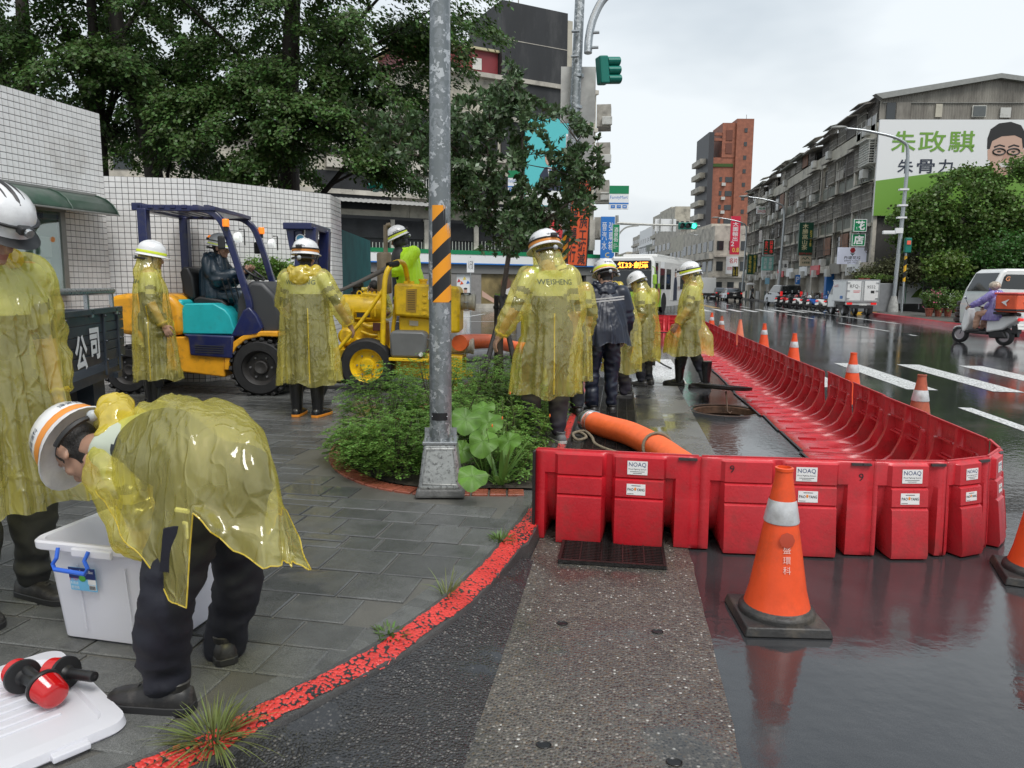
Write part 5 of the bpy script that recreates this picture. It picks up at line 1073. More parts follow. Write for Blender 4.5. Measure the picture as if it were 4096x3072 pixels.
# --- near traffic pole with bracket, signal back and works sign
NP_ = cl((2268 - 2048)/FPX*15.2,15.2); NP_.z = SWZ
t = thing('traffic_pole','tall grey steel pole carrying the signal and the orange works sign','pole',NP_)
np_ = lambda x,y,d=15.2:at(x,y,d) - NP_
MB().tube([(0,0,0),np_(2262,1140),np_(2278,860),np_(2300,430),np_(2322,-60)],[.135,.13,.125,.112,.10],20).build('shaft',m_pole,t,smooth=60)
for y in (980,):MB().tube([np_(2263,1150),np_(2272,940)],[.137,.133],20).build('hazard_wrap',m_haz,t)
MB().tube(resample3([np_(2352,212,15.0),np_(2356,150,15.0),np_(2375,70,15.0),np_(2420,-10,15.0),np_(2500,-60,15.0)],5),.085,12).build('bracket_arm',m_galv,t)
for x,y in ((2302,125),(2300,225),(2382,130),(2378,190)):MB().box(np_(x,y,15.0),(.16,.1,.03)).build('bracket_bolt',m_galv,t,smooth=0)
for y in (305,430,560,690):MB().lathe([(.125,-.03),(.128,0),(.125,.03)],16,mat=Matrix.Translation(np_(2268 + (1140 - y)*.052,y))).build('clamp',m_galv,t)
w,h = 130*15.4/FPX,215*15.4/FPX
t = camsign('road_sign','pale metal back of a large sign on the near traffic pole',2243,2382,272,488,15.4,M('pale_sign_metal',(.56,.56,.53),.45,var=.12,vs=4,dirt=(.35,.33,.3),ds=3),[],m_ink,d=.03)
t = camsign('road_sign','narrow grey sign back lower on the near traffic pole',2300,2375,520,740,15.4,M('grey_sign_metal',(.34,.34,.33),.45,var=.15,vs=4),[],m_ink,d=.03)
def sigback(label,c):
 t = thing('traffic_signal',label,'traffic light',c,R(25),'traffic lights'); mtl = M('signal_green_housing',(.0,.16,.12),.4,dirt=(.05,.2,.16),ds=8)
 MB().box((0,0,0),(.34,.2,.9)).build('housing',mtl,t,smooth=0,bevel=.04)
 for i in range(3):MB().loft([[(.0 + .17*math.cos(a) + .0,.1 + d,(1 - i)*.29 + .15*math.sin(a)) for a in np.linspace(0,2*PI,18)] for d in (0,.28)],closed=False,caps=False).build('visor',mtl,t); MB().lathe([(.14,0),(.001,.03)],14,mat=frame((0,.11,(1 - i)*.29),(-1,0,0),(0,0,1))).build('lens',M('unlit_lens',(.02,.018,.016),.2),t)
 return t
t = sigback('green three lamp signal head hanging right of the near pole',at(2410,282,14.9)); t.rotation_euler = (R(6),0,R(-62)); t.scale = (.72,1.0,.60)
t = camsign('works_sign','orange roadworks sign with black characters on the near traffic pole',2278,2358,718,1062,14.9,m_orange_s,[('前道路施工縮減',.2,0,.40,.96,True,None),('減速慢行',-.26,-.05,.32,.82,True,None)],m_ink,edge=m_black,d=.02,tilt=-2.5,bold=.012)
# ------------------------------------------------------------ long apartment row on the right
XF = 17.0; Y0,Y1 = 53.6,105.0; ZF = [3.0,5.9,8.8,11.7]
rb = thing('apartment_row','long grimy apartment block with caged balconies along the right side','building',(XF,Y0,0))
NB = 11; bl = (Y1 - Y0)/NB
MB().box((1.5,(Y1 - Y0)/2 + .3,5.85),(3,Y1 - Y0 - .6,11.7)).build('wall',m_conc,rb,smooth=0)
MB().box((1.9,(Y1 - Y0)/2 + .4,13.0),(2.4,Y1 - Y0 - .8,2.4)).build('roof_storey',m_sheet,rb,smooth=0)
for z in ZF[1:]:MB().box((-.15,(Y1 - Y0)/2,z - .05),(.3,Y1 - Y0,.22)).build('floor_band',m_cream,rb,smooth=0)
MB().box((-.2,(Y1 - Y0)/2,ZF[3] + .35),(.3,Y1 - Y0,1.0)).build('roof_parapet',m_cream,rb,smooth=0)
MB().box((-.35,(Y1 - Y0)/2,3.0),(.7,Y1 - Y0,.55)).build('arcade_beam',m_conc,rb,smooth=0)
me_pan = MB().box((0,0,0),(.06,bl*.46,.95)).mesh('infill_panel',[m_panelg],0); me_win = MB().box((0,0,0),(.05,bl*.8,1.35)).mesh('window',[m_win],0)
me_mul = MB().box((0,-bl*.13,0),(.05,.06,1.35)).box((0,bl*.13,0),(.05,.06,1.35)).box((0,0,.3),(.05,bl*.8,.05)).mesh('window_frame',[m_bar],0)
def cage(nb,nh,mat,dep=.36,solid_=False,w=bl*.44,h=1.5):
 mb = MB()
 for i in range(nb + 1):mb.box((-dep,-w/2 + w*i/nb,0),(.035,.035,h))
 for j in range(nh + 1):mb.box((-dep,0,-h/2 + h*j/nh),(.04,w,.035))
 for s in (-1,1):
  for j in range(nh + 1):mb.box((-dep/2,s*w/2,-h/2 + h*j/nh),(dep,.035,.035))
  mb.box((-dep/2,s*w/2,0),(.035,.035,h))
 mb.box((-dep/2,0,-h/2 - .02),(dep,w,.04)).box((-dep/2 - .08,0,h/2 + .06),(dep + .3,w + .1,.04))
 for s in (-.8,-.3,.3,.8):mb.box((-dep/2,s*w/2,-h/2 - .2),(dep,.03,.03),mat=Matrix.Rotation(R(35),3,'Y'))
 if solid_:mb.box((-dep*.95,0,-h*.28),(.03,w,h*.42))
 return mb.mesh('balcony_cage',[mat],0)
m_glz = M('grey_glazing',(.10,.11,.11),.15); m_bar2 = M('dark_grille',(.18,.165,.15),.55,var=.3,vs=2)
cages = [cage(12,3,m_bar),cage(10,2,m_bar2),cage(12,5,m_bar),cage(5,2,m_bar,solid_=True),cage(12,3,m_bar2,.3),cage(8,9,m_barw,.7)]
me_glass = MB().box((-.3,0,0),(.05,bl*.42,1.4)).mesh('balcony_glazing',[m_glz],0); me_ac = MB().box((0,0,0),(.35,.8,.6)).box((-.18,0,0),(.02,.5,.5)).mesh('air_conditioner',[m_ac],0); me_board = MB().box((-.32,0,0),(.05,bl*.42,1.4)).mesh('plywood_screen',[M('rusty_board',(.20,.10,.06),.7,var=.4,vs=2)],0)
random.seed(21)
for b in range(NB):
 yc = (b + .5)*bl
 for f in range(4):
  zf = ZF[f]
  if f < 3:
   for s in (-.24,.24):o = obj('infill_panel',me_pan,rb); o.location = (-.04,yc + s*bl,zf + .55)
   o = obj('window',me_win,rb); o.location = (-.03,yc,zf + 1.85); q = obj('window_frame',me_mul,o); q.location = (-.04,0,0)
  for s in (-.24,.24):
   r_ = random.random(); zz = zf + 1.9 if f < 3 else zf + 1.75
   if f == 2 and b == 0 and s < 0:ci = 5
   else:ci = random.choice((0,0,1,2,3,4))
   if r_ < .78 or (f == 2 and b == 0):o = obj('balcony_cage',cages[ci],rb); o.location = (0,yc + s*bl,zz)
   if r_ > .55 and r_ < .7:o = obj('balcony_glazing',me_glass,rb); o.location = (0,yc + s*bl,zz)
   elif r_ > .92:o = obj('plywood_screen',me_board,rb); o.location = (0,yc + s*bl,zz)
   if random.random() < .3:o = obj('air_conditioner',me_ac,rb); o.location = (-.5,yc + s*bl + .5,zf + .6)
   if random.random() < .22:MB().box((-.5,yc + s*bl,zz + .95),(.9,bl*.46,.05),mat=Matrix.Rotation(R(-14),3,'Y')).build('awning',random.choice((m_sheet,m_bar,m_panelg)),rb,smooth=0)
 MB().box((-.12,b*bl,6),(.24,.4,11.9)).build('pilaster',m_conc,rb,smooth=0)
 for k in range(2):x = random.uniform(.3,bl - .3); MB().tube([(-.35,b*bl + x,3.2),(-.36,b*bl + x + .1,7),(-.34,b*bl + x,11.8)],.04,5).build('pipe',m_bar2,rb)
 # rooftop sheds: a slanted sheet over each roof-storey bay
 hgt = random.uniform(-.3,.5) + (.4 if b == 0 else 0)
 MB().box((2.2,yc,14.2 + hgt*.6),(6.5,bl*(.98 if b % 3 else .7),.08),mat=Matrix.Rotation(R(-9),3,'Y')).build('roof_sheet',random.choice((m_sheet,m_bar2,m_panelg)),rb,smooth=0)
 MB().box((.5,yc,13.3),(.05,bl*.8,1.0)).build('roof_window',m_win,rb,smooth=0)
 # arcade shops
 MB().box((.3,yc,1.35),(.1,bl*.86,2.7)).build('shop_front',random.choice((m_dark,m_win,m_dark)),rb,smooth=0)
 MB().box((-.3,b*bl,1.4),(.6,.55,2.8)).build('arcade_pillar',m_conc if b != 2 else m_sblue,rb,smooth=0)
 MB().box((-.75,yc + random.uniform(-1,1),3.0),(.08,bl*.6,.8)).build('fascia_sign',random.choice((m_swhite,m_sheet,m_bar,m_red_s,m_panelg)),rb,smooth=0)
 o = obj('air_conditioner',me_ac,rb); o.location = (-.85,yc + random.uniform(-1.5,1.5),2.7)
 for k in range(3):MB().box((-.25,yc + random.uniform(-2,2),random.uniform(.5,1.2)),(.3,.5,random.uniform(.6,1.4)),bevel=0).build('shop_goods',random.choice((m_red_s,m_swhite,m_bark2,m_dgreen,m_galv)),rb,smooth=0) if False else MB().box((-.25,yc + random.uniform(-2,2),.55),(.3,.5,1.1)).build('shop_goods',random.choice((m_red_s,m_swhite,m_bark2,m_dgreen,m_galv)),rb,smooth=0)
mbw = MB()
for k in range(14):
 z = random.uniform(4,11); a = random.uniform(0,30); L_ = random.uniform(8,20); mbw.tube([(-.5,a + L_*i/6,z - .4*math.sin(PI*i/6)) for i in range(7)],.018,4)
tag(mbw.build('cables',m_black,rb),kind='stuff')
MB().box((-.32,2.3,12.6),(.06,4.2,1.1)).build('top_window',m_win,rb,smooth=0)
for y in (.25,1.3,2.3,3.3,4.3):MB().box((-.36,y,12.6),(.06,.08,1.15)).build('top_window_frame',m_barw,rb,smooth=0)
# gable end with corrugated cladding and windows
GA = R(7); GU = Vector((math.cos(GA),math.sin(GA),0)); GO = Vector((XF,Y0 - .05,0)); GN = Vector((GU.y,-GU.x,0))
def gs(x,y):p = onp(x,y,GO,GN); return (p - GO).dot(GU),p.z
gb = thing('gable_wall','dark gable end of the apartment block with corrugated cladding on top','wall',GO)
gm = lambda d:frame(GN*d,GU,(0,0,1))
MB().prism([(0,0),(20,0),(20,14),(0,14)],.15,gm(-.16)).build('concrete_wall',M('black_stained_concrete',(.055,.053,.05),.8,var=.4,vs=.5,dirt=(.2,.19,.17),ds=.4,da=.6),gb,smooth=0)
a0 = gs(3520,400); a1 = gs(3990,318); a2 = gs(4300,362); b0 = gs(3520,478); b2 = gs(4300,478)
k = 150; rings = []
for i in range(k + 1):
 s = a0[0] + (a2[0] - a0[0])*i/k; zt = a0[1] + (a1[1] - a0[1])*(s - a0[0])/(a1[0] - a0[0]) if s < a1[0] else a1[1] + (a2[1] - a1[1])*(s - a1[0])/(a2[0] - a1[0]); rings.append([GU*s + GN*(.02 + .03*(i % 2)) + Vector((0,0,z)) for z in (b0[1],zt)])
MB().loft(rings,closed=False,caps=False).build('corrugated_cladding',m_sheet,gb,smooth=0)
MB().prism([a0,a1,a2,(a2[0],a2[1] + .3),(a1[0],a1[1] + .3),(a0[0] - .5,a0[1] + .3)],.5,gm(-.1)).build('roof_edge',m_alum,gb,smooth=0)
def gbox(x0,x1,y0,y1,mat,name,par,d=.1):
 s0,z1 = gs(x0,y0); s1,z0 = gs(x1,y1); c = GU*((s0 + s1)/2) + GN*d; return MB().box((c.x,c.y,(z0 + z1)/2),(s1 - s0,.08,z1 - z0),rz=GA).build(name,mat,par,smooth=0)
gbox(3545,3580,412,478,m_win,'window',gb); gbox(3580,3635,410,478,m_sheet,'patched_panel',gb)
w = gbox(3886,3937,424,470,m_barw,'window_frame',gb,.12); gbox(3889,3910,427,467,m_glz,'pane',w,.17); gbox(3913,3934,427,467,m_glz,'pane',w,.17); gbox(3998,4036,432,472,m_ac,'patched_panel',gb,.12); gbox(3740,3762,418,470,m_cream,'patched_panel',gb,.12)
gbox(3530,4300,412,414,m_alum,'batten',gb,.08)
for w in w.children:w.matrix_parent_inverse = Matrix.Identity(4)
# billboard
s0,z1 = gs(3512,482); s1,z0 = gs(4330,868); bw,bh = s1 - s0,z1 - z0; p = GO + GU*((s0 + s1)/2) + GN*.3
bm = frame((p.x,p.y,(z0 + z1)/2),GU,(0,0,1)); t = board('billboard','huge white and green billboard with green characters and a face in glasses','billboard',bm,bw,bh,m_swhite,.15)
def bl_(x,y):s,z = gs(x,y); return s - (s0 + s1)/2,z - (z0 + z1)/2
g0,g1 = bl_(3512,726),bl_(4330,610); MB().prism([(-bw/2,-bh/2),(bw/2,-bh/2),(bw/2,g1[1]),(-bw/2,g0[1])],.01,T2(0,0)).build('green_field',m_lime,t,smooth=0)
for ch,x0,x1 in (('朱',3560,3652),('政',3668,3770),('騏',3788,3884)):a,b = bl_(x0,527),bl_(x1,612); text(ch,T2((a[0] + b[0])/2,(a[1] + b[1])/2,.02),1,m_lime,t,w=b[0] - a[0],h=a[1] - b[1],bold=.012)
for ch,x0,x1 in (('朱',3583,3642),('骨',3660,3726),('力',3745,3798)):a,b = bl_(x0,640),bl_(x1,696); text(ch,T2((a[0] + b[0])/2,(a[1] + b[1])/2,.02),1,m_suit,t,w=b[0] - a[0],h=a[1] - b[1],bold=.012)
c = bl_(4012,610); fk = 1/59.
def fpoly(pts,mat,nm,z):MB().prism([(c[0] + (x - 4012)*fk,c[1] - (y - 610)*fk) for x,y in pts],z,T2(0,0)).build(nm,mat,t,smooth=0)
fpoly([(3945,600),(3948,560),(3975,540),(4020,530),(4060,545),(4078,575),(4080,620),(4070,660),(4045,690),(4012,700),(3975,690),(3955,655)],skin_p,'printed_face',.012)
fpoly([(3938,600),(3936,560),(3945,525),(3975,503),(4020,497),(4060,510),(4080,540),(4084,590),(4076,600),(4068,560),(4040,548),(3990,552),(3955,570),(3948,600)],m_hairp,'printed_hair',.02)
for x in (3985,4040):MB().tube([(c[0] + (x - 4012 + 24*math.cos(2*PI*k/16))*fk,c[1] - (610 - 610 + 12*math.sin(2*PI*k/16))*fk,.022) for k in range(16)],.05,5,loop=True).build('printed_glasses',m_hairp,t); MB().lathe([(.09,0),(.09,.022)],8,mat=T2(c[0] + (x - 4012)*fk,c[1] - 0*fk,0) @ Matrix.Diagonal((1.6,.6,1,1))).build('printed_eye',m_hairp,t)
fpoly([(3940,605),(3948,598),(3952,640),(3945,645)],skin_p,'printed_ear',.013); fpoly([(4078,600),(4086,605),(4082,645),(4076,640)],skin_p,'printed_ear',.013)
for x in (3985,4040):fpoly([(x - 22,590),(x,582),(x + 22,588),(x + 20,593),(x,588),(x - 20,596)],m_hairp,'printed_brow',.021)
fpoly([(3955,655),(3975,690),(4012,700),(4045,690),(4070,660),(4048,682),(4012,690),(3980,682)],M('printed_face_shade',(.48,.28,.21),.5),'printed_jaw',.0205)  # jaw shading drawn into the printed face as darker skin
fpoly([(3985,655),(4042,652),(4030,668),(4000,670)],white_p,'printed_smile',.022); fpoly([(4005,612),(4020,612),(4026,640),(4000,640)],M('printed_face_shade',(.48,.28,.21),.5),'printed_nose',.02)  # nose shadow drawn in the same darker skin colour
# ------------------------------------------------------------ further buildings up the street
def block(label,x0,x1,y0,dep,mat,deep=25,fl=3.2,bays=3,cat='building',name='apartment_block',win=None,side=True,roof=None):
 a,b = at(x0,1148,dep),at(x1,1148,dep); w = (b - a).length; h = at(x0,y0,dep).z; t = thing(name,label,cat,mat=frame((a.x,a.y,0),RGT,FWD))
 MB().box((w/2,deep/2,h/2),(w,deep,h)).build('wall',mat,t,smooth=0)
 n = int(h/fl)
 for f in range(n):
  for k in range(bays):
   o = MB().box((w*(k + .5)/bays,-.03,f*fl + fl*.55),(w/bays*.55,.08,fl*.45)).build('window',win or m_win,t,smooth=0)
  MB().box((w/2,-.2,f*fl + .1),(w,.4,.25)).build('ledge',m_conc,t,smooth=0)
  if side:
   for k in range(6):MB().box((-.03,deep*(k + .5)/6,f*fl + fl*.55),(.1,deep/6*.6,fl*.5)).build('window',win or m_win,t,smooth=0)
   MB().box((-.35,deep/2,f*fl + .15),(.7,deep,.9)).build('balcony',mat,t,smooth=0)
 MB().box((w/2,deep/2,h + .3),(w*.7,deep*.5,.8 if roof is None else roof)).build('roof_room',m_conc,t,smooth=0); return t
block('grey four storey block beyond the long caged apartment row',2850,2992,905,108,m_conc,20,3,3)
block('pale block with rounded balconies left of the red printing sign',2770,2850,925,130,m_cream,20,3,3)
block('narrow grey block in the middle distance of the street',2715,2790,905,165,m_conc,30,3.2,3)
block('cream roofed block below the brick tower',2690,2750,830,190,m_cream,30,3.2,3)
block('white building beyond the bus roof',2610,2700,905,260,m_swhite,30,3.4,5)
block('grey hazy block far down the street',2570,2630,935,320,m_conc,30,3.4,4)
block('pale low building at the end of the street',2500,2590,1010,420,m_cream,30,3.4,4)
block('dark slab building behind the red printing sign',2655,2700,960,210,m_panelg,30,3.4,3)
# brick tower with stepped top
TD = 150.; a = at(2862,1148,TD); t = thing('brick_tower','tall red brick tower with stepped top and open frame','building',mat=frame((a.x,a.y,0),RGT,FWD)); px = TD/FPX
def zz(y):return at(2862,y,TD).z
def tb(x0,x1,y0,y1,dy0,dy1,mat,nm):MB().box((((x0 + x1)/2 - 2862)*px,(dy0 + dy1)/2,(zz(y0) + zz(y1))/2),((x1 - x0)*px,dy1 - dy0,zz(y0) - zz(y1))).build(nm,mat,t,smooth=0)
tb(2918,2984,494,1150,0,9,m_brickt,'main_shaft'); tb(2828,2918,640,1150,.6,9,m_brickt,'front_wall'); tb(2866,2918,508,640,.5,8,m_brickt,'upper_room'); tb(2812,2832,545,1150,0,10,M('dark_grey_cladding',(.045,.045,.05),.5),'grey_fin'); tb(2832,2866,545,556,.6,1.2,m_brickt,'frame_beam'); tb(2832,2866,566,576,.6,1.2,m_brickt,'frame_beam')
for i in range(9):tb(2948,2960,530 + i*52,546 + i*52,-.06,.1,m_win,'window')
for i in range(4):tb(2885,2912,715 + i*54,735 + i*54,.5,.62,m_win,'window'); tb(2862,2872,715 + i*54,732 + i*54,.5,.62,m_win,'window'); tb(2870,2885,738 + i*54,750 + i*54,.1,.6,m_ac,'air_conditioner')
for y in (535,585):tb(2880,2905,y,y + 40,.4,.55,M('brown_recess',(.16,.055,.035),.7),'recess')
for i in range(9):tb(2790,2812,640 + i*54,660 + i*54,2,9,m_cream if i % 2 else m_conc,'balcony')
tb(2832,2912,664,676,.4,.6,m_leaf_dark,'roof_planting'); MB().tube([((2965 - 2862)*px,2,zz(494)),((2965 - 2862)*px,2,zz(470))],.05,5).build('antenna',m_bar2,t)
# ------------------------------------------------------------ projecting shop signs on the right row
def rsign(name,label,x0,x1,y0,y1,mat,lines,tmat,vertical=True,edge=None,X=15.9,grp='shop signs on the right row',bold=.01,d=.18):
 c = onp((x0 + x1)/2,(y0 + y1)/2,(X,0,0),Vector((-1,0,0))); dep = (c - CP).dot(CROT @ Vector((0,0,-1))); return camsign(name,label,x0,x1,y0,y1,dep,mat,lines,tmat,vertical,edge,d,'shop sign',grp,bold)
rsign('shop_sign','upper square green sign with one white flower character',3415,3467,877,926,m_grn,[('花',0,0,.75,.75,False,None)],m_swhite,edge=m_swhite,bold=.03)
rsign('shop_sign','lower square green sign with one white shop character',3408,3461,935,984,m_grn,[('店',0,0,.75,.75,False,None)],m_swhite,edge=m_swhite,bold=.03)
t = rsign('shop_sign','white florist sign with red flower below the green squares',3353,3466,990,1056,M('florist_white',(.62,.64,.76),.4,emit=.12),[('丹堤花坊',0,-.12,.6,.2,False,None),('DANTE FLORIST',0,-.30,.56,.09,False,None),('2391-7446',0,-.42,.34,.08,False,None)],m_ink)
for k in range(6):a = k*PI/3; MB().ball((0,0,0),(.09,.09,.02),8).xf(T2(.11*math.cos(a),.38 + .11*math.sin(a),.012)).build('petal',M('flower_red',(.4,.02,.03),.5),t)
MB().ball((0,0,0),(.07,.07,.03),8).xf(T2(0,.38,.012)).build('flower_heart',M('flower_red',(.4,.02,.03),.5),t); MB().prism([(-.015,.25),(.015,.25),(.03,-.02),(0,-.02)],.015,T2(0,0)).build('flower_stem',m_ink,t,smooth=0)
for s in (-1,1):MB().prism([(0,.02),(s*.12,.12),(s*.16,.2),(s*.04,.14)],.015,T2(0,0)).build('flower_leaf',m_dgreen,t,smooth=0)
rsign('shop_sign','tall dark green tea shop sign with cream characters',3196,3252,891,1020,m_dgreen,[('木勝高山茶',-.08,.06,.42,.80,True,None),('批發零售',.34,.02,.16,.5,True,m_yel_s),('2597-0101',0,-.45,.9,.06,False,m_red_s)],M('sign_cream',(.75,.68,.42),.4))
t = rsign('shop_sign','beige sign with green hills under the tea shop sign',3200,3245,1023,1063,M('beige_sign',(.55,.47,.34),.5),[('木勝茶園',0,-.18,.7,.22,False,None)],m_dgreen,X=16.0); MB().prism([(-.45,-.05),(-.2,.25),(-.05,.1),(.12,.3),(.45,-.05),(.12,.2),(-.05,.02),(-.2,.16)],.012,T2(0,.05)).build('hill_mark',m_dgreen,t,smooth=0)
rsign('shop_sign','dark green car repair sign with red characters in six cells',3052,3098,958,1021,m_dgreen,[('全汽二',-.22,.02,.3,.8,True,None),('興車休',.22,.02,.3,.8,True,None)],M('sign_bright_red',(.75,.05,.05),.4,emit=.2),edge=m_swhite)
rsign('shop_sign','pale teal car wash sign hanging above the breakfast sign',3048,3094,1027,1081,M('pale_teal',(.22,.50,.46),.4),[('洗打美',-.22,.0,.28,.8,True,None),('車腊容',.22,.0,.28,.8,True,None)],m_swhite)
rsign('shop_sign','small white breakfast sign under the teal car wash sign',3047,3093,1083,1105,m_swhite,[('早午餐',.15,0,.55,.6,False,None)],m_ink)
rsign('shop_sign','green community centre sign with two columns of yellow characters',2990,3028,1018,1097,m_dgreen,[('活動場所',-.24,0,.3,.85,True,None),('鄰江里里民',.24,0,.26,.9,True,None)],m_yel_s)
rsign('shop_sign','tall red large format printing sign with a discount number',2922,2960,866,1017,M('sign_crimson',(.62,.03,.07),.4),[('大圖輸出',.0,.1,.6,.5,True,None),('2',-.25,-.22,.35,.12,False,None),('0.8',.1,-.38,.7,.12,False,m_yel_s)],m_swhite)
rsign('shop_sign','white and red business card printing sign below the red one',2905,2952,1026,1095,m_swhite,[('名片',.1,.25,.7,.3,False,m_red_s),('印刷',-.2,-.2,.4,.2,False,m_red_s)],m_red_s)
rsign('shop_sign','narrow dark sign with yellow columns below the card printing sign',2930,2953,1066,1106,m_ink,[('陳董祥',-.24,0,.35,.85,True,None),('王世堅牌',.24,0,.3,.85,True,None)],m_yel_s,X=15.7)
rsign('shop_sign','small red square sign above the parked white car',2853,2882,1065,1095,m_red_s,[('印章',0,.1,.7,.4,False,None)],m_swhite)
rsign('shop_sign','red breakfast board far down the right side',2808,2843,1060,1081,m_red_s,[('早餐店',0,0,.85,.6,False,None)],m_swhite)
rsign('shop_sign','pale blue board with dark characters under the red breakfast board',2810,2848,1088,1107,M('pale_blue',(.5,.6,.66),.4),[('新景',0,0,.7,.7,False,None)],m_ink)
rsign('shop_sign','tall cream gardening sign far down the right side',2785,2803,972,1050,M('cream_sign',(.62,.62,.45),.4),[('新景園藝',0,0,.6,.85,True,None)],m_dgreen)
rsign('shop_sign','white and green rental banner hung on the upper balcony',3028,3068,826,855,m_swhite,[('租售',0,.22,.6,.3,False,m_grn),('2599-2700',0,-.18,.9,.34,False,None)],m_red_s,X=16.2)
rsign('shop_sign','white brush lettered sign above the parked dark car',3117,3153,1042,1084,m_swhite,[('食事',0,0,.7,.4,False,None)],m_ink,X=16.1)
# ------------------------------------------------------------ street lamps and kerbside furniture on the right
def lamp(label,x,y,h,arm,base=True,lean=0):
 t = thing('street_lamp',label,'street lamp',(x,y,0),0,'street lamps on the right side')
 MB().lathe([(.30,0),(.27,.5),(.16,1.0),(.15,1.05)] if base else [(.16,0),(.15,.4)],16).build('base',M('worn_painted_steel',(.36,.36,.34),.5,var=.25,vs=6,dirt=(.1,.09,.08),ds=5),t,smooth=50)
 MB().tube(resample3([(0,0,.9),(.12,0,h*.5),(.16,0,h*.88),(-.3,-.05,h*.97),(-arm*.6,-.1,h*1.02),(-arm,-.15,h*1.04)],6),[.13 - .075*i/30 for i in range(31)],10).build('pole',m_galv,t,smooth=60)
 MB().ball((-arm - .35,-.15,h*1.045),(.48,.15,.10),12).build('lamp_head',m_alum,t); return t
lt = lamp('near street lamp with camera and pedestrian signal beside the flower shop',16.0,46.3,10.3,3.4)
m_hz2 = stripes('hazard_wrap_far',(.75,.42,.02),(.012,.012,.013),1.4,.5,.8)
MB().cyl((.45,-.1,0),(.45,-.1,3.9),.06).build('sign_pipe',m_galv,lt); MB().cyl((.45,-.1,1.9),(.45,-.1,3.4),.075).build('hazard_wrap',m_hz2,lt)
MB().box((-.55,-.1,4.75),(.75,.22,.2),bevel=0).build('camera_body',m_swhite,lt,smooth=0,bevel=.03) if False else MB().box((-.55,-.1,4.75),(.75,.22,.2)).build('camera_body',m_swhite,lt,smooth=0,bevel=.03)
MB().box((-.05,-.15,4.85),(.4,.2,.3)).build('camera_bracket',m_swhite,lt,smooth=0); MB().box((.45,-.25,4.0),(.34,.3,.85)).build('pedestrian_signal',M('signal_green_housing',(.0,.16,.12),.4),lt,smooth=0,bevel=.03); MB().box((.45,-.42,4.15),(.2,.04,.22)).build('signal_face',M('signal_red_man',(.5,.08,.05),.4,emit=.4),lt,smooth=0)
for z in (5.6,6.3,7.2):MB().box((.05,-.1,z),(.5,.3,.1)).build('clamp',m_swhite,lt,smooth=0)
lamp('second street lamp along the right side, behind the tea shop sign',14.6,72,9.5,3.2,False); lamp('third street lamp along the right side, by the community sign',14.6,93,9.5,3.2,False); lamp('fourth street lamp farther up the right side',14.4,122,9.5,3.2,False); lamp('farthest street lamp above the small white truck',14.4,160,9.5,3.2,False)
def post_sign(label,x,y,dep,w,h,hp,mat,txt,tm,z=None):
 c = at(x,y,dep); t = thing('sign_post',label,'sign',(c.x,c.y,0),YAW,'sign posts on the right side'); MB().cyl((0,.05,0),(0,.05,c.z + h/2 + .05),.035).build('post',m_galv,t); p = MB().box((0,0,c.z),(w,.04,h)).build('plate',mat,t,smooth=0)
 if txt:text(txt,frame((0,-.022,c.z),(1,0,0),(0,0,1)),.3,tm,p,w=w*.7,h=h*.6)
 return t
post_sign('blue disabled parking sign in front of the shops',3191,1118,62,.38,.78,0,m_sblue,'P',m_swhite); post_sign('pale blue bus stop sign above the dark parked cars',3069,1124,76,.45,.65,0,M('bus_stop_blue',(.25,.5,.66),.4),None,None); post_sign('red and white narrow bus stop post left of the near street lamp',3518,1095,50,.3,1.5,0,m_swhite,'公車',m_red_s)
post_sign('white no stopping sign in front of the convenience store',1882,1060,42,.42,.85,0,m_swhite,'人行道',m_ink)
# pavement with red kerb in front of the flower shop
pk = resample([(13.55,43.4),(13.2,37),(12.85,33.4),(12.55,28.9),(12.6,24.5),(13.0,20),(13.6,12)],6)
mb = MB().loft([[(p.x,p.y,0),(p.x + .03,p.y,.16),(p.x + .35,p.y,.165)] for p in pk],closed=False,caps=False); ok = mb.build('red_kerb_opposite',M('red_kerb_paint_far',(.42,.02,.035),.3,var=.2,vs=2),smooth=0); tag(ok,kind='structure')
mb = MB().loft([[(p.x + .34,p.y,.16),(60,p.y,.17)] for p in pk],closed=False,caps=False); op = mb.build('pavement_opposite',M('far_pavement',(.10,.095,.088),.35,var=.25,vs=1.2,rv=.15),smooth=0); tag(op,kind='structure')
mb = MB(); rect(mb,15.2,17.2,44,400,.12); mb.add([(15.2,44,0),(15.2,400,0),(15.2,400,.12),(15.2,44,.12)],[(0,1,2,3)]); fp = mb.build('arcade_pavement',_m['far_pavement'],smooth=0); tag(fp,kind='structure')
mb = MB(); mb.box((-12,75,.06),(19.4,56,.12)); mb2 = mb
t = thing('grey_planter','grey metal utility box with potted plants on top beside the lamp','utility box',(15.0,46.8,0),YAW); MB().box((0,0,.95),(2.3,.9,1.7)).build('cabinet',M('grey_cabinet',(.17,.175,.18),.45,var=.15,vs=3),t,smooth=0,bevel=.03); MB().box((0,0,.1),(2.2,.85,.2)).build('striped_plinth',m_hz2,t,smooth=0)
for x in (-.9,-.55):MB().lathe([(.12,1.8),(.17,2.1)],10,mat=T2(x,-.2)).build('pot',m_brick,t)
obj('potted_plants',quadmesh('potted_plants',clumps([(x,-.1,2.15) for x in np.linspace(-1,1,14)],40,(.14,.2,.14),.1,.0),m_leaf_lime),t)
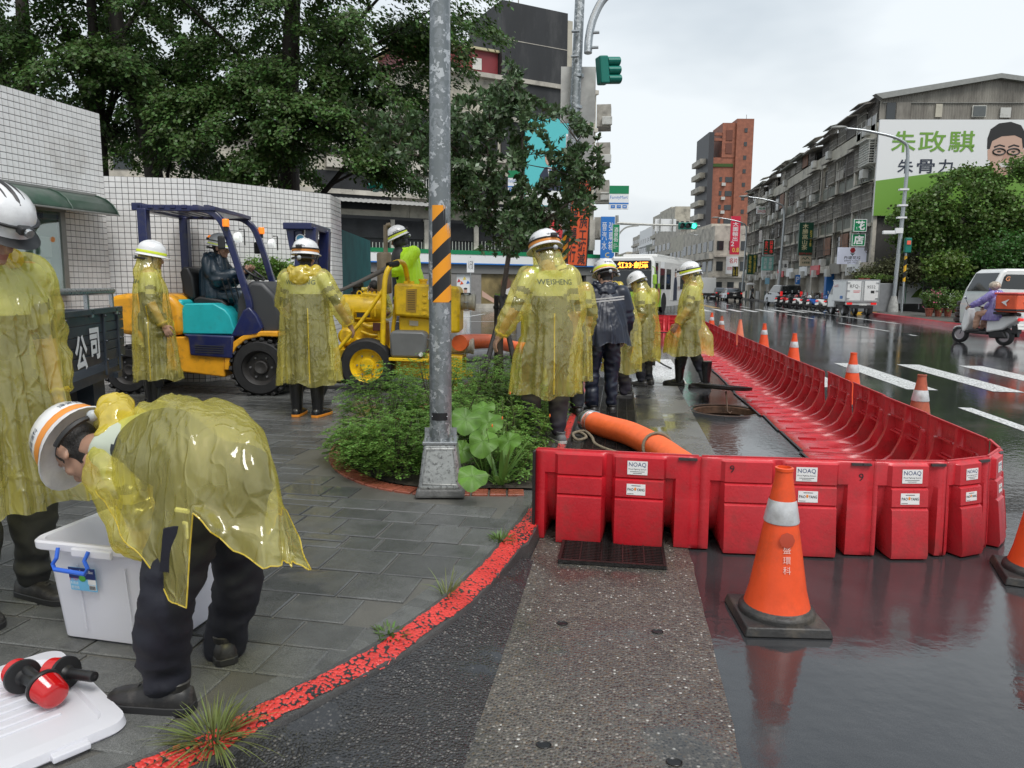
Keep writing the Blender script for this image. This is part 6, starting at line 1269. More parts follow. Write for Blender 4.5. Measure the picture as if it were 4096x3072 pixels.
t = thing('advertising_board','white menu board standing right of the near street lamp','board',at(3640,1205,47.5),YAW); t.location.z = .17; MB().box((0,0,1.35),(1.55,.1,2.0)).build('panel',m_swhite,t,smooth=0); MB().box((-.35,-.055,1.35),(.04,.02,2.0)).build('divider',m_grn,t,smooth=0); MB().prism([(.0,-.6),(.7,-.6),(.7,.1),(.3,-.2)],.01,frame((0,-.055,1.35),(1,0,0),(0,0,1))).build('printed_leaves',m_leaf_lime,t,smooth=0); MB().box((.25,-.055,2.1),(.6,.02,.2)).build('printed_title',m_ink,t,smooth=0); MB().cyl((-.6,0,0),(-.6,0,.4),.03).build('leg',m_galv,t); MB().cyl((.6,0,0),(.6,0,.4),.03).build('leg',m_galv,t)
# ------------------------------------------------------------ overgrown trees beside the flower shop
def mound(label,ells,n,size,mat,name='vine_tree',trunk=None,spread=(.55,.55,.4),nl=60,base=None):
 b = Vector((ells[0][0],ells[0][1],.16)) if base is None else base; t = thing(name,label,'tree' if 'tree' in name else 'plant',b); V = []
 for ex,ey,ez,ax,ay,az in ells:
  cs = []
  for _ in range(n):
   v = rng.normal(size=3); v /= np.linalg.norm(v); v *= rng.uniform(.72,1.03)
   if v[1] > .55:continue
   cs.append((ex + v[0]*ax - b.x,ey + v[1]*ay - b.y,max(.3,ez + v[2]*az)))
  V.append(clumps(cs,nl,spread,size,.55,.5))
 if trunk:
  mb = MB()
  for pts,r_ in trunk:mb.tube([Vector(p) - b for p in pts],r_,8)
  mb.build('trunk',m_bark,t)
 obj('crown',quadmesh('crown',np.concatenate(V),mat),t); return t
mc = lambda x,y,d:at(x,y,d)
A_ = mc(3850,850,46); A2_ = mc(4010,800,46); A3_ = mc(3690,900,46); B_ = mc(4030,1080,43.5); D_0 = mc(3640,1030,46.5)
mound('broad dark vine covered tree below the billboard',[(A_.x,A_.y,A_.z,2.6,2.6,2.6),(A2_.x + .6,A2_.y,A2_.z,2.6,2.4,2.4),(A3_.x,A3_.y,A3_.z,1.7,1.9,1.7),(A_.x + 1.5,A_.y + .5,A_.z - 2.3,3.2,2.2,1.8)],150,.20,m_leaf_vine,trunk=[([(A_.x,A_.y + 1,.16),(A_.x + .2,A_.y + .6,3),(A_.x,A_.y,6)],[.4,.3,.15]),([(A2_.x,A2_.y + 1,.16),(A2_.x,A2_.y,6)],[.3,.12])])
mound('dense rounded green tree right, in front of the white van roof',[(B_.x,B_.y,B_.z - .4,2.4,2.2,2.6),(B_.x + 2.2,B_.y,B_.z - .2,2.2,2.2,2.6)],170,.17,M('bright_ivy_leaf',(.050,.125,.022),.4,island=.45,sub=.3),trunk=[([(B_.x,B_.y + 1,.16),(B_.x,B_.y,4)],[.25,.1])])
mound('drooping creeper with dry twigs over the flower shop front',[(D_0.x - .3,D_0.y,2.6,1.5,1.2,.75),(D_0.x - 1.7,D_0.y + 1,2.1,1.1,1.1,.45)],110,.14,M('brownish_creeper',(.10,.105,.045),.6,island=.5,sub=.2),name='creeper')
mound('low dark shrubs between the lamp and the potted plants',[(D_0.x + 2.2,D_0.y - 1.2,2.2,1.7,1.2,2.0),(D_0.x + 4.2,D_0.y - 2.2,1.8,1.6,1.2,1.8)],90,.16,m_leaf_dark,name='shrub_bank')
mound('pale green fern spray beside the rounded tree',[(mc(3790,1070,43).x,mc(3790,1070,43).y,mc(3790,1070,43).z,.9,.7,.5)],40,.2,m_leaf_lime,name='fern_spray')
for i,(x,lb) in enumerate(((3715,'terracotta pot with pink flowers, leftmost by the flower shop'),(3752,'terracotta pot with leafy plant, second by the flower shop'),(3790,'larger terracotta pot with white flowers by the flower shop'),(3835,'pot with tall pale green plant nearest the black tyres'))):
 p = at(x,1262,33.5 if i > 2 else 35); t = thing('potted_plant',lb,'potted plant',(p.x,p.y,.165),0,'potted plants by the flower shop'); MB().lathe([(.13,0),(.19,.35),(.21,.36),(.21,.4),(.17,.38)],14).build('pot',m_brick,t); obj('foliage',quadmesh('foliage',clumps([(rng.normal()*.25,rng.normal()*.2,.75 + rng.normal()*.25) for _ in range(16)],45,(.16,.16,.14),.09,.0),m_leaf_lime if i == 3 else m_leaf_vine),t)
 if i in (0,2):obj('blossoms',quadmesh('blossoms',clumps([(rng.normal()*.25,-.1 + rng.normal()*.2,.85 + rng.normal()*.2) for _ in range(10)],8,(.12,.12,.1),.06,.0),M('pink_blossom',(.55,.08,.2),.5) if i == 0 else m_swhite),t)
for i in range(4):
 p = at(3868 + 3*i,1270 - 0*i,29); t = thing('tyre','black tyre number %s from the ground in the stack by the potted plants' % ('one','two','three','four')[i],'tyre',(p.x,p.y,.17 + .215*i),0,'stacked tyres'); MB().lathe([(.26,.02),(.38,0),(.46,.04),(.47,.1),(.46,.17),(.38,.21),(.26,.19)],22,caps=False).build('rubber',m_rubber,t,smooth=50)
 # trees and blocks on the left side beyond the corner block
mound('small street tree beyond the mast pole, left of the bus',[(at(2500,1075,120).x,at(2500,1075,120).y,at(2500,1075,120).z,2.2,2,1.8)],40,.4,m_leaf_dark,name='far_street_tree')
block('row of dim buildings behind the big trees at left',-600,1250,560,60,m_conc,12,3.2,14,side=False)
# ------------------------------------------------------------ vehicles
m_tyre = M('tyre_rubber',(.016,.016,.017),.55,var=.3,vs=12,bump=.4,bs=60); m_rim = M('steel_rim',(.35,.35,.36),.35,metal=.7); m_vwhite = M('white_car_paint',(.68,.69,.68),.25,coat=.6,var=.05); m_vblack = M('black_car_paint',(.012,.012,.014),.15,coat=1); m_vgrey = M('dark_grey_car_paint',(.035,.04,.045),.2,coat=1); m_tail = M('tail_lamp',(.55,.02,.02),.2,emit=.5); m_head = M('head_lamp',(.8,.8,.75),.1,emit=.6); m_amber = M('amber_lens',(.85,.22,.02),.25,emit=.5); m_glassd = M('tinted_car_glass',(.015,.018,.02),.04,spec=.8); m_plate = M('number_plate',(.75,.75,.72),.4); m_trim = M('black_trim',(.02,.02,.021),.5)
def wheel(par,c,r,w,axis=(0,1,0),rim=m_rim,name='wheel',lug=0,tm=None):
 ax = Vector(axis).normalized(); u = Vector((0,0,1)); mt = frame(c,u.cross(ax),u) if abs(ax.z) < .9 else None
 o = MB().lathe([(r*.62,-w*.5),(r*.9,-w*.5),(r*.985,-w*.36),(r,-w*.2),(r,w*.2),(r*.985,w*.36),(r*.9,w*.5),(r*.62,w*.5)],32,mat=mt,caps=False).build('tyre',tm or m_tyre,par,smooth=40); o.name = name
 MB().lathe([(.01,w*.22),(r*.2,w*.3),(r*.24,w*.28),(r*.28,w*.12),(r*.5,w*.1),(r*.55,w*.3),(r*.62,w*.42),(r*.63,w*.3),(r*.6,-w*.3),(.01,-w*.3)],28,mat=mt).build('rim',rim,o,smooth=35)
 MB().lathe([(.01,-w*.22),(r*.2,-w*.3),(r*.24,-w*.28),(r*.28,-w*.12),(r*.5,-w*.1),(r*.55,-w*.3),(r*.62,-w*.42),(r*.63,-w*.3)],28,mat=mt,caps=False).build('rim',rim,o,smooth=35)
 for k in range(6):a = 2*PI*k/6; MB().cyl(mt @ Vector((r*.38*math.cos(a),r*.38*math.sin(a),w*.08)),mt @ Vector((r*.38*math.cos(a),r*.38*math.sin(a),w*.2)),r*.035,n=6).build('wheel_nut',m_rim,o)
 if lug:
  mb = MB()
  for k in range(lug):
   a = 2*PI*k/lug
   for s in (-1,1):mb.box(mt @ Vector(((r + .006)*math.cos(a + s*.06),(r + .006)*math.sin(a + s*.06),s*w*.27)),(.04,w*.42,.055),mat=(mt.to_3x3() @ Matrix.Rotation(a + s*.12,3,'Z') @ Matrix(((1,0,0),(0,0,1),(0,-1,0))) @ Matrix.Rotation(s*.35,3,'X')))
  tag(mb.build('tread_lugs',m_tyre,o,smooth=0,bevel=.006,seg=1),kind='stuff')
 return o
def extr(par,name,pts,x0,x1,mat,bevel=.03,tl=0.0,zt=None):
 zs = [p[1] for p in pts]; z0,z1 = (min(zs) if zt is None else zt),max(zs)
 def tx(x,z):return x + (tl if x < (x0 + x1)/2 else -tl)*max(0,(z - z0)/(z1 - z0 + 1e-6))
 n = len(pts); vs = [(tx(x0,z),y,z) for y,z in pts] + [(tx(x1,z),y,z) for y,z in pts]
 return MB().add(vs,[tuple(range(n)),tuple(range(n,2*n))[::-1]] + [(i,n + i,n + (i + 1) % n,(i + 1) % n) for i in range(n)]).build(name,mat,par,smooth=50,bevel=bevel,seg=3)
def car(label,x,y,rz,paint,L=4.5,Wd=1.82,Hh=1.46,suv=False,grp='parked cars on the right side',cat='car'):
 t = thing('parked_car',label,cat,(x,y,0),rz,grp); w = Wd/2; wb = L*.3
 body = [(-L/2,.32),(-L/2 - .02,.62),(-L/2 + .05,.92 if suv else .95),(-L*.30,Hh*.64),(L*.18,Hh*.63),(L*.40,Hh*.56),(L/2 - .03,Hh*.45),(L/2,.35),(L/2 - .1,.22),(-L/2 + .1,.22)]
 extr(t,'body',body,-w,w,paint,.07,.04,.5)
 roof = [(-L/2 + .06,Hh*.62),(-L*.44 if suv else -L*.33,Hh*.97),(-L*.1,Hh),(L*.06,Hh*.97),(L*.24,Hh*.62)]
 extr(t,'cabin',roof,-w + .06,w - .06,paint,.05,.14)
 g = [(a*.93 - .02,Hh*.64 + (b - Hh*.62)*.85) for a,b in roof]; extr(t,'side_windows',g,-w + .045,w - .045,m_glassd,.01,.125)
 extr(t,'rear_window',[(-L/2 + .045,Hh*.66),(-L*.45 if suv else -L*.345,Hh*.93),(-L*.42 if suv else -L*.32,Hh*.93),(-L*.46,Hh*.66)],-w + .22,w - .22,m_glassd,.01,.05)
 for s in (-1,1):
  for yy in (-wb,wb):wheel(t,(s*(w - .1),yy,.33),.33 if not suv else .37,.22,(s,0,0))
  MB().box((s*(w - .16),-L/2 + .02,.82 if not suv else 1.0),(.2,.08,.14 if not suv else .4)).build('tail_lamp',m_tail,t,smooth=0,bevel=.02)
  MB().box((s*(w - .2),L/2 - .06,.66),(.3,.1,.14)).build('head_lamp',m_head,t,smooth=0,bevel=.02); MB().box((s*(w + .06),L*.17,.98),(.16,.1,.12)).build('mirror',paint,t,smooth=0,bevel=.03)
 MB().box((0,-L/2 - .03,.62),(.36,.02,.16)).build('number_plate',m_plate,t,smooth=0); MB().box((0,-L/2 - .01,.42),(Wd*.92,.06,.2)).build('bumper',m_trim,t,smooth=0,bevel=.03); return t
car('dark grey sport utility vehicle parked behind the row of scooters',13.9,66.5,R(4),m_vgrey,4.8,1.95,1.76,True)
car('black saloon car parked up the street beside the pedestrian with umbrella',12.9,90.5,R(3),m_vblack,4.8,1.85,1.45)
car('dark hatchback second in the far line of parked cars',12.7,99,R(2),m_vgrey,4.3,1.8,1.5); car('grey car third in the far line of parked cars',12.6,107,R(2),m_vgrey,4.4,1.8,1.5); car('white minivan at the far end of the parked cars',12.7,117,R(2),m_vwhite,4.6,1.85,1.9,True)
# small delivery truck seen from behind
tk = G(3446,1266); t = thing('delivery_truck','small white box delivery truck with rear doors towards the road','truck',(tk.x,tk.y,0),R(3))
MB().box((0,1.15,1.36),(1.66,2.1,1.12)).build('cargo_box',m_vwhite,t,smooth=0,bevel=.02); m_al2 = M('aluminium_edge',(.45,.46,.47),.35,metal=.7)
for x in (-.83,.83):MB().box((x,.1,1.36),(.05,.05,1.16)).build('corner_post',m_al2,t,smooth=0)
for z in (.80,1.92):MB().box((0,.09,z),(1.7,.05,.06)).build('door_frame',m_al2,t,smooth=0); MB().box((-.84,1.15,z),(.04,2.1,.06)).build('side_frame',m_al2,t,smooth=0)
for s in (-1,1):
 d = MB().box((s*.405,.085,1.36),(.77,.03,1.04)).build('rear_door',m_vwhite,t,smooth=0,bevel=.008); MB().cyl((s*.06,.055,.85),(s*.06,.055,1.88),.018,n=8).build('lock_rod',m_galv,d)
 for z in (.95,1.36,1.78):MB().box((s*.74,.06,z),(.16,.03,.05)).build('hinge',m_galv,d,smooth=0)
fm_ = frame((0,.068,0),(1,0,0),(0,0,1)); text('RFQ-',fm_ @ T2(-.42,1.58),.26,m_ink,t,w=.5); text('9552',fm_ @ T2(.42,1.56),.22,m_ink,t,w=.42); MB().box((.5,.068,1.3),(.18,.006,.14)).build('printed_code',m_trim,t,smooth=0); MB().box((-.3,.068,1.35),(.36,.004,.03)).build('red_print',m_red_s,t,smooth=0); MB().box((-.32,.068,1.28),(.3,.004,.03)).build('red_print',m_red_s,t,smooth=0)
sm_ = frame((-.845,1.15,0),(0,-1,0),(0,0,1)); text('Treasure FOODS',sm_ @ T2(-.55,1.62),.2,m_red_s,t,w=.7); panel(sm_ @ T2(.35,1.0),.4,.16,.004,m_sblue,t,'blue_print')
MB().box((0,.2,.68),(1.6,.12,.16)).build('bumper',m_vwhite,t,smooth=0,bevel=.02)
for s in (-1,1):MB().box((s*.62,.13,.68),(.28,.04,.11)).build('tail_lamp',m_tail,t,smooth=0,bevel=.01); wheel(t,(s*.62,.9,.29),.29,.18,(s,0,0)); wheel(t,(s*.62,2.75,.29),.29,.18,(s,0,0)); MB().box((s*.62,.5,.35),(.24,.02,.4)).build('mud_flap',m_trim,t,smooth=0)
pl = MB().box((.08,.12,.58),(.36,.02,.16)).build('number_plate',m_plate,t,smooth=0); text('RFQ-9552',frame((.08,.108,.58),(1,0,0),(0,0,1)),.1,m_ink,pl,w=.3); MB().box((0,1.6,.5),(1.2,3.0,.16)).build('chassis',m_trim,t,smooth=0)
extr(t,'cab',[(2.25,.42),(2.25,1.75),(2.7,1.78),(3.25,1.1),(3.35,.95),(3.35,.4)],-.72,.72,m_vwhite,.05,.08,1.0); extr(t,'cab_window',[(2.4,1.15),(2.4,1.65),(2.68,1.68),(3.1,1.15)],-.725,.725,m_glassd,.01,.07)
# scooters
def scooter(label,body,loc,rz,lean=0,grp='parked scooters beside the delivery truck',plate=None,box=False,seat=m_trim):
 t = thing('scooter',label,'scooter',loc,rz,grp); t.location = loc; t.rotation_euler = (0,R(lean),rz)
 for y,r_ in ((.62,.235),(-.60,.235)):wheel(t,(0,y,.235),r_,.1,(1,0,0),m_rim)
 extr(t,'front_shield',[(.38,.32),(.30,.55),(.36,.95),(.44,1.02),(.50,.9),(.52,.5),(.46,.3)],-.2,.2,body,.05,.08,.5); extr(t,'floorboard',[(-.2,.26),(-.2,.34),(.4,.36),(.42,.28)],-.17,.17,m_trim,.02)
 extr(t,'rear_body',[(-.18,.32),(-.15,.70),(-.5,.78),(-.92,.80),(-.95,.72),(-.75,.55),(-.6,.42)],-.17,.17,body,.05,.03); extr(t,'seat',[(-.12,.70),(-.14,.78),(-.35,.82),(-.55,.84),(-.86,.88),(-.88,.80),(-.5,.76)],-.15,.15,seat,.03)
 extr(t,'engine_block',[(-.25,.18),(-.2,.36),(-.6,.38),(-.7,.2)],-.12,.1,m_trim,.03); MB().cyl((.13,-.4,.26),(.15,-.85,.3),.055,.06,12).build('silencer',m_trim,t)
 MB().tube([(-.34,.27,.98),(-.2,.36,1.03),(0,.38,1.02),(.2,.36,1.03),(.34,.27,.98)],.017,8).build('handlebar',m_trim,t); extr(t,'front_fender',[(.4,.42),(.55,.5),(.78,.44),(.84,.34),(.7,.42),(.55,.42)],-.07,.07,body,.02); MB().tube([(0,.42,.9),(0,.62,.24)],.035,8).build('fork',m_trim,t)
 for s in (-1,1):MB().tube([(s*.24,.33,1.03),(s*.32,.36,1.18)],.007,6).build('mirror_stem',m_trim,t); MB().ball((s*.34,.36,1.23),(.06,.02,.045),10).build('mirror',m_galv,t)
 MB().ball((0,.50,.82),(.09,.05,.07),10).build('head_lamp',m_head,t); MB().box((0,-.95,.70),(.2,.05,.08)).build('tail_lamp',m_tail,t,smooth=0,bevel=.015); p = MB().box((0,-.98,.52),(.27,.015,.15),mat=Matrix.Rotation(R(-15),3,'X')).build('number_plate',m_plate,t,smooth=0)
 if plate:text(plate,frame((0,-.99,.52),(1,0,0),(0,-.26,.97)),.08,m_ink,p,w=.24,lift=.004)
 MB().box((0,-.88,.44),(.16,.16,.2)).build('rear_mudguard',m_trim,t,smooth=0); return t
sc0 = G(3300,1258); cols = [m_vblack,m_vwhite,M('blue_scooter_paint',(.03,.10,.35),.2,coat=1),m_vgrey,m_vwhite,m_vblack,M('red_scooter_paint',(.4,.02,.02),.2,coat=1),m_vblack]; lbs = ['nearest the delivery truck','second from the delivery truck','third from the delivery truck','fourth from the delivery truck','fifth from the delivery truck','sixth from the delivery truck','seventh from the delivery truck','nearest the dark sport utility vehicle']
cn = ['black','white','blue','grey','white','black','red','black']
for i in range(8):scooter('parked %s scooter, %s' % (cn[i],lbs[i]),cols[i],(13.0 - .06*i,46.6 + i*1.75,0),R(-62 + 3*math.sin(i*2.1)),-8)
# delivery scooter on the road (its rider is built with the people)
dsc = Matrix.Translation(G(3925,1376)); DS = scooter('black and white delivery scooter ridden past on the wet road',m_vwhite,G(3925,1376),R(32),3,None,'612-6637')
t = thing('delivery_bag','large orange insulated delivery bag strapped behind the scooter rider','bag',DS.location,DS.rotation_euler.z); m_obag = M('orange_bag_fabric',(.75,.115,.045),.5,var=.15,vs=6,bump=.3,bs=20)
MB().box((0,-.78,1.12),(.72,.55,.46),taper=(1.04,1.04)).build('bag_body',m_obag,t,smooth=0,bevel=.05); MB().box((0,-.78,1.37),(.80,.62,.06)).build('bag_lid',M('bag_lid_pink',(.62,.10,.09),.5),t,smooth=0,bevel=.03); MB().box((0,-.78,.95),(.74,.57,.05)).build('strap',m_trim,t,smooth=0); MB().box((0,-1.065,1.12),(.06,.01,.46)).build('strap',m_trim,t,smooth=0)
MB().prism([(-.12,.0),(.12,.1),(.02,-.02),(.06,-.12)],.006,frame((.0,-1.075,1.16),(1,0,0),(0,0,1))).build('white_logo',m_swhite,t,smooth=0); MB().prism([(-.1,.0),(.1,.08),(.02,-.02),(.05,-.1)],.006,frame((-.385,-.78,1.15),(0,-1,0),(0,0,1))).build('white_logo',m_swhite,t,smooth=0); MB().box((-.1,-.62,.86),(.5,.3,.06)).build('rack',m_trim,t,smooth=0)
# white van at the right edge
VO = cl((4030 - 2048)/FPX*25.2,25.2); vs_ = FPX/25.2; t = thing('white_van','white van with dark windows at the right edge behind the scooter','van',mat=frame((VO.x,VO.y,0),RGT,FWD))
vp = lambda x,y:((x - 4030)/vs_,(1364 - y)/vs_)
def vex(name,pts,y0,y1,mat,bevel=.04,tl=0.0,zt=None):
 n = len(pts); zmax = max(p[1] for p in pts); zb = 1.1 if zt is None else zt
 def dy(z):return tl*max(0,(z - zb)/(zmax - zb + 1e-6))
 V = [(x,y0 + dy(z),z) for x,z in pts] + [(x,y1 - dy(z),z) for x,z in pts]; return MB().add(V,[tuple(range(n)),tuple(range(n,2*n))[::-1]] + [(i,n + i,n + (i + 1) % n,(i + 1) % n) for i in range(n)]).build(name,mat,t,smooth=50,bevel=bevel,seg=3)
vex('body',[vp(3945,1335),vp(3940,1260),vp(3958,1190),vp(3990,1125),vp(4010,1112),(4.0,2.17),(4.4,1.3),(4.5,.9),(4.5,.3),vp(3960,1340)],0,1.66,m_vwhite,.07,.10)
vex('side_window',[vp(3984,1190),vp(3996,1145),vp(4006,1134),(1.6,1.98),(1.6,1.45),vp(3990,1192)],.04,1.62,m_glassd,.01,.04,1.4); vex('side_window',[(1.75,1.45),(1.75,1.98),(3.0,1.98),(3.0,1.45)],.04,1.62,m_glassd,.01,.04,1.4)
vex('rear_window',[vp(3952,1200),vp(3986,1128),vp(3992,1130),vp(3958,1202)],.2,1.46,m_glassd,.0); text('G',frame((vp(4010,1152)[0],.045,vp(4010,1152)[1]),(1,0,0),(0,.05,1)),.22,M('orange_decal',(.7,.28,.12),.4),t,bold=.02,shear=.2,lift=.02)
for y in (.04,1.62):
 for x in (0,2.5):wheel(t,(x,y,.31),.31,.2,(0,-1 if y < 1 else 1,0),m_swhite)
MB().box((1.6,-.004,1.0),(3.0,.012,.03)).build('rub_strip',m_trim,t,smooth=0)
# far white truck in the road
ft = at(2830,1205,95); t = thing('far_truck','small white box truck driving away far up the road','truck',(ft.x,ft.y,0)); MB().box((0,1.5,1.75),(2.0,3.0,2.0)).build('cargo_box',m_vwhite,t,smooth=0,bevel=.03); MB().box((0,.0,.55),(1.9,.1,.3)).build('bumper',m_trim,t,smooth=0); extr(t,'cab',[(3.1,.5),(3.1,2.1),(3.9,2.1),(4.6,1.2),(4.6,.5)],-.9,.9,m_vwhite,.05,.1,1.1)
for s in (-1,1):wheel(t,(s*.8,.7,.36),.36,.25,(s,0,0)); wheel(t,(s*.8,3.9,.36),.36,.25,(s,0,0)); MB().box((s*.75,-.03,.6),(.3,.04,.14)).build('tail_lamp',m_tail,t,smooth=0)
# ------------------------------------------------------------ city bus
cr = cl(8.0,42.0); bd = Vector((.30,.954,0)).normalized(); br_ = Vector((bd.y,-bd.x,0)); bo = cr - br_*1.25
t = thing('city_bus','lime green and white city bus with orange display turning at the junction','bus',mat=frame((bo.x,bo.y,0),br_,bd) @ Matrix.Scale(1.06,4)); m_lg = M('lime_bus_paint',(.30,.52,.03),.25,coat=.8); m_bw = M('white_bus_paint',(.70,.70,.68),.25,coat=.6)
def bring(y,inset,z0,z1,top=.25):return [(-1.25 + inset,y,z0),(-1.25 + inset,y,z1 - top),(-1.25 + inset + top*.6,y,z1),(1.25 - inset - top*.6,y,z1),(1.25 - inset,y,z1 - top),(1.25 - inset,y,z0)]
MB().loft([bring(0,.10,.32,2.95),bring(.12,.0,.3,3.05),bring(11.9,0,.3,3.05),bring(12,.08,.35,3.0)]).build('body',m_bw,t,smooth=30); MB().box((0,6,3.12),(2.0,9,.22)).build('roof_unit',m_bw,t,smooth=0,bevel=.08)
MB().box((0,-.02,.72),(2.36,.10,.85)).build('lime_front',m_lg,t,smooth=0,bevel=.04); MB().box((1.253,.85,.95),(.02,1.6,1.3)).build('lime_side',m_lg,t,smooth=0); MB().box((-1.253,6,.8),(.02,11.6,1.0)).build('lime_side',m_lg,t,smooth=0)
MB().box((0,-.035,1.72),(2.24,.1,1.16)).build('windscreen',m_glassd,t,smooth=0,bevel=.03); MB().box((0,-.045,2.58),(2.2,.1,.48)).build('display_box',m_black,t,smooth=0,bevel=.02); text('紅33·劍潭',frame((.1,-.1,2.58),(1,0,0),(0,0,1)),.36,M('led_orange',(1.0,.30,.03),.5,emit=3.0),t,w=1.7,bold=.02)
for s in (-1,1):MB().ball((s*.9,-.06,.62),(.16,.06,.13),10).build('head_lamp',m_head,t); MB().tube([(s*1.2,-.05,2.5),(s*1.38,-.3,2.4),(s*1.4,-.32,2.1)],.03,6).build('mirror_arm',m_lg,t); MB().box((s*1.4,-.32,1.8),(.22,.16,.55)).build('mirror',m_lg,t,smooth=0,bevel=.06)
MB().box((0,-.06,.40),(2.2,.06,.16)).build('bumper',m_trim,t,smooth=0,bevel=.02)
for y,w in ((.35,.5),(1.35,1.0),(2.75,1.1),(6.2,1.3),(7.7,1.3),(9.2,1.3)):MB().box((1.255,y + w/2,1.85),(.02,w,1.15 if y > 1 else 1.7)).build('side_window',m_glassd,t,smooth=0)
MB().box((1.256,1.85,2.62),(.012,.7,.35)).build('side_route_sign',m_swhite,t,smooth=0)
MB().box((1.258,4.95,1.62),(.02,2.3,2.0)).build('advert',M('advert_pale',(.58,.57,.55),.4),t,smooth=0)
am = frame((1.27,4.95,1.62),(0,1,0),(0,0,1)); MB().prism([(-.5,-1.0),(-.45,-.1),(-.3,.35),(.15,.4),(.4,.0),(.45,-1.0)],.006,am).build('printed_coat',m_suit,t,smooth=0); MB().lathe([(.2,0),(.2,.008)],16,mat=am @ T2(-.05,.58) @ Matrix.Diagonal((.8,1.15,1,1))).build('printed_face',skin_p,t); MB().prism([(-.28,.45),(-.25,.8),(-.05,.9),(.15,.8),(.12,.65),(-.1,.72),(-.2,.4)],.012,am).build('printed_hair',m_hairp,t,smooth=0); text('MXI',am @ T2(.85,-.3),.4,M('printed_brown_type',(.25,.12,.07),.5),t,w=.5)
MB().lathe([(.28,0),(.28,.006)],16,mat=frame((1.268,1.1,.95),(0,1,0),(0,0,1)) @ Matrix.Diagonal((.8,1.5,1,1))).build('red_emblem',M('maroon_print',(.3,.03,.07),.5),t)
for s in (-1,1):
 for y in (2.3,8.7):MB().lathe([(.56,0),(.56,.02)],24,mat=frame((s*1.245,y,.52),(0,s,0),(0,0,1))).build('wheel_arch',m_black,t); wheel(t,(s*1.12,y,.48),.48,.3,(s,0,0),m_rim)
 # ------------------------------------------------------------ truck bed with two characters at the left
TA,TB_ = cl(-3.85,7.05),cl(-3.15,4.3); td = (TB_ - TA).normalized(); tl_ = (TB_ - TA).length; tw = Vector((-td.y,td.x,0)); tw = tw if tw.dot(RGT) < 0 else -tw
t = thing('flatbed_truck','dark blue grey flatbed truck with white characters on its drop side','truck',mat=frame((TA.x,TA.y,0),td,-tw if td.cross(-tw).z > 0 else tw)); sg = 1 if td.cross(tw).z > 0 else -1
m_tbed = M('slate_blue_truck_paint',(.028,.036,.046),.38,var=.25,vs=5,dirt=(.10,.10,.10),ds=9,da=.35); Y_ = lambda a:a*sg
panels = [(0,.80),(1,.935),(2,1.05),(3,1.15)]
z = .76
for h in (.10,.085,.085,.09,.105):MB().box((tl_/2 - .1,0,z + h/2),(tl_ + .2,.035,h - .006)).build('side_plank',m_tbed,t,smooth=0,bevel=.004); z += h
for x in (.02,.48,1.52,2.1,2.7):MB().box((x,Y_(-.026),.94),(.055,.02,.6)).build('side_brace',m_tbed,t,smooth=0,bevel=.004); [MB().ball((x,Y_(-.04),zz_),.012,8).build('bolt',m_tbed,t) for zz_ in (1.18,.95,.78)]
MB().box((tl_/2,Y_(-.02),1.225),(tl_ + .2,.05,.05)).build('top_rail',m_tbed,t,smooth=0,bevel=.005); MB().tube([(.05,0,1.40),(tl_,0,1.40)],.028,12).build('hand_rail',m_galv,t)
for x in (.1,.85,1.7):MB().box((x,0,1.32),(.05,.03,.14)).build('rail_post',m_galv,t,smooth=0); MB().box((x,Y_(-.035),1.215),(.06,.02,.07)).build('rail_bracket',m_galv,t,smooth=0)
MB().box((tl_/2,Y_(.8),.64),(tl_ + .2,1.6,.08)).build('bed_floor',m_tbed,t,smooth=0); MB().box((tl_/2 - .1,Y_(1.6),.95),(tl_ + .2,.035,.58)).build('far_side',m_tbed,t,smooth=0); MB().box((-.1,Y_(.8),.94),(.035,1.55,.56)).build('tailgate',m_tbed,t,smooth=0)
m_ww = M('white_hand_lettering',(.74,.75,.75),.45); cm = frame((0,Y_(-.019),0),(-sg if False else 1,0,0),(0,0,1))
fx = frame((.98,Y_(-.022),.92),(-1,0,0),(0,0,1)) if sg > 0 and False else None
def side_frame(x,zc):
 n = Vector((0,-sg,0)); r_ = Vector((0,0,1)).cross(n); return frame((x,Y_(-.022),zc),r_,(0,0,1))
text('公',side_frame(1.15,.90),.30,m_ww,t,bold=.035); text('司',side_frame(.78,.95),.30,m_ww,t,bold=.035)
MB().box((.3,Y_(.25),.36),(.35,.3,.5),taper=(1,1)).build('mud_guard',m_tbed,t,smooth=0); MB().box((1.2,Y_(.25),.45),(1.2,.1,.12)).build('chassis_rail',m_trim,t,smooth=0); MB().box((1.15,Y_(.02),.28),(.7,.25,.1)).build('side_step',m_trim,t,smooth=0)
for x in (1.9,):wheel(t,(x,Y_(.25),.36),.34,.22,(0,-sg,0)); wheel(t,(x,Y_(1.4),.36),.34,.22,(0,sg,0))
MB().box((.12,Y_(-.02),.60),(.14,.04,.05)).build('hinge',m_tbed,t,smooth=0)
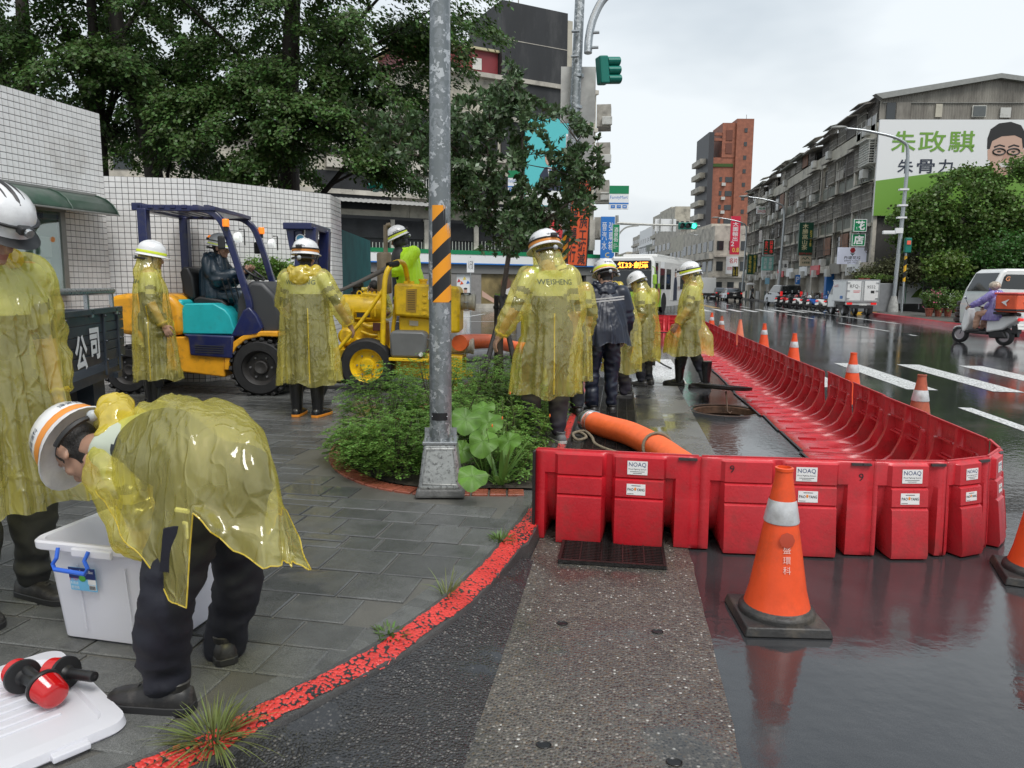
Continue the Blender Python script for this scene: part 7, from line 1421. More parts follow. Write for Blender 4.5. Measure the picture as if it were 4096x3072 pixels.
# ------------------------------------------------------------ forklift
FKO = G(1040,1585,SWZ); FS = FPX/8.87
FK = thing('forklift','yellow teal and dark blue forklift truck parked before the tiled wall','forklift',mat=frame(FKO,RGT,FWD)); t = FK
m_fb = M('forklift_navy',(.012,.018,.085),.3,coat=.3,var=.15,vs=5,dirt=(.07,.065,.06),ds=6,da=.6); m_fy = M('forklift_yellow',(.78,.36,.02),.35,var=.12,vs=6,dirt=(.16,.09,.04),ds=5,da=.7); m_ft = M('forklift_teal',(.02,.42,.45),.32,var=.1,vs=6,dirt=(.03,.2,.22),ds=9,da=.3); m_fg = M('charcoal_plastic',(.04,.042,.045),.45)
fk = lambda x,y:((x - 1040)/FS,(1585 - y)/FS)
def fex(name,pts,y0,y1,mat,bevel=.03,par=None):
 P_ = [fk(*p) for p in pts]; n = len(P_); V = [(x,y0,z) for x,z in P_] + [(x,y1,z) for x,z in P_]; return MB().add(V,[tuple(range(n)),tuple(range(n,2*n))[::-1]] + [(i,n + i,n + (i + 1) % n,(i + 1) % n) for i in range(n)]).build(name,mat,par or t,smooth=40,bevel=bevel,seg=3)
WF = 1.2; mrim = M('dirty_black_rim',(.03,.028,.027),.5,var=.3,vs=10)
wheel(t,(0,.13,.35),.35,.26,(0,-1,0),mrim,lug=22); wheel(t,(0,WF - .13,.35),.35,.26,(0,1,0),mrim); x,z = fk(495,1460); wheel(t,(x,.18,.30),.29,.2,(0,-1,0),mrim,lug=18); wheel(t,(x,WF - .18,.30),.29,.2,(0,1,0),mrim)
fex('counterweight',[(448,1330),(445,1220),(462,1186),(520,1176),(700,1180),(735,1225),(735,1340),(640,1345),(600,1400),(545,1345)],.0,WF,m_fy,.06)
fex('chassis_side',[(620,1345),(905,1350),(905,1400),(898,1510),(650,1480)],.02,WF - .02,m_fy,.02); fex('step_panel',[(742,1336),(945,1342),(935,1432),(768,1420),(764,1350)],-.02,WF + .02,m_fb,.02)
for k in range(4):fex('step_tread',[(790,1378 + k*9),(905,1382 + k*9),(905,1385 + k*9),(790,1381 + k*9)],-.028,-.018,m_fg,.0)
fex('fender',[(898,1480),(905,1420),(935,1370),(985,1335),(1050,1322),(1120,1322),(1120,1345),(1055,1343),(990,1358),(950,1390),(925,1435),(916,1480)],0,.34,m_fy,.015); fex('fender',[(898,1480),(905,1420),(935,1370),(985,1335),(1050,1322),(1120,1322),(1120,1345),(1055,1343),(990,1358),(950,1390),(925,1435),(916,1480)],WF - .34,WF,m_fy,.015)
fex('engine_hood',[(730,1336),(732,1240),(745,1215),(860,1213),(905,1238),(925,1262),(945,1330),(938,1338)],.06,WF - .06,m_ft,.05); fex('hood_rear',[(560,1215),(600,1196),(735,1200),(735,1340),(560,1340)],.08,WF - .08,m_ft,.04)
text('O',frame((fk(705,1292)[0],-.0,fk(705,1292)[1]),(1,0,0),(0,0,1)),.12,M('yellow_decal',(.75,.6,.05),.4),t,bold=.03,lift=.064)
fex('seat_base',[(745,1236),(742,1198),(770,1186),(860,1200),(885,1222),(880,1240)],.32,.88,m_black,.03); fex('seat_back',[(742,1205),(700,1180),(690,1090),(705,1066),(728,1068),(745,1110),(752,1190)],.34,.86,m_black,.03)
fex('cowl',[(945,1300),(952,1200),(975,1160),(1010,1122),(1060,1128),(1110,1180),(1125,1240),(1125,1330),(1000,1345)],.08,WF - .08,m_fg,.05); fex('front_frame',[(930,1345),(985,1240),(1010,1225),(1040,1262),(1060,1310),(1040,1345)],.0,.10,m_fb,.02); fex('front_frame',[(930,1345),(985,1240),(1010,1225),(1040,1262),(1060,1310),(1040,1345)],WF - .10,WF,m_fb,.02); fex('front_plate',[(1060,1215),(1130,1225),(1130,1320),(1060,1320)],.1,WF - .1,m_fb,.03)
def f3(x,y,d):a,b = fk(x,y); return (a,d,b)
def bar(name,pts,w,mat,bev=.01):
 rings = []; P_ = [Vector(p) for p in pts]
 for i,p in enumerate(P_):
  tt = (P_[min(i + 1,len(P_) - 1)] - P_[max(i - 1,0)]).normalized(); nn = Vector((-tt.z,0,tt.x)); rings.append([p + nn*w/2 + Vector((0,-w/2,0)),p + nn*w/2 + Vector((0,w/2,0)),p - nn*w/2 + Vector((0,w/2,0)),p - nn*w/2 + Vector((0,-w/2,0))])
 return MB().loft(rings).build(name,mat,t,smooth=50,bevel=bev)
for yy in (.05,WF - .05):
 bar('rear_post',[f3(604,1200,yy),f3(604,845,yy)],.11,m_fb); bar('guard_rail',resample3([f3(588,842,yy),f3(700,842,yy),f3(830,846,yy),f3(880,862,yy),f3(915,900,yy),f3(945,985,yy),f3(985,1130,yy),f3(1008,1220,yy),f3(996,1290,yy),f3(970,1340,yy)],4),.075,m_fb)
for k in range(7):x = 595 + k*44; MB().box((*f3(x,838,WF/2),),(.07,WF,.05)).build('roof_bar',m_fb,t,smooth=0,bevel=.01)
MB().box((*f3(585,838,WF/2),),(.12,WF,.09)).build('roof_rear_beam',m_fb,t,smooth=0,bevel=.01); MB().box((*f3(845,845,WF/2),),(.3,WF + .02,.05)).build('roof_front_beam',m_fb,t,smooth=0,bevel=.01)
mb = MB().grid(lambda u,v:(fk(640 + 200*u,0)[0],.2 + .8*v,fk(0,832)[1] + .02*noise.noise(Vector((u*6,v*5,2)))),14,10); mb.build('rain_sheet',M('dark_plastic_sheet',(.02,.022,.02),.25,bump=.4,bs=30),t,smooth=60)
for (x,y,yy) in ((938,905,-.04),(938,905,WF)):
 c = Vector(f3(x,y,yy)); MB().cyl(c + Vector((0,0,-.08)),c + Vector((0,0,-.03)),.022,n=10).build('beacon_stem',m_trim,t); MB().lathe([(.034,-.03),(.040,-.02),(.040,.05),(.034,.06),(.001,.06)],14,mat=Matrix.Translation(c)).build('beacon',m_amber,t)
 c = Vector(f3(972,955,yy + .06)); MB().lathe([(.02,-.04),(.055,-.02),(.068,.03),(.06,.045),(.001,.05)],18,mat=frame(c,(0,1,0),(-.1,0,1))).build('work_lamp',M('work_lamp_glass',(.85,.87,.85),.08,metal=.3,emit=.35),t); MB().tube([c + Vector((.03,0,.1)),c + Vector((.09,0,.1)),c + Vector((.09,0,-.09))],.008,6).build('lamp_guard',m_trim,t)
 c = Vector(f3(915,975,yy + .02)); MB().box(c,(.09,.04,.16)).build('mirror',m_trim,t,smooth=0,bevel=.02)
c = Vector(f3(720,935,WF - .1)); MB().ball(c,(.035,.03,.04),10).build('rear_lamp',m_amber,t)
sw = Vector(f3(965,1090,.6)); MB().tube([sw + (Matrix.Rotation(R(35),3,'Y') @ Vector((.15*math.cos(2*PI*k/20),.15*math.sin(2*PI*k/20),0))) for k in range(20)],.015,8,loop=True).build('steering_wheel',m_trim,t); MB().cyl(sw,sw + Vector((.12,0,-.3)),.03,n=10).build('steering_column',m_trim,t)
for k in range(3):MB().tube([f3(900 + k*22,1210,.25),f3(880 + k*24,1120,.22)],.008,6).build('lever',m_trim,t); MB().ball(f3(880 + k*24,1118,.22),.018,8).build('lever_knob',m_trim,t)
for yy in (.28,.92):
 bar('mast_outer',[f3(1215,1540,yy),f3(1245,905,yy)],.13,m_fb); bar('mast_inner',[f3(1175,1540,yy),f3(1195,900,yy)],.10,m_fb); MB().cyl(f3(1195,1540,yy + .1),f3(1212,940,yy + .1),.035,n=10).build('lift_cylinder',m_galv,t)
MB().box((*f3(1200,905,.6),),(.35,.95,.08)).build('mast_top',m_fb,t,smooth=0,bevel=.01); MB().box((*f3(1195,1250,.6),),(.12,.6,.1)).build('mast_cross',m_fb,t,smooth=0); MB().box((*f3(1230,1470,.6),),(.08,.9,.4)).build('carriage',m_trim,t,smooth=0,bevel=.01)
fex('mast_bracket',[(1144,895),(1240,905),(1240,918),(1180,925),(1180,990),(1160,1000),(1150,940)],.2,.3,m_fb,.01)
for yy in (.3,.9):MB().box((*f3(1330,1560,yy),),(.9,.12,.04)).build('fork',m_trim,t,smooth=0)
c = Vector(f3(1206,955,.21)); MB().lathe([(.06,0),(.06,.004)],24,mat=frame(c + Vector((.0,-.02,0)),(1,0,0),(0,0,1))).build('round_sticker',m_swhite,t); MB().lathe([(.047,0),(.047,.006)],24,mat=frame(c + Vector((0,-.021,0)),(1,0,0),(0,0,1))).build('sticker_centre',M('sticker_blue',(.06,.25,.4),.4),t)
# ------------------------------------------------------------ pump trailer
PO = G(1480,1570,SWZ); PS = FPX/9.24; PT = thing('pump_trailer','bright yellow diesel pump trailer with grey fuel can and exhaust stack','pump',mat=frame(PO,RGT,FWD)); t = PT
m_py = M('pump_yellow',(.80,.52,.012),.33,var=.12,vs=7,dirt=(.24,.13,.03),ds=6,da=.65,bump=.1,bs=40)
pk_ = lambda x,y:((x - 1480)/PS,(1570 - y)/PS)
def p3(x,y,d):a,b = pk_(x,y); return (a,d,b)
def pex(name,pts,y0,y1,mat,bevel=.02):
 P_ = [pk_(*p) for p in pts]; n = len(P_); V = [(x,y0,z) for x,z in P_] + [(x,y1,z) for x,z in P_]; return MB().add(V,[tuple(range(n)),tuple(range(n,2*n))[::-1]] + [(i,n + i,n + (i + 1) % n,(i + 1) % n) for i in range(n)]).build(name,mat,t,smooth=40,bevel=bevel,seg=2)
WP = 1.15
wheel(t,(*p3(1470,1460,.0)[:1],.06,.35),.35,.2,(0,-1,0),m_py); wheel(t,(*p3(1470,1460,0)[:1],WP - .06,.35),.35,.2,(0,1,0),m_py)
pex('side_beam',[(1335,1398),(1370,1400),(1850,1425),(1850,1520),(1740,1528),(1600,1500),(1335,1480)],.12,.2,m_py,.012); pex('side_beam',[(1335,1398),(1370,1400),(1850,1425),(1850,1520),(1740,1528),(1600,1500),(1335,1480)],WP - .2,WP - .12,m_py,.012); pex('deck',[(1320,1398),(1850,1425),(1850,1440),(1320,1412)],.2,WP - .2,m_py,.01); pex('front_leg',[(1800,1520),(1820,1520),(1820,1580),(1800,1580)],.5,.6,m_py,.005)
MB().box((*p3(1345,1440,WP/2),),(.1,.9,.3)).build('cross_beam',m_py,t,smooth=0,bevel=.01)
c = p3(1432,1235,.45); MB().lathe([(.05,-.28),(.16,-.28),(.18,-.26),(.18,.24),(.165,.27),(.05,.27)],24,mat=frame(c,(0,1,0),(0,0,1)) @ Matrix.Diagonal((1,1,1,1))).build('air_box',m_py,t,smooth=35); pex('grille',[(1415,1253),(1468,1253),(1468,1270),(1415,1270)],.27,.28,m_trim,.0)
MB().tube([p3(1408,1248,.268),p3(1475,1248,.268),p3(1475,1275,.268),p3(1408,1275,.268)],.006,6,loop=True).build('grille_rim',m_py,t)
for x in (1395,1487):pex('clasp',[(x,1232),(x + 8,1232),(x + 8,1268),(x,1268)],.255,.28,m_py,.004)
pex('rocker_cover',[(1420,1180),(1440,1168),(1510,1178),(1515,1200),(1425,1200)],.35,.75,m_py,.02)
for k in range(4):MB().cyl(p3(1445 + k*18,1182,.4),p3(1445 + k*18,1165,.4),.018,n=8).build('cap',m_py,t)
MB().tube([(*p3(1419,1205,.4),),(*p3(1419,1185,.4),)],.012,8).build('eye_shank',m_py,t); e = Vector(p3(1419,1175,.4)); MB().tube([e + Vector((.03*math.cos(2*PI*k/12),0,.035*math.sin(2*PI*k/12))) for k in range(12)],.01,6,loop=True).build('lifting_eye',m_py,t)
pex('engine_block',[(1345,1290),(1520,1290),(1525,1398),(1345,1392)],.35,.8,m_py,.02); MB().lathe([(.001,0),(.11,0),(.11,.03),(.08,.06),(.001,.06)],20,mat=frame(p3(1370,1350,.3),(1,0,0),(0,0,1))).build('pulley',m_py,t)
for a,b,r_ in (((1440,1300),(1490,1308),.035),((1430,1330),(1510,1345),.02),((1410,1360),(1470,1372),.025),((1470,1370),(1472,1395),.02),((1500,1300),(1508,1390),.02)):MB().tube([p3(*a,.3),p3((a[0] + b[0])/2,(a[1] + b[1])/2 + 6,.27),p3(*b,.3)],r_,10).build('pipe',m_py,t)
MB().cyl(p3(1425,1372,.26),p3(1462,1370,.26),.045,n=14).build('oil_filter',m_py,t); pex('fuel_pump_block',[(1482,1292),(1516,1294),(1516,1325),(1482,1325)],.24,.30,M('brown_clamp',(.12,.04,.03),.5),.004); pex('bracket_plate',[(1490,1355),(1520,1355),(1520,1392),(1490,1392)],.25,.27,m_py,.003)
for x in (1400,1478):pex('engine_mount',[(x - 12,1398),(x - 4,1372),(x + 4,1372),(x + 12,1398)],.27,.35,m_py,.004)
mtt = [(1575,1262),(1575,1140),(1590,1130),(1830,1142),(1840,1160),(1840,1330),(1795,1330),(1790,1275)]
pex('radiator_tank',mtt,.15,WP - .25,m_py,.03); pex('lower_tank',[(1588,1262),(1720,1270),(1725,1400),(1588,1395)],.25,WP - .3,m_py,.03)
MB().lathe([(.05,0),(.05,.04),(.062,.045),(.062,.065),(.05,.07),(.001,.07)],18,mat=Matrix.Translation(p3(1680,1134,.5))).build('filler_cap',m_py,t);
for x in (1615,1640):MB().cyl(p3(x,1134,.35),p3(x,1122,.35),.03,n=12).build('small_cap',m_py,t)
pex('instruction_plate',[(1625,1155),(1668,1153),(1664,1248),(1622,1244)],.142,.15,M('worn_instruction_plate',(.42,.25,.03),.5),.0)
for k in range(11):pex('plate_line',[(1630,1164 + k*7.2),(1660,1163 + k*7.2),(1660,1165 + k*7.2),(1630,1166 + k*7.2)],.139,.142,m_ink,.0)
pex('number_label',[(1714,1160),(1760,1163),(1760,1198),(1714,1195)],.14,.15,m_swhite,.0); text('10kg',frame((*p3(1737,1183,.139),),(1,0,0),(0,0,1)),.075,m_ink,t,bold=.03); pex('emblem_label',[(1720,1208),(1750,1210),(1750,1240),(1720,1238)],.14,.15,M('label_blue',(.08,.2,.45),.4),.0); pex('data_plate',[(1632,1282),(1668,1284),(1668,1304),(1632,1302)],.24,.25,M('data_plate_pale',(.5,.45,.35),.5),.0)
for z in (1178,1205,1232,1255):pex('clip',[(1690,z - 5),(1706,z - 4),(1706,z + 5),(1690,z + 4)],.135,.15,m_py,.004)
mcan = M('grey_fuel_can',(.14,.145,.145),.4,var=.1,vs=6,bump=.1,bs=40); pex('fuel_can',[(1570,1418),(1568,1335),(1578,1318),(1700,1320),(1716,1335),(1714,1395),(1700,1425),(1580,1424)],-.12,.18,mcan,.03); MB().cyl(p3(1693,1410,-.1),p3(1693,1410,-.16),.028,.026,14).build('can_cap',m_swhite,t); MB().tube([p3(1705,1345,-.02),p3(1722,1355,-.02),p3(1722,1385,-.02),p3(1708,1400,-.02)],.012,8).build('can_handle',mcan,t); pex('can_tray',[(1565,1424),(1720,1428),(1720,1440),(1565,1436)],-.14,.2,m_py,.005)
MB().tube(resample3([p3(1532,1405,.02),p3(1538,1260,.02),p3(1546,1120,.04),p3(1562,1068,.1),p3(1585,1045,.3),p3(1598,1055,.6),p3(1606,1130,.75)],5),.034,12).build('roll_frame',m_py,t); MB().tube([p3(1350,1400,.05),p3(1455,1275,.05),p3(1540,1155,.05)],.026,12).build('diagonal_tube',m_py,t); MB().tube([p3(1550,1400,.3),p3(1570,1260,.3),p3(1580,1140,.3)],.026,10).build('rear_tube',m_py,t); MB().cyl(p3(1556,1062,.08),p3(1590,1052,.2),.04,n=12).build('black_grip',m_black,t)
m_exh = M('exhaust_beige',(.26,.215,.15),.55,metal=.2,var=.3,vs=6,dirt=(.12,.07,.04),ds=6,da=.5); MB().lathe([(.03,0),(.092,.01),(.097,.03),(.097,.52),(.09,.545),(.03,.555)],22,mat=Matrix.Translation(p3(1513,1176,.6))).build('silencer',m_exh,t,smooth=40); MB().tube(resample3([p3(1520,1005,.6),p3(1521,900,.6),p3(1526,893,.6),p3(1542,888,.6)],4),.03,12).build('exhaust_pipe',m_exh,t)
MB().lathe([(.09,0),(.09,.10),(.06,.12),(.06,.16),(.09,.17),(.09,.22),(.05,.235)],18,mat=Matrix.Translation(p3(1393,1200,.65))).build('air_filter',m_black,t)
sA,sB = Vector(p3(1338,1172,.1)),Vector(p3(1562,1062,.2)); MB().loft([[sA.lerp(sB,u) + Vector((0,0,.02 + .02*u)) + Vector((0,-.002,-.05*u*(1 - u))),sA.lerp(sB,u) + Vector((0,-.002,-.02 - .02*u - .05*u*(1 - u)))] for u in np.linspace(0,1,8)],closed=False,caps=False).build('lifting_strap',M('grey_webbing',(.11,.10,.09),.8,bump=.5,bs=120),t,smooth=60).modifiers.new('s','SOLIDIFY').thickness = .006
pipe_m = m_paintw
for (x,y,r_,L_) in ((1800,1207,.105,.32),(1800,1392,.095,.30)):
 c = Vector(p3(x,y,.45)); MB().lathe([(r_,-.25),(r_,L_*.55),(r_*1.12,L_*.58),(r_*1.12,L_*.66),(r_,L_*.68),(r_,L_*.85),(r_*1.1,L_*.88),(r_*1.1,L_*.98),(r_*.9,L_),(r_*.85,L_*.7),(.001,L_*.5)],24,mat=frame(c,(0,1,0),(0,0,1))).build('outlet_pipe',pipe_m,t,smooth=35)
 for k in range(6):a = k*PI/3; q = c + Vector((L_*.62,r_*1.12*math.cos(a),r_*1.12*math.sin(a))); MB().cyl(q - Vector((.03,0,0)),q + Vector((.03,0,0)),.012,n=6).build('flange_bolt',m_galv,t)
MB().tube([p3(1812,1172,.45),p3(1880,1172,.4)],.012,8).build('pipe_handle',m_trim,t); MB().box((*p3(1850,1510,.5),),(.25,.1,.1)).build('tow_eye',m_py,t,smooth=0,bevel=.03)
# ------------------------------------------------------------ people
def coat_mat(name,c,tint,fac):
 m,t,p,N,ramp,mix = custom(name); o = N('ShaderNodeTexCoord').outputs['Object']
 w = N('ShaderNodeTexNoise',{'Vector':o,'Scale':5.0,'Detail':2.0}); dis = mix(.16,o,w.outputs[1],'ADD')
 v1 = N('ShaderNodeTexVoronoi',{'Vector':N('ShaderNodeMapping',{0:dis,'Scale':(1,1,.30)}).outputs[0],'Scale':13.0},feature='DISTANCE_TO_EDGE'); v2 = N('ShaderNodeTexVoronoi',{'Vector':N('ShaderNodeMapping',{0:dis,'Scale':(1,1,.7),'Rotation':(.5,.3,0)}).outputs[0],'Scale':31.0})
 r1 = ramp(v1.outputs['Distance'],(0,1.0),(.10,.25),(.35,0.0)); h = N('ShaderNodeMath',{0:v2.outputs['Distance'],1:.55},operation='MULTIPLY'); h2 = N('ShaderNodeMath',{0:r1,1:h.outputs[0]},operation='ADD')
 b = N('ShaderNodeBump',{'Strength':.52,'Distance':.008,'Height':h2.outputs[0]}); p.inputs['Base Color'].default_value = (*c,1); p.inputs['Roughness'].default_value = .16; p.inputs['Specular IOR Level'].default_value = .8; t.links.new(b.outputs[0],p.inputs['Normal'])
 tl = N('ShaderNodeBsdfTranslucent',{0:(*c,1)}); m1 = N('ShaderNodeMixShader',{0:.38,1:p.outputs[0],2:tl.outputs[0]}); tp = N('ShaderNodeBsdfTransparent',{0:(*tint,1)}); gl = N('ShaderNodeBsdfGlossy',{0:(1,1,.96,1),'Roughness':.14,'Normal':b.outputs[0]})
 fc = N('ShaderNodeMapRange',{0:w.outputs[0],1:.3,2:.7,3:fac - .08,4:fac + .08}); m2 = N('ShaderNodeMixShader',{0:fc.outputs[0],1:m1.outputs[0],2:tp.outputs[0]}); m3 = N('ShaderNodeMixShader',{0:.06,1:m2.outputs[0],2:gl.outputs[0]}); t.links.new(m3.outputs[0],t.nodes['Material Output'].inputs[0]); return m
m_coat = coat_mat('yellow_plastic_raincoat',(.95,.86,.26),(1.0,.96,.50),.68); m_coat2 = coat_mat('yellow_plastic_folded',(.86,.70,.10),(1.0,.9,.35),.22); m_purple = coat_mat('purple_raincoat',(.34,.28,.70),(.75,.7,1),.12)
m_skin = M('skin',(.46,.27,.19),.45,var=.08,vs=20,sub=.06); m_hair = M('black_hair',(.012,.010,.009),.5,bump=.4,bs=150); m_eye = M('eye_white',(.6,.58,.55),.2); m_iris = M('iris',(.015,.01,.008),.1); m_lip = M('lips',(.36,.15,.12),.4)
m_navy = M('navy_work_trousers',(.008,.009,.017),.7,var=.2,vs=12,bump=.25,bs=25); m_greyt = M('grey_trousers',(.035,.036,.035),.7,var=.2,vs=10,bump=.25,bs=25); m_plum = M('plum_trousers',(.022,.018,.03),.7,bump=.25,bs=25); m_rainnavy = M('wet_navy_rain_fabric',(.012,.016,.030),.38,var=.2,vs=8,bump=.25,bs=10); m_driver = M('dark_teal_rainsuit',(.010,.026,.042),.38,var=.2,vs=8,bump=.5,bs=16)
m_shw = M('pale_shirt_yoke',(.50,.55,.45),.7); m_shd = M('dark_shirt',(.025,.03,.035),.7); m_shb = M('shirt_band',(.42,.42,.33),.5); m_hivis = M('hi_vis_jacket',(.45,.75,.02),.5,emit=.08,bump=.3,bs=20)
m_boot = M('black_rubber_boot',(.012,.012,.013),.25,bump=.15,bs=20); m_shoe = M('scuffed_black_shoe',(.018,.017,.017),.45,var=.3,vs=15,dirt=(.10,.09,.08),ds=22,da=.5); m_sneak = M('grey_sneaker',(.12,.125,.13),.6,var=.3,vs=30); m_osole = M('orange_sole',(.72,.25,.02),.5); m_wsole = M('pale_sole',(.45,.45,.43),.5)
m_helm = M('white_helmet',(.74,.745,.75),.22,coat=.4,dirt=(.4,.4,.4),ds=12,da=.3); m_sy = M('lime_reflective',(.62,.72,.05),.35,emit=.1); m_so = M('orange_reflective',(.72,.26,.04),.4); m_htxt = M('helmet_print',(.02,.03,.05),.5)
def _head():
 mb = MB(); mb.ball((0,-.005,.025),(.078,.097,.098),20); mb.ball((0,.018,-.055),(.058,.072,.066),16); mb.limb([(0,.088,.012),(0,.112,-.03)],[.010,.0165],10); mb.ball((0,.082,-.092),(.026,.022,.02),10); mb.ball((0,.092,-.060),(.026,.014,.007),10); mb.ball((0,.090,-.074),(.023,.014,.008),10)
 for s in (-1,1):mb.ball((s*.079,-.008,-.012),(.010,.022,.032),10); mb.ball((s*.034,.075,.03),(.022,.016,.010),8); mb.ball((s*.04,.06,-.03),(.026,.024,.024),8)
 mb.limb([(0,-.02,-.06),(0,-.02,-.16)],[.056,.060],14)
 V,F,_ = remesh(mb,.0085,2); mi = []
 for f in F:
  c = V[list(f)].mean(0); ear = abs(c[0]) > .074 and -.035 < c[1] < .02 and c[2] < .03; hair = not ear and ((c[1] < -.005 and c[2] > -.085) or (c[2] > .062 and c[1] < .08) or (abs(c[0]) > .05 and c[1] < .035 and c[2] > -.015)); lip = abs(c[0]) < .026 and c[1] > .088 and -.080 < c[2] < -.056; mi.append(1 if hair else (2 if lip else 0))
 return V,F,mi
def _hand():
 mb = MB(); mb.ball((0,0,-.045),(.015,.038,.05),14); mb.limb([(0,0,.02),(0,0,-.03)],[.026,.027],12)
 for k,(y,l) in enumerate(((.029,.062),(.010,.072),(-.010,.068),(-.028,.052))):a = Vector((0,y,-.08)); b = a + Vector((-.012,y*.12,-l*.52)); c = b + Vector((-.026,y*.05,-l*.42)); mb.limb([a,b,c],[.0095,.0088,.0075],8)
 mb.limb([(-.004,.034,-.03),(-.016,.058,-.055),(-.026,.060,-.088)],[.012,.0105,.0085],8)
 V,F,_ = remesh(mb,.0055,1); return V,F
HEAD = _head(); HAND = _hand()
DJ = dict(pel=(0,0,.93),che=(0,.0,1.28),nek=(0,-.01,1.45),hed=(0,.03,1.60),sL=(-.185,-.01,1.40),eL=(-.235,-.05,1.13),wL=(-.24,.04,.89),hL=(-.095,0,.90),kL=(-.11,.03,.49),aL=(-.115,-.02,.09),sR=(.185,-.01,1.40),eR=(.235,-.05,1.13),wR=(.24,.04,.89),hR=(.095,0,.90),kR=(.11,.03,.49),aR=(.115,-.02,.09))
def segd(p,a,b):
 d = b - a; u = max(0,min(1,(p - a).dot(d)/max(1e-9,d.length_squared))); return (p - a - d*u).length,u
def helmet(par,M4,stripe=m_sy,stripe2=None,lamp=True,front_lamp=True,txt='煒盛環科',logo=False,goggles=False,side=-1,strap=True):
 sx,sy = .128,.150
 dome = [(1.03,-.006),(1.0,.0),(.995,.03),(.95,.068),(.84,.102),(.66,.126),(.4,.141),(.15,.147),(.001,.148)]
 def L(prof,nm,mat,par_,n=28,caps=False):return MB().lathe(prof,n,mat=M4 @ Matrix.Diagonal((sx,sy,1,1)),caps=caps).build(nm,mat,par_,smooth=50)
 sh = L(dome,'helmet',m_helm,par)
 MB().loft([[M4 @ Vector((sx*r_*math.cos(a)*(1 + .0),sy*r_*math.sin(a) + (.032 if math.sin(a) > 0 else .004)*max(0,math.sin(a))*(r_ - 1)/.12,z)) for a in np.linspace(0,2*PI,29)[:-1]] for r_,z in ((.98,.004),(1.10,-.010),(1.12,-.014),(1.10,-.018),(.97,-.004))]).build('brim',m_helm if lamp != 'dark' else m_trim,sh,smooth=50)
 if stripe:L([(1.006,.010),(1.012,.014),(1.003,.036),(.996,.038)],'reflective_stripe',stripe,sh)
 if stripe2:L([(1.03,-.004),(1.034,.0),(1.012,.011),(1.0,.012)],'orange_stripe',stripe2,sh)
 rg = MB()
 for s in (-1,0,1):rg.tube([M4 @ Vector((s*.035,yy,.150*math.sqrt(max(0,1 - (yy/.158)**2 - (s*.035/.14)**2)) - .001)) for yy in np.linspace(-.105,.1,12)],.009 if s == 0 else .005,6)
 rg.build('ridge',m_helm if lamp != 'dark' else m_trim,sh)
 for s in (-1,1) if strap else ():MB().tube([M4 @ Vector((s*.118,.02,-.01)),M4 @ Vector((s*.088,.03,-.08)),M4 @ Vector((s*.03,.07,-.155))],.004,6).build('chin_strap',m_trim,sh)
 MB().tube([M4 @ Vector((.12*math.cos(a),-.02 + .125*math.sin(a),-.055)) for a in np.linspace(PI + .2,2*PI - .2,14)],.011,6).build('headband',m_trim,sh); MB().ball(M4 @ Vector((0,-.150,-.055)),.022,10).build('adjuster_knob',M('pale_knob',(.42,.45,.47),.4),sh)
 if lamp:
  MB().tube([M4 @ Vector((sx*1.015*math.cos(a),sy*1.015*math.sin(a),.045 + .006*math.sin(a))) for a in np.linspace(0,2*PI,33)[:-1]],.007,6,loop=True).build('lamp_strap',m_trim,sh)
  for yy,nm in ((.165,'head_lamp'),(-.16,'battery_pack')):MB().box((0,0,0),(.055,.035,.032)).xf(M4 @ Matrix.Translation((0,yy,.05))).build(nm,m_trim,sh,smooth=0,bevel=.008)
  MB().cyl(M4 @ Vector((0,.18,.05)),M4 @ Vector((0,.195,.05)),.017,n=12).build('lamp_lens',m_galv,sh)
 if goggles:MB().loft([[M4 @ Vector((sx*1.08*math.cos(a),sy*1.1*math.sin(a) + .012,z)) for a in np.linspace(.25,PI - .25,12)] for z in (-.005,-.055)],closed=False,caps=False).build('clear_visor',m_glass,sh)
 if txt:
  bv = BVHTree.FromPolygons([Vector(v.co) for v in sh.data.vertices],[tuple(p.vertices) for p in sh.data.polygons])
  for dr in ((side,0),(0,-1)):
   n = Vector((dr[0],dr[1],.25)).normalized(); r_ = Vector((0,0,1)).cross(n).normalized(); c = Vector((dr[0]*sx,dr[1]*sy,.068)); mt = M4 @ frame(c,r_,n.cross(r_)); text(txt,mt,.026,m_htxt,sh,wrap=bv,lift=.0012)
 return sh
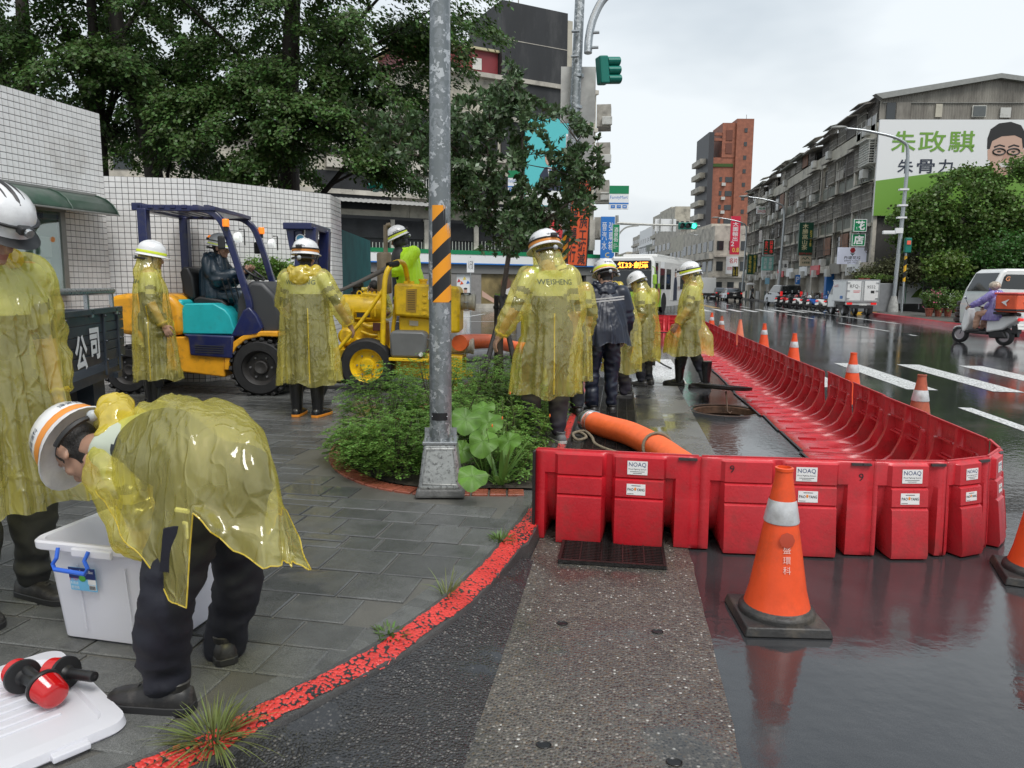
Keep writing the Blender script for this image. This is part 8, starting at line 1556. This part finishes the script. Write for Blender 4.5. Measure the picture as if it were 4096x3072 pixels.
def foot(par,a,yaw,kind,sole=m_trim,base=0.0,pitch=0):
 mt = Matrix.Translation((a.x,a.y,base)) @ Matrix.Rotation(yaw,4,'Z') @ Matrix.Rotation(R(pitch),4,'X'); sec = [(-.098,.022,.05),(-.085,.036,.078),(-.03,.042,.095),(.05,.045,.082),(.11,.048,.062),(.155,.045,.055),(.185,.032,.046),(.198,.012,.034)]; k = 1.06 if kind == 'boots' else 1.0
 def rg(y,w,h):return [mt @ Vector((w*k*x,y*k,.02 + (h*k - .02)*z)) for x,z in ((-1,0),(-1.02,.35),(-.8,.8),(-.4,1),(.4,1),(.8,.8),(1.02,.35),(1,0))]
 m = m_boot if kind == 'boots' else (m_sneak if kind == 'sneakers' else m_shoe); mb = MB().loft([rg(*s) for s in sec])
 if kind == 'boots':
  for z0,r0 in ((.06,.053),):mb.loft([[mt @ Vector((r_*math.cos(q),-.025 + r_*1.08*math.sin(q),z)) for q in np.linspace(0,2*PI,19)[:-1]] for r_,z in ((.052,.05),(.055,.12),(.062,.20),(.070,.30),(.073,.37),(.076,.375),(.074,.385))])
 o = mb.build('boot' if kind == 'boots' else 'shoe',m,par,smooth=60)
 def so(y,w,z):return [mt @ Vector((w*1.08*k*x,y*k*1.02,z)) for x in (-1,1)]
 MB().loft([[*so(y,w,.0),*so(y,w,.026)[::-1]] for y,w,h in sec]).build('sole',sole,o,smooth=40,bevel=.003)
 if kind != 'boots':
  for q in range(4):MB().tube([mt @ Vector((-.022,.03 + q*.018,.082 - q*.006)),mt @ Vector((0,.034 + q*.018,.093 - q*.007)),mt @ Vector((.022,.03 + q*.018,.082 - q*.006))],.0028,5).build('lace',m_trim,o)
  MB().loft([[mt @ Vector((r_*math.cos(q),-.035 + r_*1.25*math.sin(q),z)) for q in np.linspace(0,2*PI,15)[:-1]] for r_,z in ((.040,.075),(.043,.098),(.039,.102),(.036,.09))],caps=False).build('collar',m,o)
 return o
def pushv(V,No,fn):
 out = V.copy()
 for i in range(len(V)):out[i] += No[i]*fn(V[i])
 return out
def person(label,loc,rz,J=None,scale=1.0,coat='y',hood='down',hem=.36,look=(0,0,0),hk=None,shoes='shoes',sole=None,trousers=m_navy,rings=None,feet=None,seed=0,back=False,shirt=None,sleeves=True,world=False,group='workers in helmets',seam=None,aw=1.0,jacket=None,cat='person',vox=.0165):
 t = thing('person',label,cat,loc,rz,group); t.scale = (scale,)*3; j = {k:Vector(v) for k,v in DJ.items()}
 if J:
  inv = (Matrix.Translation(loc) @ Matrix.Rotation(rz,4,'Z')).inverted() if world else None
  for k,v in J.items():j[k] = (inv @ Vector(v)) if world else Vector(v)
 sp = (j['nek'] - j['pel']).normalized(); rt = (j['sR'] - j['sL']).normalized(); so = Vector((seed*3.7,seed*1.3,seed*2.1))
 def ring(c,a,b,ax,n=22):
  f = ax.cross(rt).normalized(); r_ = f.cross(ax).normalized(); return [c + r_*(a*math.cos(2*PI*i/n)) + f*(b*math.sin(2*PI*i/n)) for i in range(n)]
 mb = MB(); mid = j['pel'].lerp(j['che'],.45)
 mb.loft([ring(j['pel'] - sp*.09,.13,.10,sp),ring(j['pel'],.165,.12,sp),ring(mid,.15,.11,sp),ring(j['che'],.172,.125,sp),ring(j['che'].lerp(j['nek'],.65),.16,.10,sp),ring(j['nek'],.075,.07,sp)]); mb.limb([j['nek'] - sp*.03,j['nek'].lerp(j['hed'],.6)],[.062,.056])
 for s in 'LR':mb.limb([j['s' + s],j['s' + s].lerp(j['e' + s],.5),j['e' + s],j['e' + s].lerp(j['w' + s],.35),j['w' + s]],[.066,.054,.046,.044,.031]); mb.limb([j['h' + s],j['k' + s],j['a' + s]],[.085,.058,.042])
 V,F,No = remesh(mb,.016,2); body = MB(); mi = []
 for c in V[np.array(F)].mean(1):
  c = Vector(c); best = min((segd(c,j['s' + s],j['e' + s]) + ('u',) for s in 'LR'),key=lambda q:q[0]); fo = min((segd(c,j['e' + s],j['w' + s]) + ('f',) for s in 'LR'),key=lambda q:q[0]); hh = (c - j['pel']).dot(sp)/(j['nek'] - j['pel']).length
  if fo[0] < .06 and fo[1] > .02 and fo[0] < best[0] + .01:k = 0 if jacket is None and shirt is None else (3 if fo[1] < .9 else 0)
  elif best[0] < .085 and best[1] > .12:k = 3 if best[1] > .72 or best[1] < .55 and best[1] > .38 else (5 if best[1] >= .55 else 4)
  elif hh > 1.0:k = 0
  elif hh > .60:k = 4
  else:k = 3
  mi.append(k)
 hm = (j['hed'] - j['nek']).normalized(); HM = Matrix.Translation(j['hed']) @ Matrix.Rotation(look[0],4,'Z') @ Matrix.Rotation(look[1],4,'X') @ Matrix.Rotation(look[2],4,'Y')
 body.add(V,F); body.m = mi; hv = [HM @ Vector(p) for p in HEAD[0]]; body.add(hv,HEAD[1]); body.m[-len(HEAD[1]):] = HEAD[2]
 for s in (-1,1):body.ball(HM @ Vector((s*.033,.078,.010)),.0125,10,6); body.ball(HM @ Vector((s*.033,.0868,.010)),.006,8,7); body.limb([HM @ Vector((s*.016,.091,.036)),HM @ Vector((s*.034,.092,.040)),HM @ Vector((s*.054,.080,.036))],[.004,.0045,.003],6,1)
 for s in 'LR':
  dr = (j['w' + s] - j['e' + s]).normalized(); z = -dr; y = Vector((0,1,.05)); y = (y - z*y.dot(z)); y = y.normalized() if y.length > .05 else z.orthogonal(); x = y.cross(z); sg = 1 if s == 'R' else -1; q = Matrix(((x.x*sg,y.x,z.x,j['w' + s].x),(x.y*sg,y.y,z.y,j['w' + s].y),(x.z*sg,y.z,z.z,j['w' + s].z),(0,0,0,1))); body.add([q @ Vector(p) for p in HAND[0]],HAND[1],0)
 sd_,sw_ = (m_shd,m_shw) if shirt is None else (shirt,shirt)
 if jacket:sd_ = sw_ = jacket
 body.build('body',[m_skin,m_hair,m_lip,sd_,sw_,m_shb if shirt is None and not jacket else sd_,m_eye,m_iris],t,smooth=180)
 # trousers
 mb = MB(); mb.loft([ring(j['pel'] - sp*.10,.15,.13,sp),ring(j['pel'] - sp*.02,.185,.145,sp),ring(j['pel'] + sp*.09,.170,.130,sp)])
 for s in 'LR':end = j['k' + s].lerp(j['a' + s],.55 if shoes == 'boots' else .93); mb.limb([j['h' + s],j['h' + s].lerp(j['k' + s],.5),j['k' + s],j['k' + s].lerp(end,.5),end],[.112,.100,.084,.078,.070])
 V,F,No = remesh(mb,.016,2); V = pushv(V,No,lambda p:.018*noise.noise(Vector(p)*6 + so) + .010*(1 - 3*abs(noise.noise(Vector((p[0]*7,p[1]*7,p[2]*13)) + so)))); MB().add(V,F).build('trousers',trousers,t,smooth=180,fix=False)
 for i,s in enumerate('LR'):
  fy = (feet or {}).get(s,(R(8) if s == 'L' else R(-8),0,0)); foot(t,j['a' + s],fy[0],shoes,sole or m_trim,fy[1],fy[2])
 if hk is not None:helmet(t,HM @ Matrix.Translation((0,-.004,.040)) @ Matrix.Rotation(R(-4),4,'X'),**hk)
 # raincoat or jacket
 if coat:
  mb = MB(); top = j['nek'] + sp*.03
  rl = rings or None
  if rl:mb.loft([ring(Vector(c),a,b,Vector(ax).normalized()) for c,a,b,ax in rl])
  else:
   lo = (j['hL'] + j['hR'])/2; kn = (j['kL'] + j['kR'])/2; an = (j['aL'] + j['aR'])/2; dz = Vector((0,0,1)); ft = abs(j['aR'].y - j['aL'].y)*.3
   RR = [(top,.085,.085,sp),(j['nek'] - sp*.01,.12,.105,sp),(j['nek'] - sp*.055,.205,.13,sp),(j['che'] - sp*.02,.235*aw,.165*aw,sp),(mid,.25*aw,.175*aw,sp),(j['pel'],.265*aw,.185*aw,(sp + dz).normalized())]
   for q in (.35,.7,1.0):
    zc = j['pel'].z + (hem - .06 - j['pel'].z)*q; cc = lo.lerp(kn,q) if True else lo; cc = Vector((cc.x,cc.y,zc)); RR.append((cc,(.265 + .05*q)*aw,(.185 + .05*q + ft)*aw,dz))
   mb.loft([ring(*r_) for r_ in RR])
  if sleeves:
   for s in 'LR':a,b,c = j['s' + s],j['e' + s],j['w' + s]; mb.limb([a,a.lerp(b,.5),b,b.lerp(c,.5),b.lerp(c,.86),b.lerp(c,.95)],[.095,.098,.092,.086,.068,.047])
  if hood == 'up':mb.ball(HM @ Vector((0,-.012,-.02)),(.105,.120,.115),18); mb.limb([HM @ Vector((0,-.03,-.06)),j['nek'] + Vector((0,-.01,.0))],[.115,.14],16)
  V,F,No = remesh(mb,vox,4); axo = j['pel']
  def fold(p):
   p = Vector(p); db = min(segd(p,j['e' + s],j['w' + s])[0] for s in 'LR')
   if db < .12:return .010*(1 - 3*abs(noise.noise(Vector((p.x*9,p.y*9,p.z*13)) + so)))
   th = math.atan2(p.y - axo.y,p.x - axo.x); dn = max(0,min(1,(1.38 - p.z)/.85)) if not rl else .5; c_,s_ = math.cos(th),math.sin(th)
   n1 = noise.noise(Vector((c_*2.4,s_*2.4,p.z*.45)) + so); n2 = noise.noise(Vector((c_*5 + .5*n1,s_*5,p.z*.8)) + so*2); n3 = noise.noise(Vector((p.x*7,p.y*7,p.z*4.5)) + so)
   return (.004 + .042*dn)*n1*(.5 if coat in 'nh' else 1) + (.006 + .020*dn)*(1 - 3.2*abs(n2)) + .006*(1 - 3*abs(n3))
  V = pushv(V,No,fold); keep = []; Fa = np.array(F); FC = V[Fa].mean(1); ih = HM.inverted(); zmax = V[Fa][:,:,2].max(1)
  hz = np.array([hem + .018*math.sin(3*math.atan2(p[1],p[0]) + seed) + .012*math.sin(7*math.atan2(p[1],p[0])) for p in V]) if not rl else None
  if not rl:low = V[:,2] < hz; zlow = low[Fa].all(1); V[:,2] = np.where(low,hz,V[:,2])
  for i,f in enumerate(F):
   c = Vector(FC[i])
   if not rl and zlow[i]:continue
   if sleeves and min((c - j['w' + s]).length for s in 'LR') < .05:continue
   if hood == 'up':
    q = ih @ c
    if q.y > .095 and q.z > -.1:continue
   keep.append(f)
  cm = {'y':m_coat,'p':m_purple,'n':m_rainnavy,'d':m_driver,'h':m_hivis}[coat]; co = MB().add(V,keep).build('raincoat' if coat in 'yp' else 'rain_jacket',cm,t,smooth=180,fix=False)
  bv = BVHTree.FromPolygons([Vector(v) for v in V],keep)
  if back:text('WEISHENG',frame(j['che'] + sp*.075 - Vector((0,.2,0)),(1,0,0),(0,0,1)),.062,M('grey_print',(.10,.12,.08),.6),co,wrap=bv,lift=.004,bold=.01)
  if coat == 'n':
   for dz_ in (0,.028):
    pts = []
    for xx in np.linspace(-.2,.2,14):
     h_ = bv.ray_cast(j['che'] + Vector((xx,-.5,.03 + dz_ + xx*.1)),Vector((0,1,0)))
     if h_[0] is not None:pts.append(h_[0] + Vector((0,-.009,0)))
    if len(pts) > 3:MB().loft([[p + Vector((0,0,.008)),p - Vector((0,0,.008))] for p in pts],closed=False,caps=False).build('reflective_stripe',M('silver_stripe',(.5,.5,.5),.3),co,smooth=60)
  if coat in 'yp' and sleeves:
   for s in 'LR':
    d = (j['w' + s] - j['e' + s]).normalized(); c = j['e' + s].lerp(j['w' + s],.93); o1 = d.orthogonal().normalized(); o2 = d.cross(o1); MB().tube([c + o1*(.047 + .005*math.sin(k*2.7))*math.cos(2*PI*k/18) + o2*(.047 + .005*math.sin(k*2.7))*math.sin(2*PI*k/18) + d*.005*math.sin(k*2.1) for k in range(18)],.008,6,loop=True).build('elastic_cuff',m_coat2,co)
  if seam is not None:
   pts = []
   for z in np.linspace(min(1.1,j['che'].z - .1),hem + .02,16):
    h_ = bv.ray_cast(Vector((j['pel'].x,j['pel'].y,z)) + Vector((math.cos(seam),math.sin(seam),0))*.8,Vector((-math.cos(seam),-math.sin(seam),0)))
    if h_[0] is not None:pts.append(h_[0])
   if len(pts) > 3:MB().tube(pts,.0055,6).build('seam',m_coat2,co)
  if hood == 'down':
   hb = MB();
   for k in range(9):a = PI*1.02 + PI*.96*k/8; p = j['nek'] + Vector((.115*math.cos(a),.10*math.sin(a),.015 + .02*math.sin(k*1.7))); hb.ball(p,(.052,.045,.04),12)
   hb.ball(j['nek'] + Vector((0,-.13,-.04)),(.10,.04,.075),14); V2,F2,N2 = remesh(hb,.012,1); V2 = pushv(V2,N2,lambda p:.014*(1 - 2.5*abs(noise.noise(Vector(p)*16 + so)))); MB().add(V2,F2).build('folded_hood',m_coat2 if coat == 'y' else cm,co,smooth=180,fix=False)
 return t,j
def atD(x,y,D):d = ray(x,y); return CP + d*(D/d.dot(FWD))
H1 = dict(stripe=m_so,lamp=True); H2 = dict(stripe=m_sy,stripe2=None); H3 = dict(stripe=m_sy,stripe2=m_so,lamp=None)
person('worker in yellow raincoat and orange soled rubber boots facing the pump',(-3.23,7.15,SWZ),YAW - R(8),dict(eR=(.32,.0,1.15),wR=(.40,.13,.93),eL=(-.26,.05,1.14),wL=(-.2,.25,1.0)),1.03,hem=.34,hk=H1,shoes='boots',sole=m_osole,back=True,seed=1,seam=-PI*.35,aw=.98,hood='down')
person('worker in hooded yellow raincoat standing beside the forklift',(-5.20,7.46,SWZ),YAW - R(58),dict(eR=(.25,-.03,1.14),wR=(.28,.08,.90)),1.03,hood='up',hem=.30,hk=dict(stripe=m_sy,lamp=None,txt='歐盛'),shoes='boots',seed=2,look=(R(-12),R(-6),0),seam=-PI*.08,back=True)
person('worker in yellow raincoat cut off by the left edge, looking down',(-2.535,2.58,SWZ),YAW - R(118),dict(hed=(0,.11,1.575),eL=(-.27,-.08,1.13),wL=(-.27,-.02,.88),eR=(.23,.0,1.13),wR=(.24,.1,.88)),1.0,vox=.0125,hem=.46,hk=dict(stripe=None,lamp='dark',logo=True,txt='煒盛'),shoes='shoes',trousers=m_greyt,seed=3,look=(R(8),R(-28),0),aw=1.06,hood='down')
person('worker in long hooded yellow raincoat and grey sneakers on the kerb',(-.63,6.32,SWZ),YAW + R(24),dict(eL=(-.32,-.04,1.14),wL=(-.42,.04,.92),pel=(.03,-.02,.93),hed=(-.01,.05,1.60),kL=(-.12,.05,.49),aL=(-.12,.04,.09),aR=(.09,-.06,.09)),1.04,hood='up',hem=.42,hk=dict(stripe=m_so,lamp=True),shoes='sneakers',sole=m_wsole,trousers=m_plum,back=True,seed=4,look=(R(6),R(-14),0),seam=-PI*.62,aw=1.0)
person('worker in navy rain suit with two silver stripes across the back',(-.20,8.45,.008),YAW + R(6),dict(che=(.03,.10,1.25),nek=(.03,.15,1.42),hed=(.05,.20,1.565),sL=(-.16,.10,1.37),sR=(.22,.10,1.36),eL=(-.21,.10,1.08),wL=(-.16,.28,.95),eR=(.29,.10,1.08),wR=(.30,.22,.86)),1.02,coat='n',hood='down',hem=.80,hk=H3,shoes='shoes',trousers=m_rainnavy,seed=5,look=(R(10),R(-18),0),jacket=m_rainnavy,aw=1.0)
person('worker mostly hidden behind the long raincoat, white helmet only',(-.55,7.75,SWZ),YAW + R(20),dict(hed=(0,.12,1.50),nek=(0,.07,1.38),che=(0,.05,1.22)),.95,hem=.4,hk=dict(stripe=None,lamp=True,txt=''),seed=6,look=(0,R(-25),0))
person('worker with clear visor leaning forward in profile, facing left',(.06,9.65,.008),YAW + R(78),dict(che=(0,.10,1.25),nek=(0,.19,1.41),hed=(0,.26,1.555),sL=(-.18,.14,1.36),sR=(.18,.14,1.36),eL=(-.22,.12,1.08),wL=(-.19,.30,.92),eR=(.22,.12,1.08),wR=(.19,.30,.92)),1.03,hem=.36,hk=dict(stripe=m_sy,lamp=True,goggles=True,txt='煒盛'),trousers=m_plum,seed=7,look=(0,R(-8),0))
person('short worker with plain white helmet in hooded yellow raincoat',(.36,11.0,.008),YAW + R(52),dict(che=(0,.05,1.27),nek=(0,.09,1.43),hed=(0,.16,1.56),eR=(.26,.03,1.12),wR=(.28,.14,.88)),.97,hood='up',hem=.38,hk=dict(stripe=None,lamp=None,txt='煒盛'),seed=8,look=(0,R(-24),0),shoes='shoes')
person('worker in hooded yellow raincoat and tall black boots inside the barrier',(1.02,11.05,.002),YAW + R(74),dict(eL=(-.24,.03,1.14),wL=(-.24,.17,.91),kL=(-.10,-.08,.50),aL=(-.11,-.22,.10),kR=(.11,.10,.49),aR=(.11,.16,.09)),1.03,hood='up',hem=.47,hk=dict(stripe=m_sy,lamp=True),shoes='boots',seed=9,look=(R(5),R(-10),0),feet=dict(L=(R(6),0,0),R=(R(-10),0,0)))
wp = cl((1650 - 2048)/FPX*10.55,10.55); hv_,hj_ = person('worker in lime high visibility jacket and black head scarf behind the pump',(wp.x,wp.y,SWZ + .40),YAW + R(100),dict(che=(0,.08,1.28),nek=(0,.12,1.45),hed=(0,.18,1.59),eL=(-.24,.15,1.18),wL=(-.2,.38,1.12)),1.02,coat='h',hood=None,hem=.75,hk=dict(stripe=m_sy,lamp=True),seed=10,look=(0,R(-22),0),jacket=m_hivis)
MB().ball(hj_['hed'] + Vector((0,-.02,-.04)),(.098,.108,.12),16).limb([hj_['hed'] + Vector((0,-.03,-.1)),hj_['nek'] + Vector((0,-.01,-.02))],[.08,.11]).build('head_scarf',m_trim,hv_); MB().ball(hj_['che'] + Vector((0,.09,-.02)),(.2,.13,.25),16).build('dark_vest',m_trim,hv_)
wp = cl((1460 - 2048)/FPX*11.0,11.0); person('worker in yellow raincoat half hidden by the exhaust stack',(wp.x,wp.y,SWZ),YAW - R(150),dict(che=(0,.18,1.18),nek=(0,.30,1.27),hed=(0,.42,1.33),sL=(-.18,.26,1.24),sR=(.18,.26,1.24),eL=(-.26,.25,.98),wL=(-.2,.42,.95),eR=(.26,.25,.98),wR=(.2,.42,.95)),1.0,hem=.4,hk=None,seed=11,look=(0,R(-50),0))
# driver on the forklift seat
fw = lambda x,y,d:FK.matrix_world @ Vector(f3(x,y,d)); bpy.context.view_layer.update()
DJW = dict(pel=fw(800,1180,.6),che=fw(795,1085,.6),nek=fw(808,1030,.6),hed=fw(828,988,.6),sL=fw(798,1048,.78),sR=fw(798,1048,.42),eR=fw(845,1120,.36),wR=fw(915,1088,.48),eL=fw(845,1118,.86),wL=fw(915,1085,.74),hL=fw(805,1190,.70),hR=fw(805,1190,.50),kL=fw(925,1178,.74),kR=fw(925,1182,.44),aL=fw(940,1300,.76),aR=fw(938,1302,.42))
dl = fw(800,1240,.6); DR = [(fw(812,1020,.6),.085,.085),(fw(803,1046,.6),.19,.125),(fw(797,1085,.6),.225,.165),(fw(800,1140,.6),.24,.18),(fw(808,1190,.6),.26,.20),(fw(815,1215,.6),.22,.19)]
ivd = (Matrix.Translation(dl) @ Matrix.Rotation(YAW - PI/2,4,'Z')).inverted()
person('driver in dark teal rain suit seated on the forklift',dl,YAW - PI/2,DJW,1.0,coat='d',hood='down',rings=[(ivd @ c,a,b,(0,0,1)) for c,a,b in DR],hk=dict(stripe=None,lamp=True,txt='',stripe2=m_sy),trousers=m_driver,world=True,seed=12,jacket=m_driver,feet=dict(L=(0,fw(940,1318,.6).z - dl.z,0),R=(0,fw(938,1320,.6).z - dl.z,0)),look=(R(4),R(-8),0))
# bending worker at the storage box
BL = atD(800,2700,2.4); BL.z = SWZ; BZ = YAW + R(58); bj = dict(aL=atD(655,2725,2.20),kL=atD(668,2370,2.16),hL=atD(800,2010,2.26),aR=atD(893,2600,2.55),kR=atD(945,2320,2.50),hR=atD(930,1990,2.46),pel=atD(875,1930,2.38),che=atD(640,1765,2.50),nek=atD(450,1775,2.60),hed=atD(325,1800,2.66),sL=atD(480,1870,2.44),sR=atD(500,1740,2.76),eL=atD(560,2075,2.40),wL=atD(575,2170,2.56),eR=atD(560,1960,2.74),wR=atD(610,2120,2.74))
ivb = (Matrix.Translation(BL) @ Matrix.Rotation(BZ,4,'Z')).inverted(); i3 = ivb.to_3x3(); ax = lambda a,b:(i3 @ (a - b)).normalized()
bt,bjl = person('worker in yellow raincoat bending over the white storage box',BL,BZ,bj,1.0,coat=None,hk=dict(stripe=m_so,lamp=None,side=-1,strap=False),world=True,seed=13,feet=dict(L=(R(24),0,0),R=(R(-28),0,0)),look=(R(8),R(-62),0),trousers=m_navy)
# his coat: an arch of sheet over the back, hanging free on both sides, slit at the hip; per section: back line, width, drop of the arch, hang near, hang far
SEC = [(395,1800,2.58,.11,.10,.0,.0),(430,1752,2.54,.17,.14,.05,.03),(480,1695,2.49,.225,.19,.12,.05),(560,1638,2.43,.27,.23,.18,.1),(640,1606,2.38,.29,.25,.30,.2),(700,1599,2.35,.30,.26,.30,.25),(742,1596,2.33,.305,.26,.02,.22),(800,1599,2.32,.305,.26,.06,.22),(880,1612,2.30,.30,.255,.12,.24),(980,1655,2.29,.295,.24,.14,.25),(1055,1735,2.30,.285,.20,.12,.25),(1085,1830,2.31,.275,.15,.09,.22),(1098,1935,2.33,.27,.10,.06,.18),(1125,2030,2.35,.27,.05,.03,.12),(1168,2105,2.38,.27,.02,.0,.04)]
rt_ = (ivb.to_3x3() @ (bj['sR'] - bj['sL'])); rt_.z = 0; rt_.normalize(); rows = []
fs_ = [Vector(c) for c in SEC]
for i in range(len(SEC) - 1):
 for q in range(5):u = q/5; rows.append([x + (y - x)*u for x,y in zip(SEC[i],SEC[i + 1])])
rows.append(list(SEC[-1])); RW = []
for k,(x,y,D,a_,b_,hn,hf) in enumerate(rows):
 c = ivb @ atD(x,y,D); line = []
 for v in range(55):
  if v < 13:f_ = -1; u = 1 - v/13; ph = -PI/2; h_ = hn*u; fl_ = -.05*u*u
  elif v > 41:u = (v - 41)/13; ph = PI/2; h_ = hf*u; fl_ = .05*u*u
  else:ph = -PI/2 + PI*(v - 13)/28; h_ = 0; fl_ = 0; u = 0
  p = c + rt_*(a_*math.sin(ph) + fl_) + Vector((0,0,-b_*(1 - math.cos(ph)**.8) - h_)); n = (rt_*math.sin(ph) + Vector((0,0,max(.05,math.cos(ph))))).normalized()
  q = Vector((k*.11,v*.17,4.2)); n1 = noise.noise(Vector((k*.05,v*.10,2))); rid = (1 - 3*abs(noise.noise(Vector((k*.10 + n1,v*.035 + k*.02,7))))); rid2 = 1 - 3*abs(noise.noise(Vector((k*.26,v*.12 + k*.05,11))))
  sw = .025*math.sin(k*.55 + 1.2)*u + .012*math.sin(k*1.3)*u; line.append(p + n*(.030*n1 + .013*rid + .006*rid2 + sw))
 RW.append(line)
cb_ = MB().loft(RW,closed=False,caps=False).build('raincoat',m_coat,bt,smooth=180,fix=False)
MB().tube([RW[k][0] for k in range(len(RW))],.0022,5).build('hem',m_coat2,cb_); MB().tube([RW[k][54] for k in range(len(RW))],.0022,5).build('hem',m_coat2,cb_); MB().tube(RW[-1],.0022,5).build('hem',m_coat2,cb_)
for s in 'LR':
 A_,B_,C_ = bjl['s' + s],bjl['e' + s],bjl['w' + s]; mb = MB().limb([A_,A_.lerp(B_,.5),B_,B_.lerp(C_,.5),B_.lerp(C_,.9),C_],[.105,.108,.100,.09,.062,.05]); V,F,No = remesh(mb,.012,4); V = pushv(V,No,lambda p:.014*(1 - 3*abs(noise.noise(Vector(p)*8 + Vector((2,5,1))))) + .008*(1 - 3*abs(noise.noise(Vector(p)*19)))); keep = [f for f in F if (Vector(V[list(f)].mean(0)) - C_).length > .055]; MB().add(V,keep).build('raincoat_sleeve',m_coat,bt,smooth=180,fix=False)
hb = MB()
for q in range(8):a_ = PI*.1 + PI*.9*q/7; hb.ball(bjl['nek'] + rt_*(.12*math.cos(a_)) + Vector((0,0,.02 + .11*math.sin(a_))) + (bjl['che'] - bjl['nek']).normalized()*.03,(.055,.045,.05),12)
V,F,No = remesh(hb,.010,2); V = pushv(V,No,lambda p:.016*(1 - 2.6*abs(noise.noise(Vector(p)*15)))); MB().add(V,F).build('folded_hood',m_coat2,bt,smooth=180,fix=False)
MB().box(ivb @ atD(742,2120,2.075),(.006,.02,.05)).build('pocket_tag',m_swhite,bt,smooth=0); pp_ = [ivb @ atD(x,y,2.075) for x,y in ((660,2110),(745,2095),(740,2290),(645,2280))]; MB().add(pp_,[(0,1,2,3)]).build('cargo_pocket',m_navy,bt,smooth=0,fix=False).modifiers.new('s','SOLIDIFY').thickness = .012
MB().tube([ivb @ atD(705 + 12*k,2038 + 2*k,2.12 - .003*k) for k in range(5)],.008,6).build('belt',m_swhite,bt)
# scooter rider
bpy.context.view_layer.update(); rw = lambda x,y,z:DS.matrix_world @ Vector((x,y,z))
RJ = dict(pel=rw(0,-.38,.90),che=rw(0,-.28,1.22),nek=rw(0,-.22,1.38),hed=rw(0,-.16,1.53),sL=rw(-.18,-.24,1.34),sR=rw(.18,-.24,1.34),eL=rw(-.28,.0,1.12),eR=rw(.28,.0,1.12),wL=rw(-.32,.22,1.0),wR=rw(.32,.22,1.0),hL=rw(-.1,-.36,.86),hR=rw(.1,-.36,.86),kL=rw(-.17,.08,.80),kR=rw(.17,.08,.80),aL=rw(-.15,.12,.42),aR=rw(.15,.12,.42)); rl0 = rw(0,-.1,0)
rrz = DS.rotation_euler.z; ivr = (Matrix.Translation(rl0) @ Matrix.Rotation(rrz,4,'Z')).inverted()
rp2,rj2 = person('scooter rider in purple raincoat and patterned helmet on the road',rl0,rrz,RJ,1.0,coat='p',hood='down',rings=[(ivr @ rw(0,-.2,1.43),.08,.08,(0,0,1)),(ivr @ rw(0,-.22,1.36),.19,.13,(0,0,1)),(ivr @ rw(0,-.28,1.2),.22,.17,(0,0,1)),(ivr @ rw(0,-.32,1.0),.25,.2,(0,0,1)),(ivr @ rw(0,-.28,.8),.28,.3,(0,0,1)),(ivr @ rw(0,-.25,.66),.28,.33,(0,0,1))],hk=None,world=True,seed=14,feet=dict(L=(0,.34,0),R=(0,.34,0)),trousers=m_skin,group=None)
MB().ball(rj2['hed'] + Vector((0,-.01,.045)),(.125,.15,.12),18).build('helmet',M('patterned_helmet',(.42,.36,.28),.25,var=.7,vs=14),rp2); MB().ball(rj2['hed'] + Vector((0,.06,-.04)),(.085,.07,.06),12).build('face_cover',m_purple,rp2)
# pedestrian with umbrella far up the street
pu = at(3008,1207,88); pu.z = 0; pt,pj = person('pedestrian in dark clothes walking under a pale umbrella far off',pu,YAW + R(90),dict(eR=(.24,.05,1.15),wR=(.2,.18,1.32),kL=(-.1,.2,.5),aL=(-.1,.28,.12),aR=(.1,-.28,.12)),1.0,coat=None,hk=None,trousers=m_trim,shirt=m_trim,group=None)
um = thing('umbrella','pale grey umbrella held by the far pedestrian','umbrella',pu,YAW); MB().lathe([(.62,1.86),(.55,1.95),(.35,2.06),(.02,2.12)],8,mat=T2(-.25,0),caps=False).build('canopy',M('grey_umbrella',(.5,.5,.5),.5),um); MB().cyl((-.25,0,1.3),(-.25,0,2.12),.012,n=6).build('shaft',m_trim,um)
bpy.data.scenes.remove(TS)
print('TRIS',sum(len(o.data.loop_triangles) if o.data.loop_triangles else sum(len(p.vertices) - 2 for p in o.data.polygons) for o in bpy.data.objects if o.type == 'MESH'),'OBJ',len(bpy.data.objects))
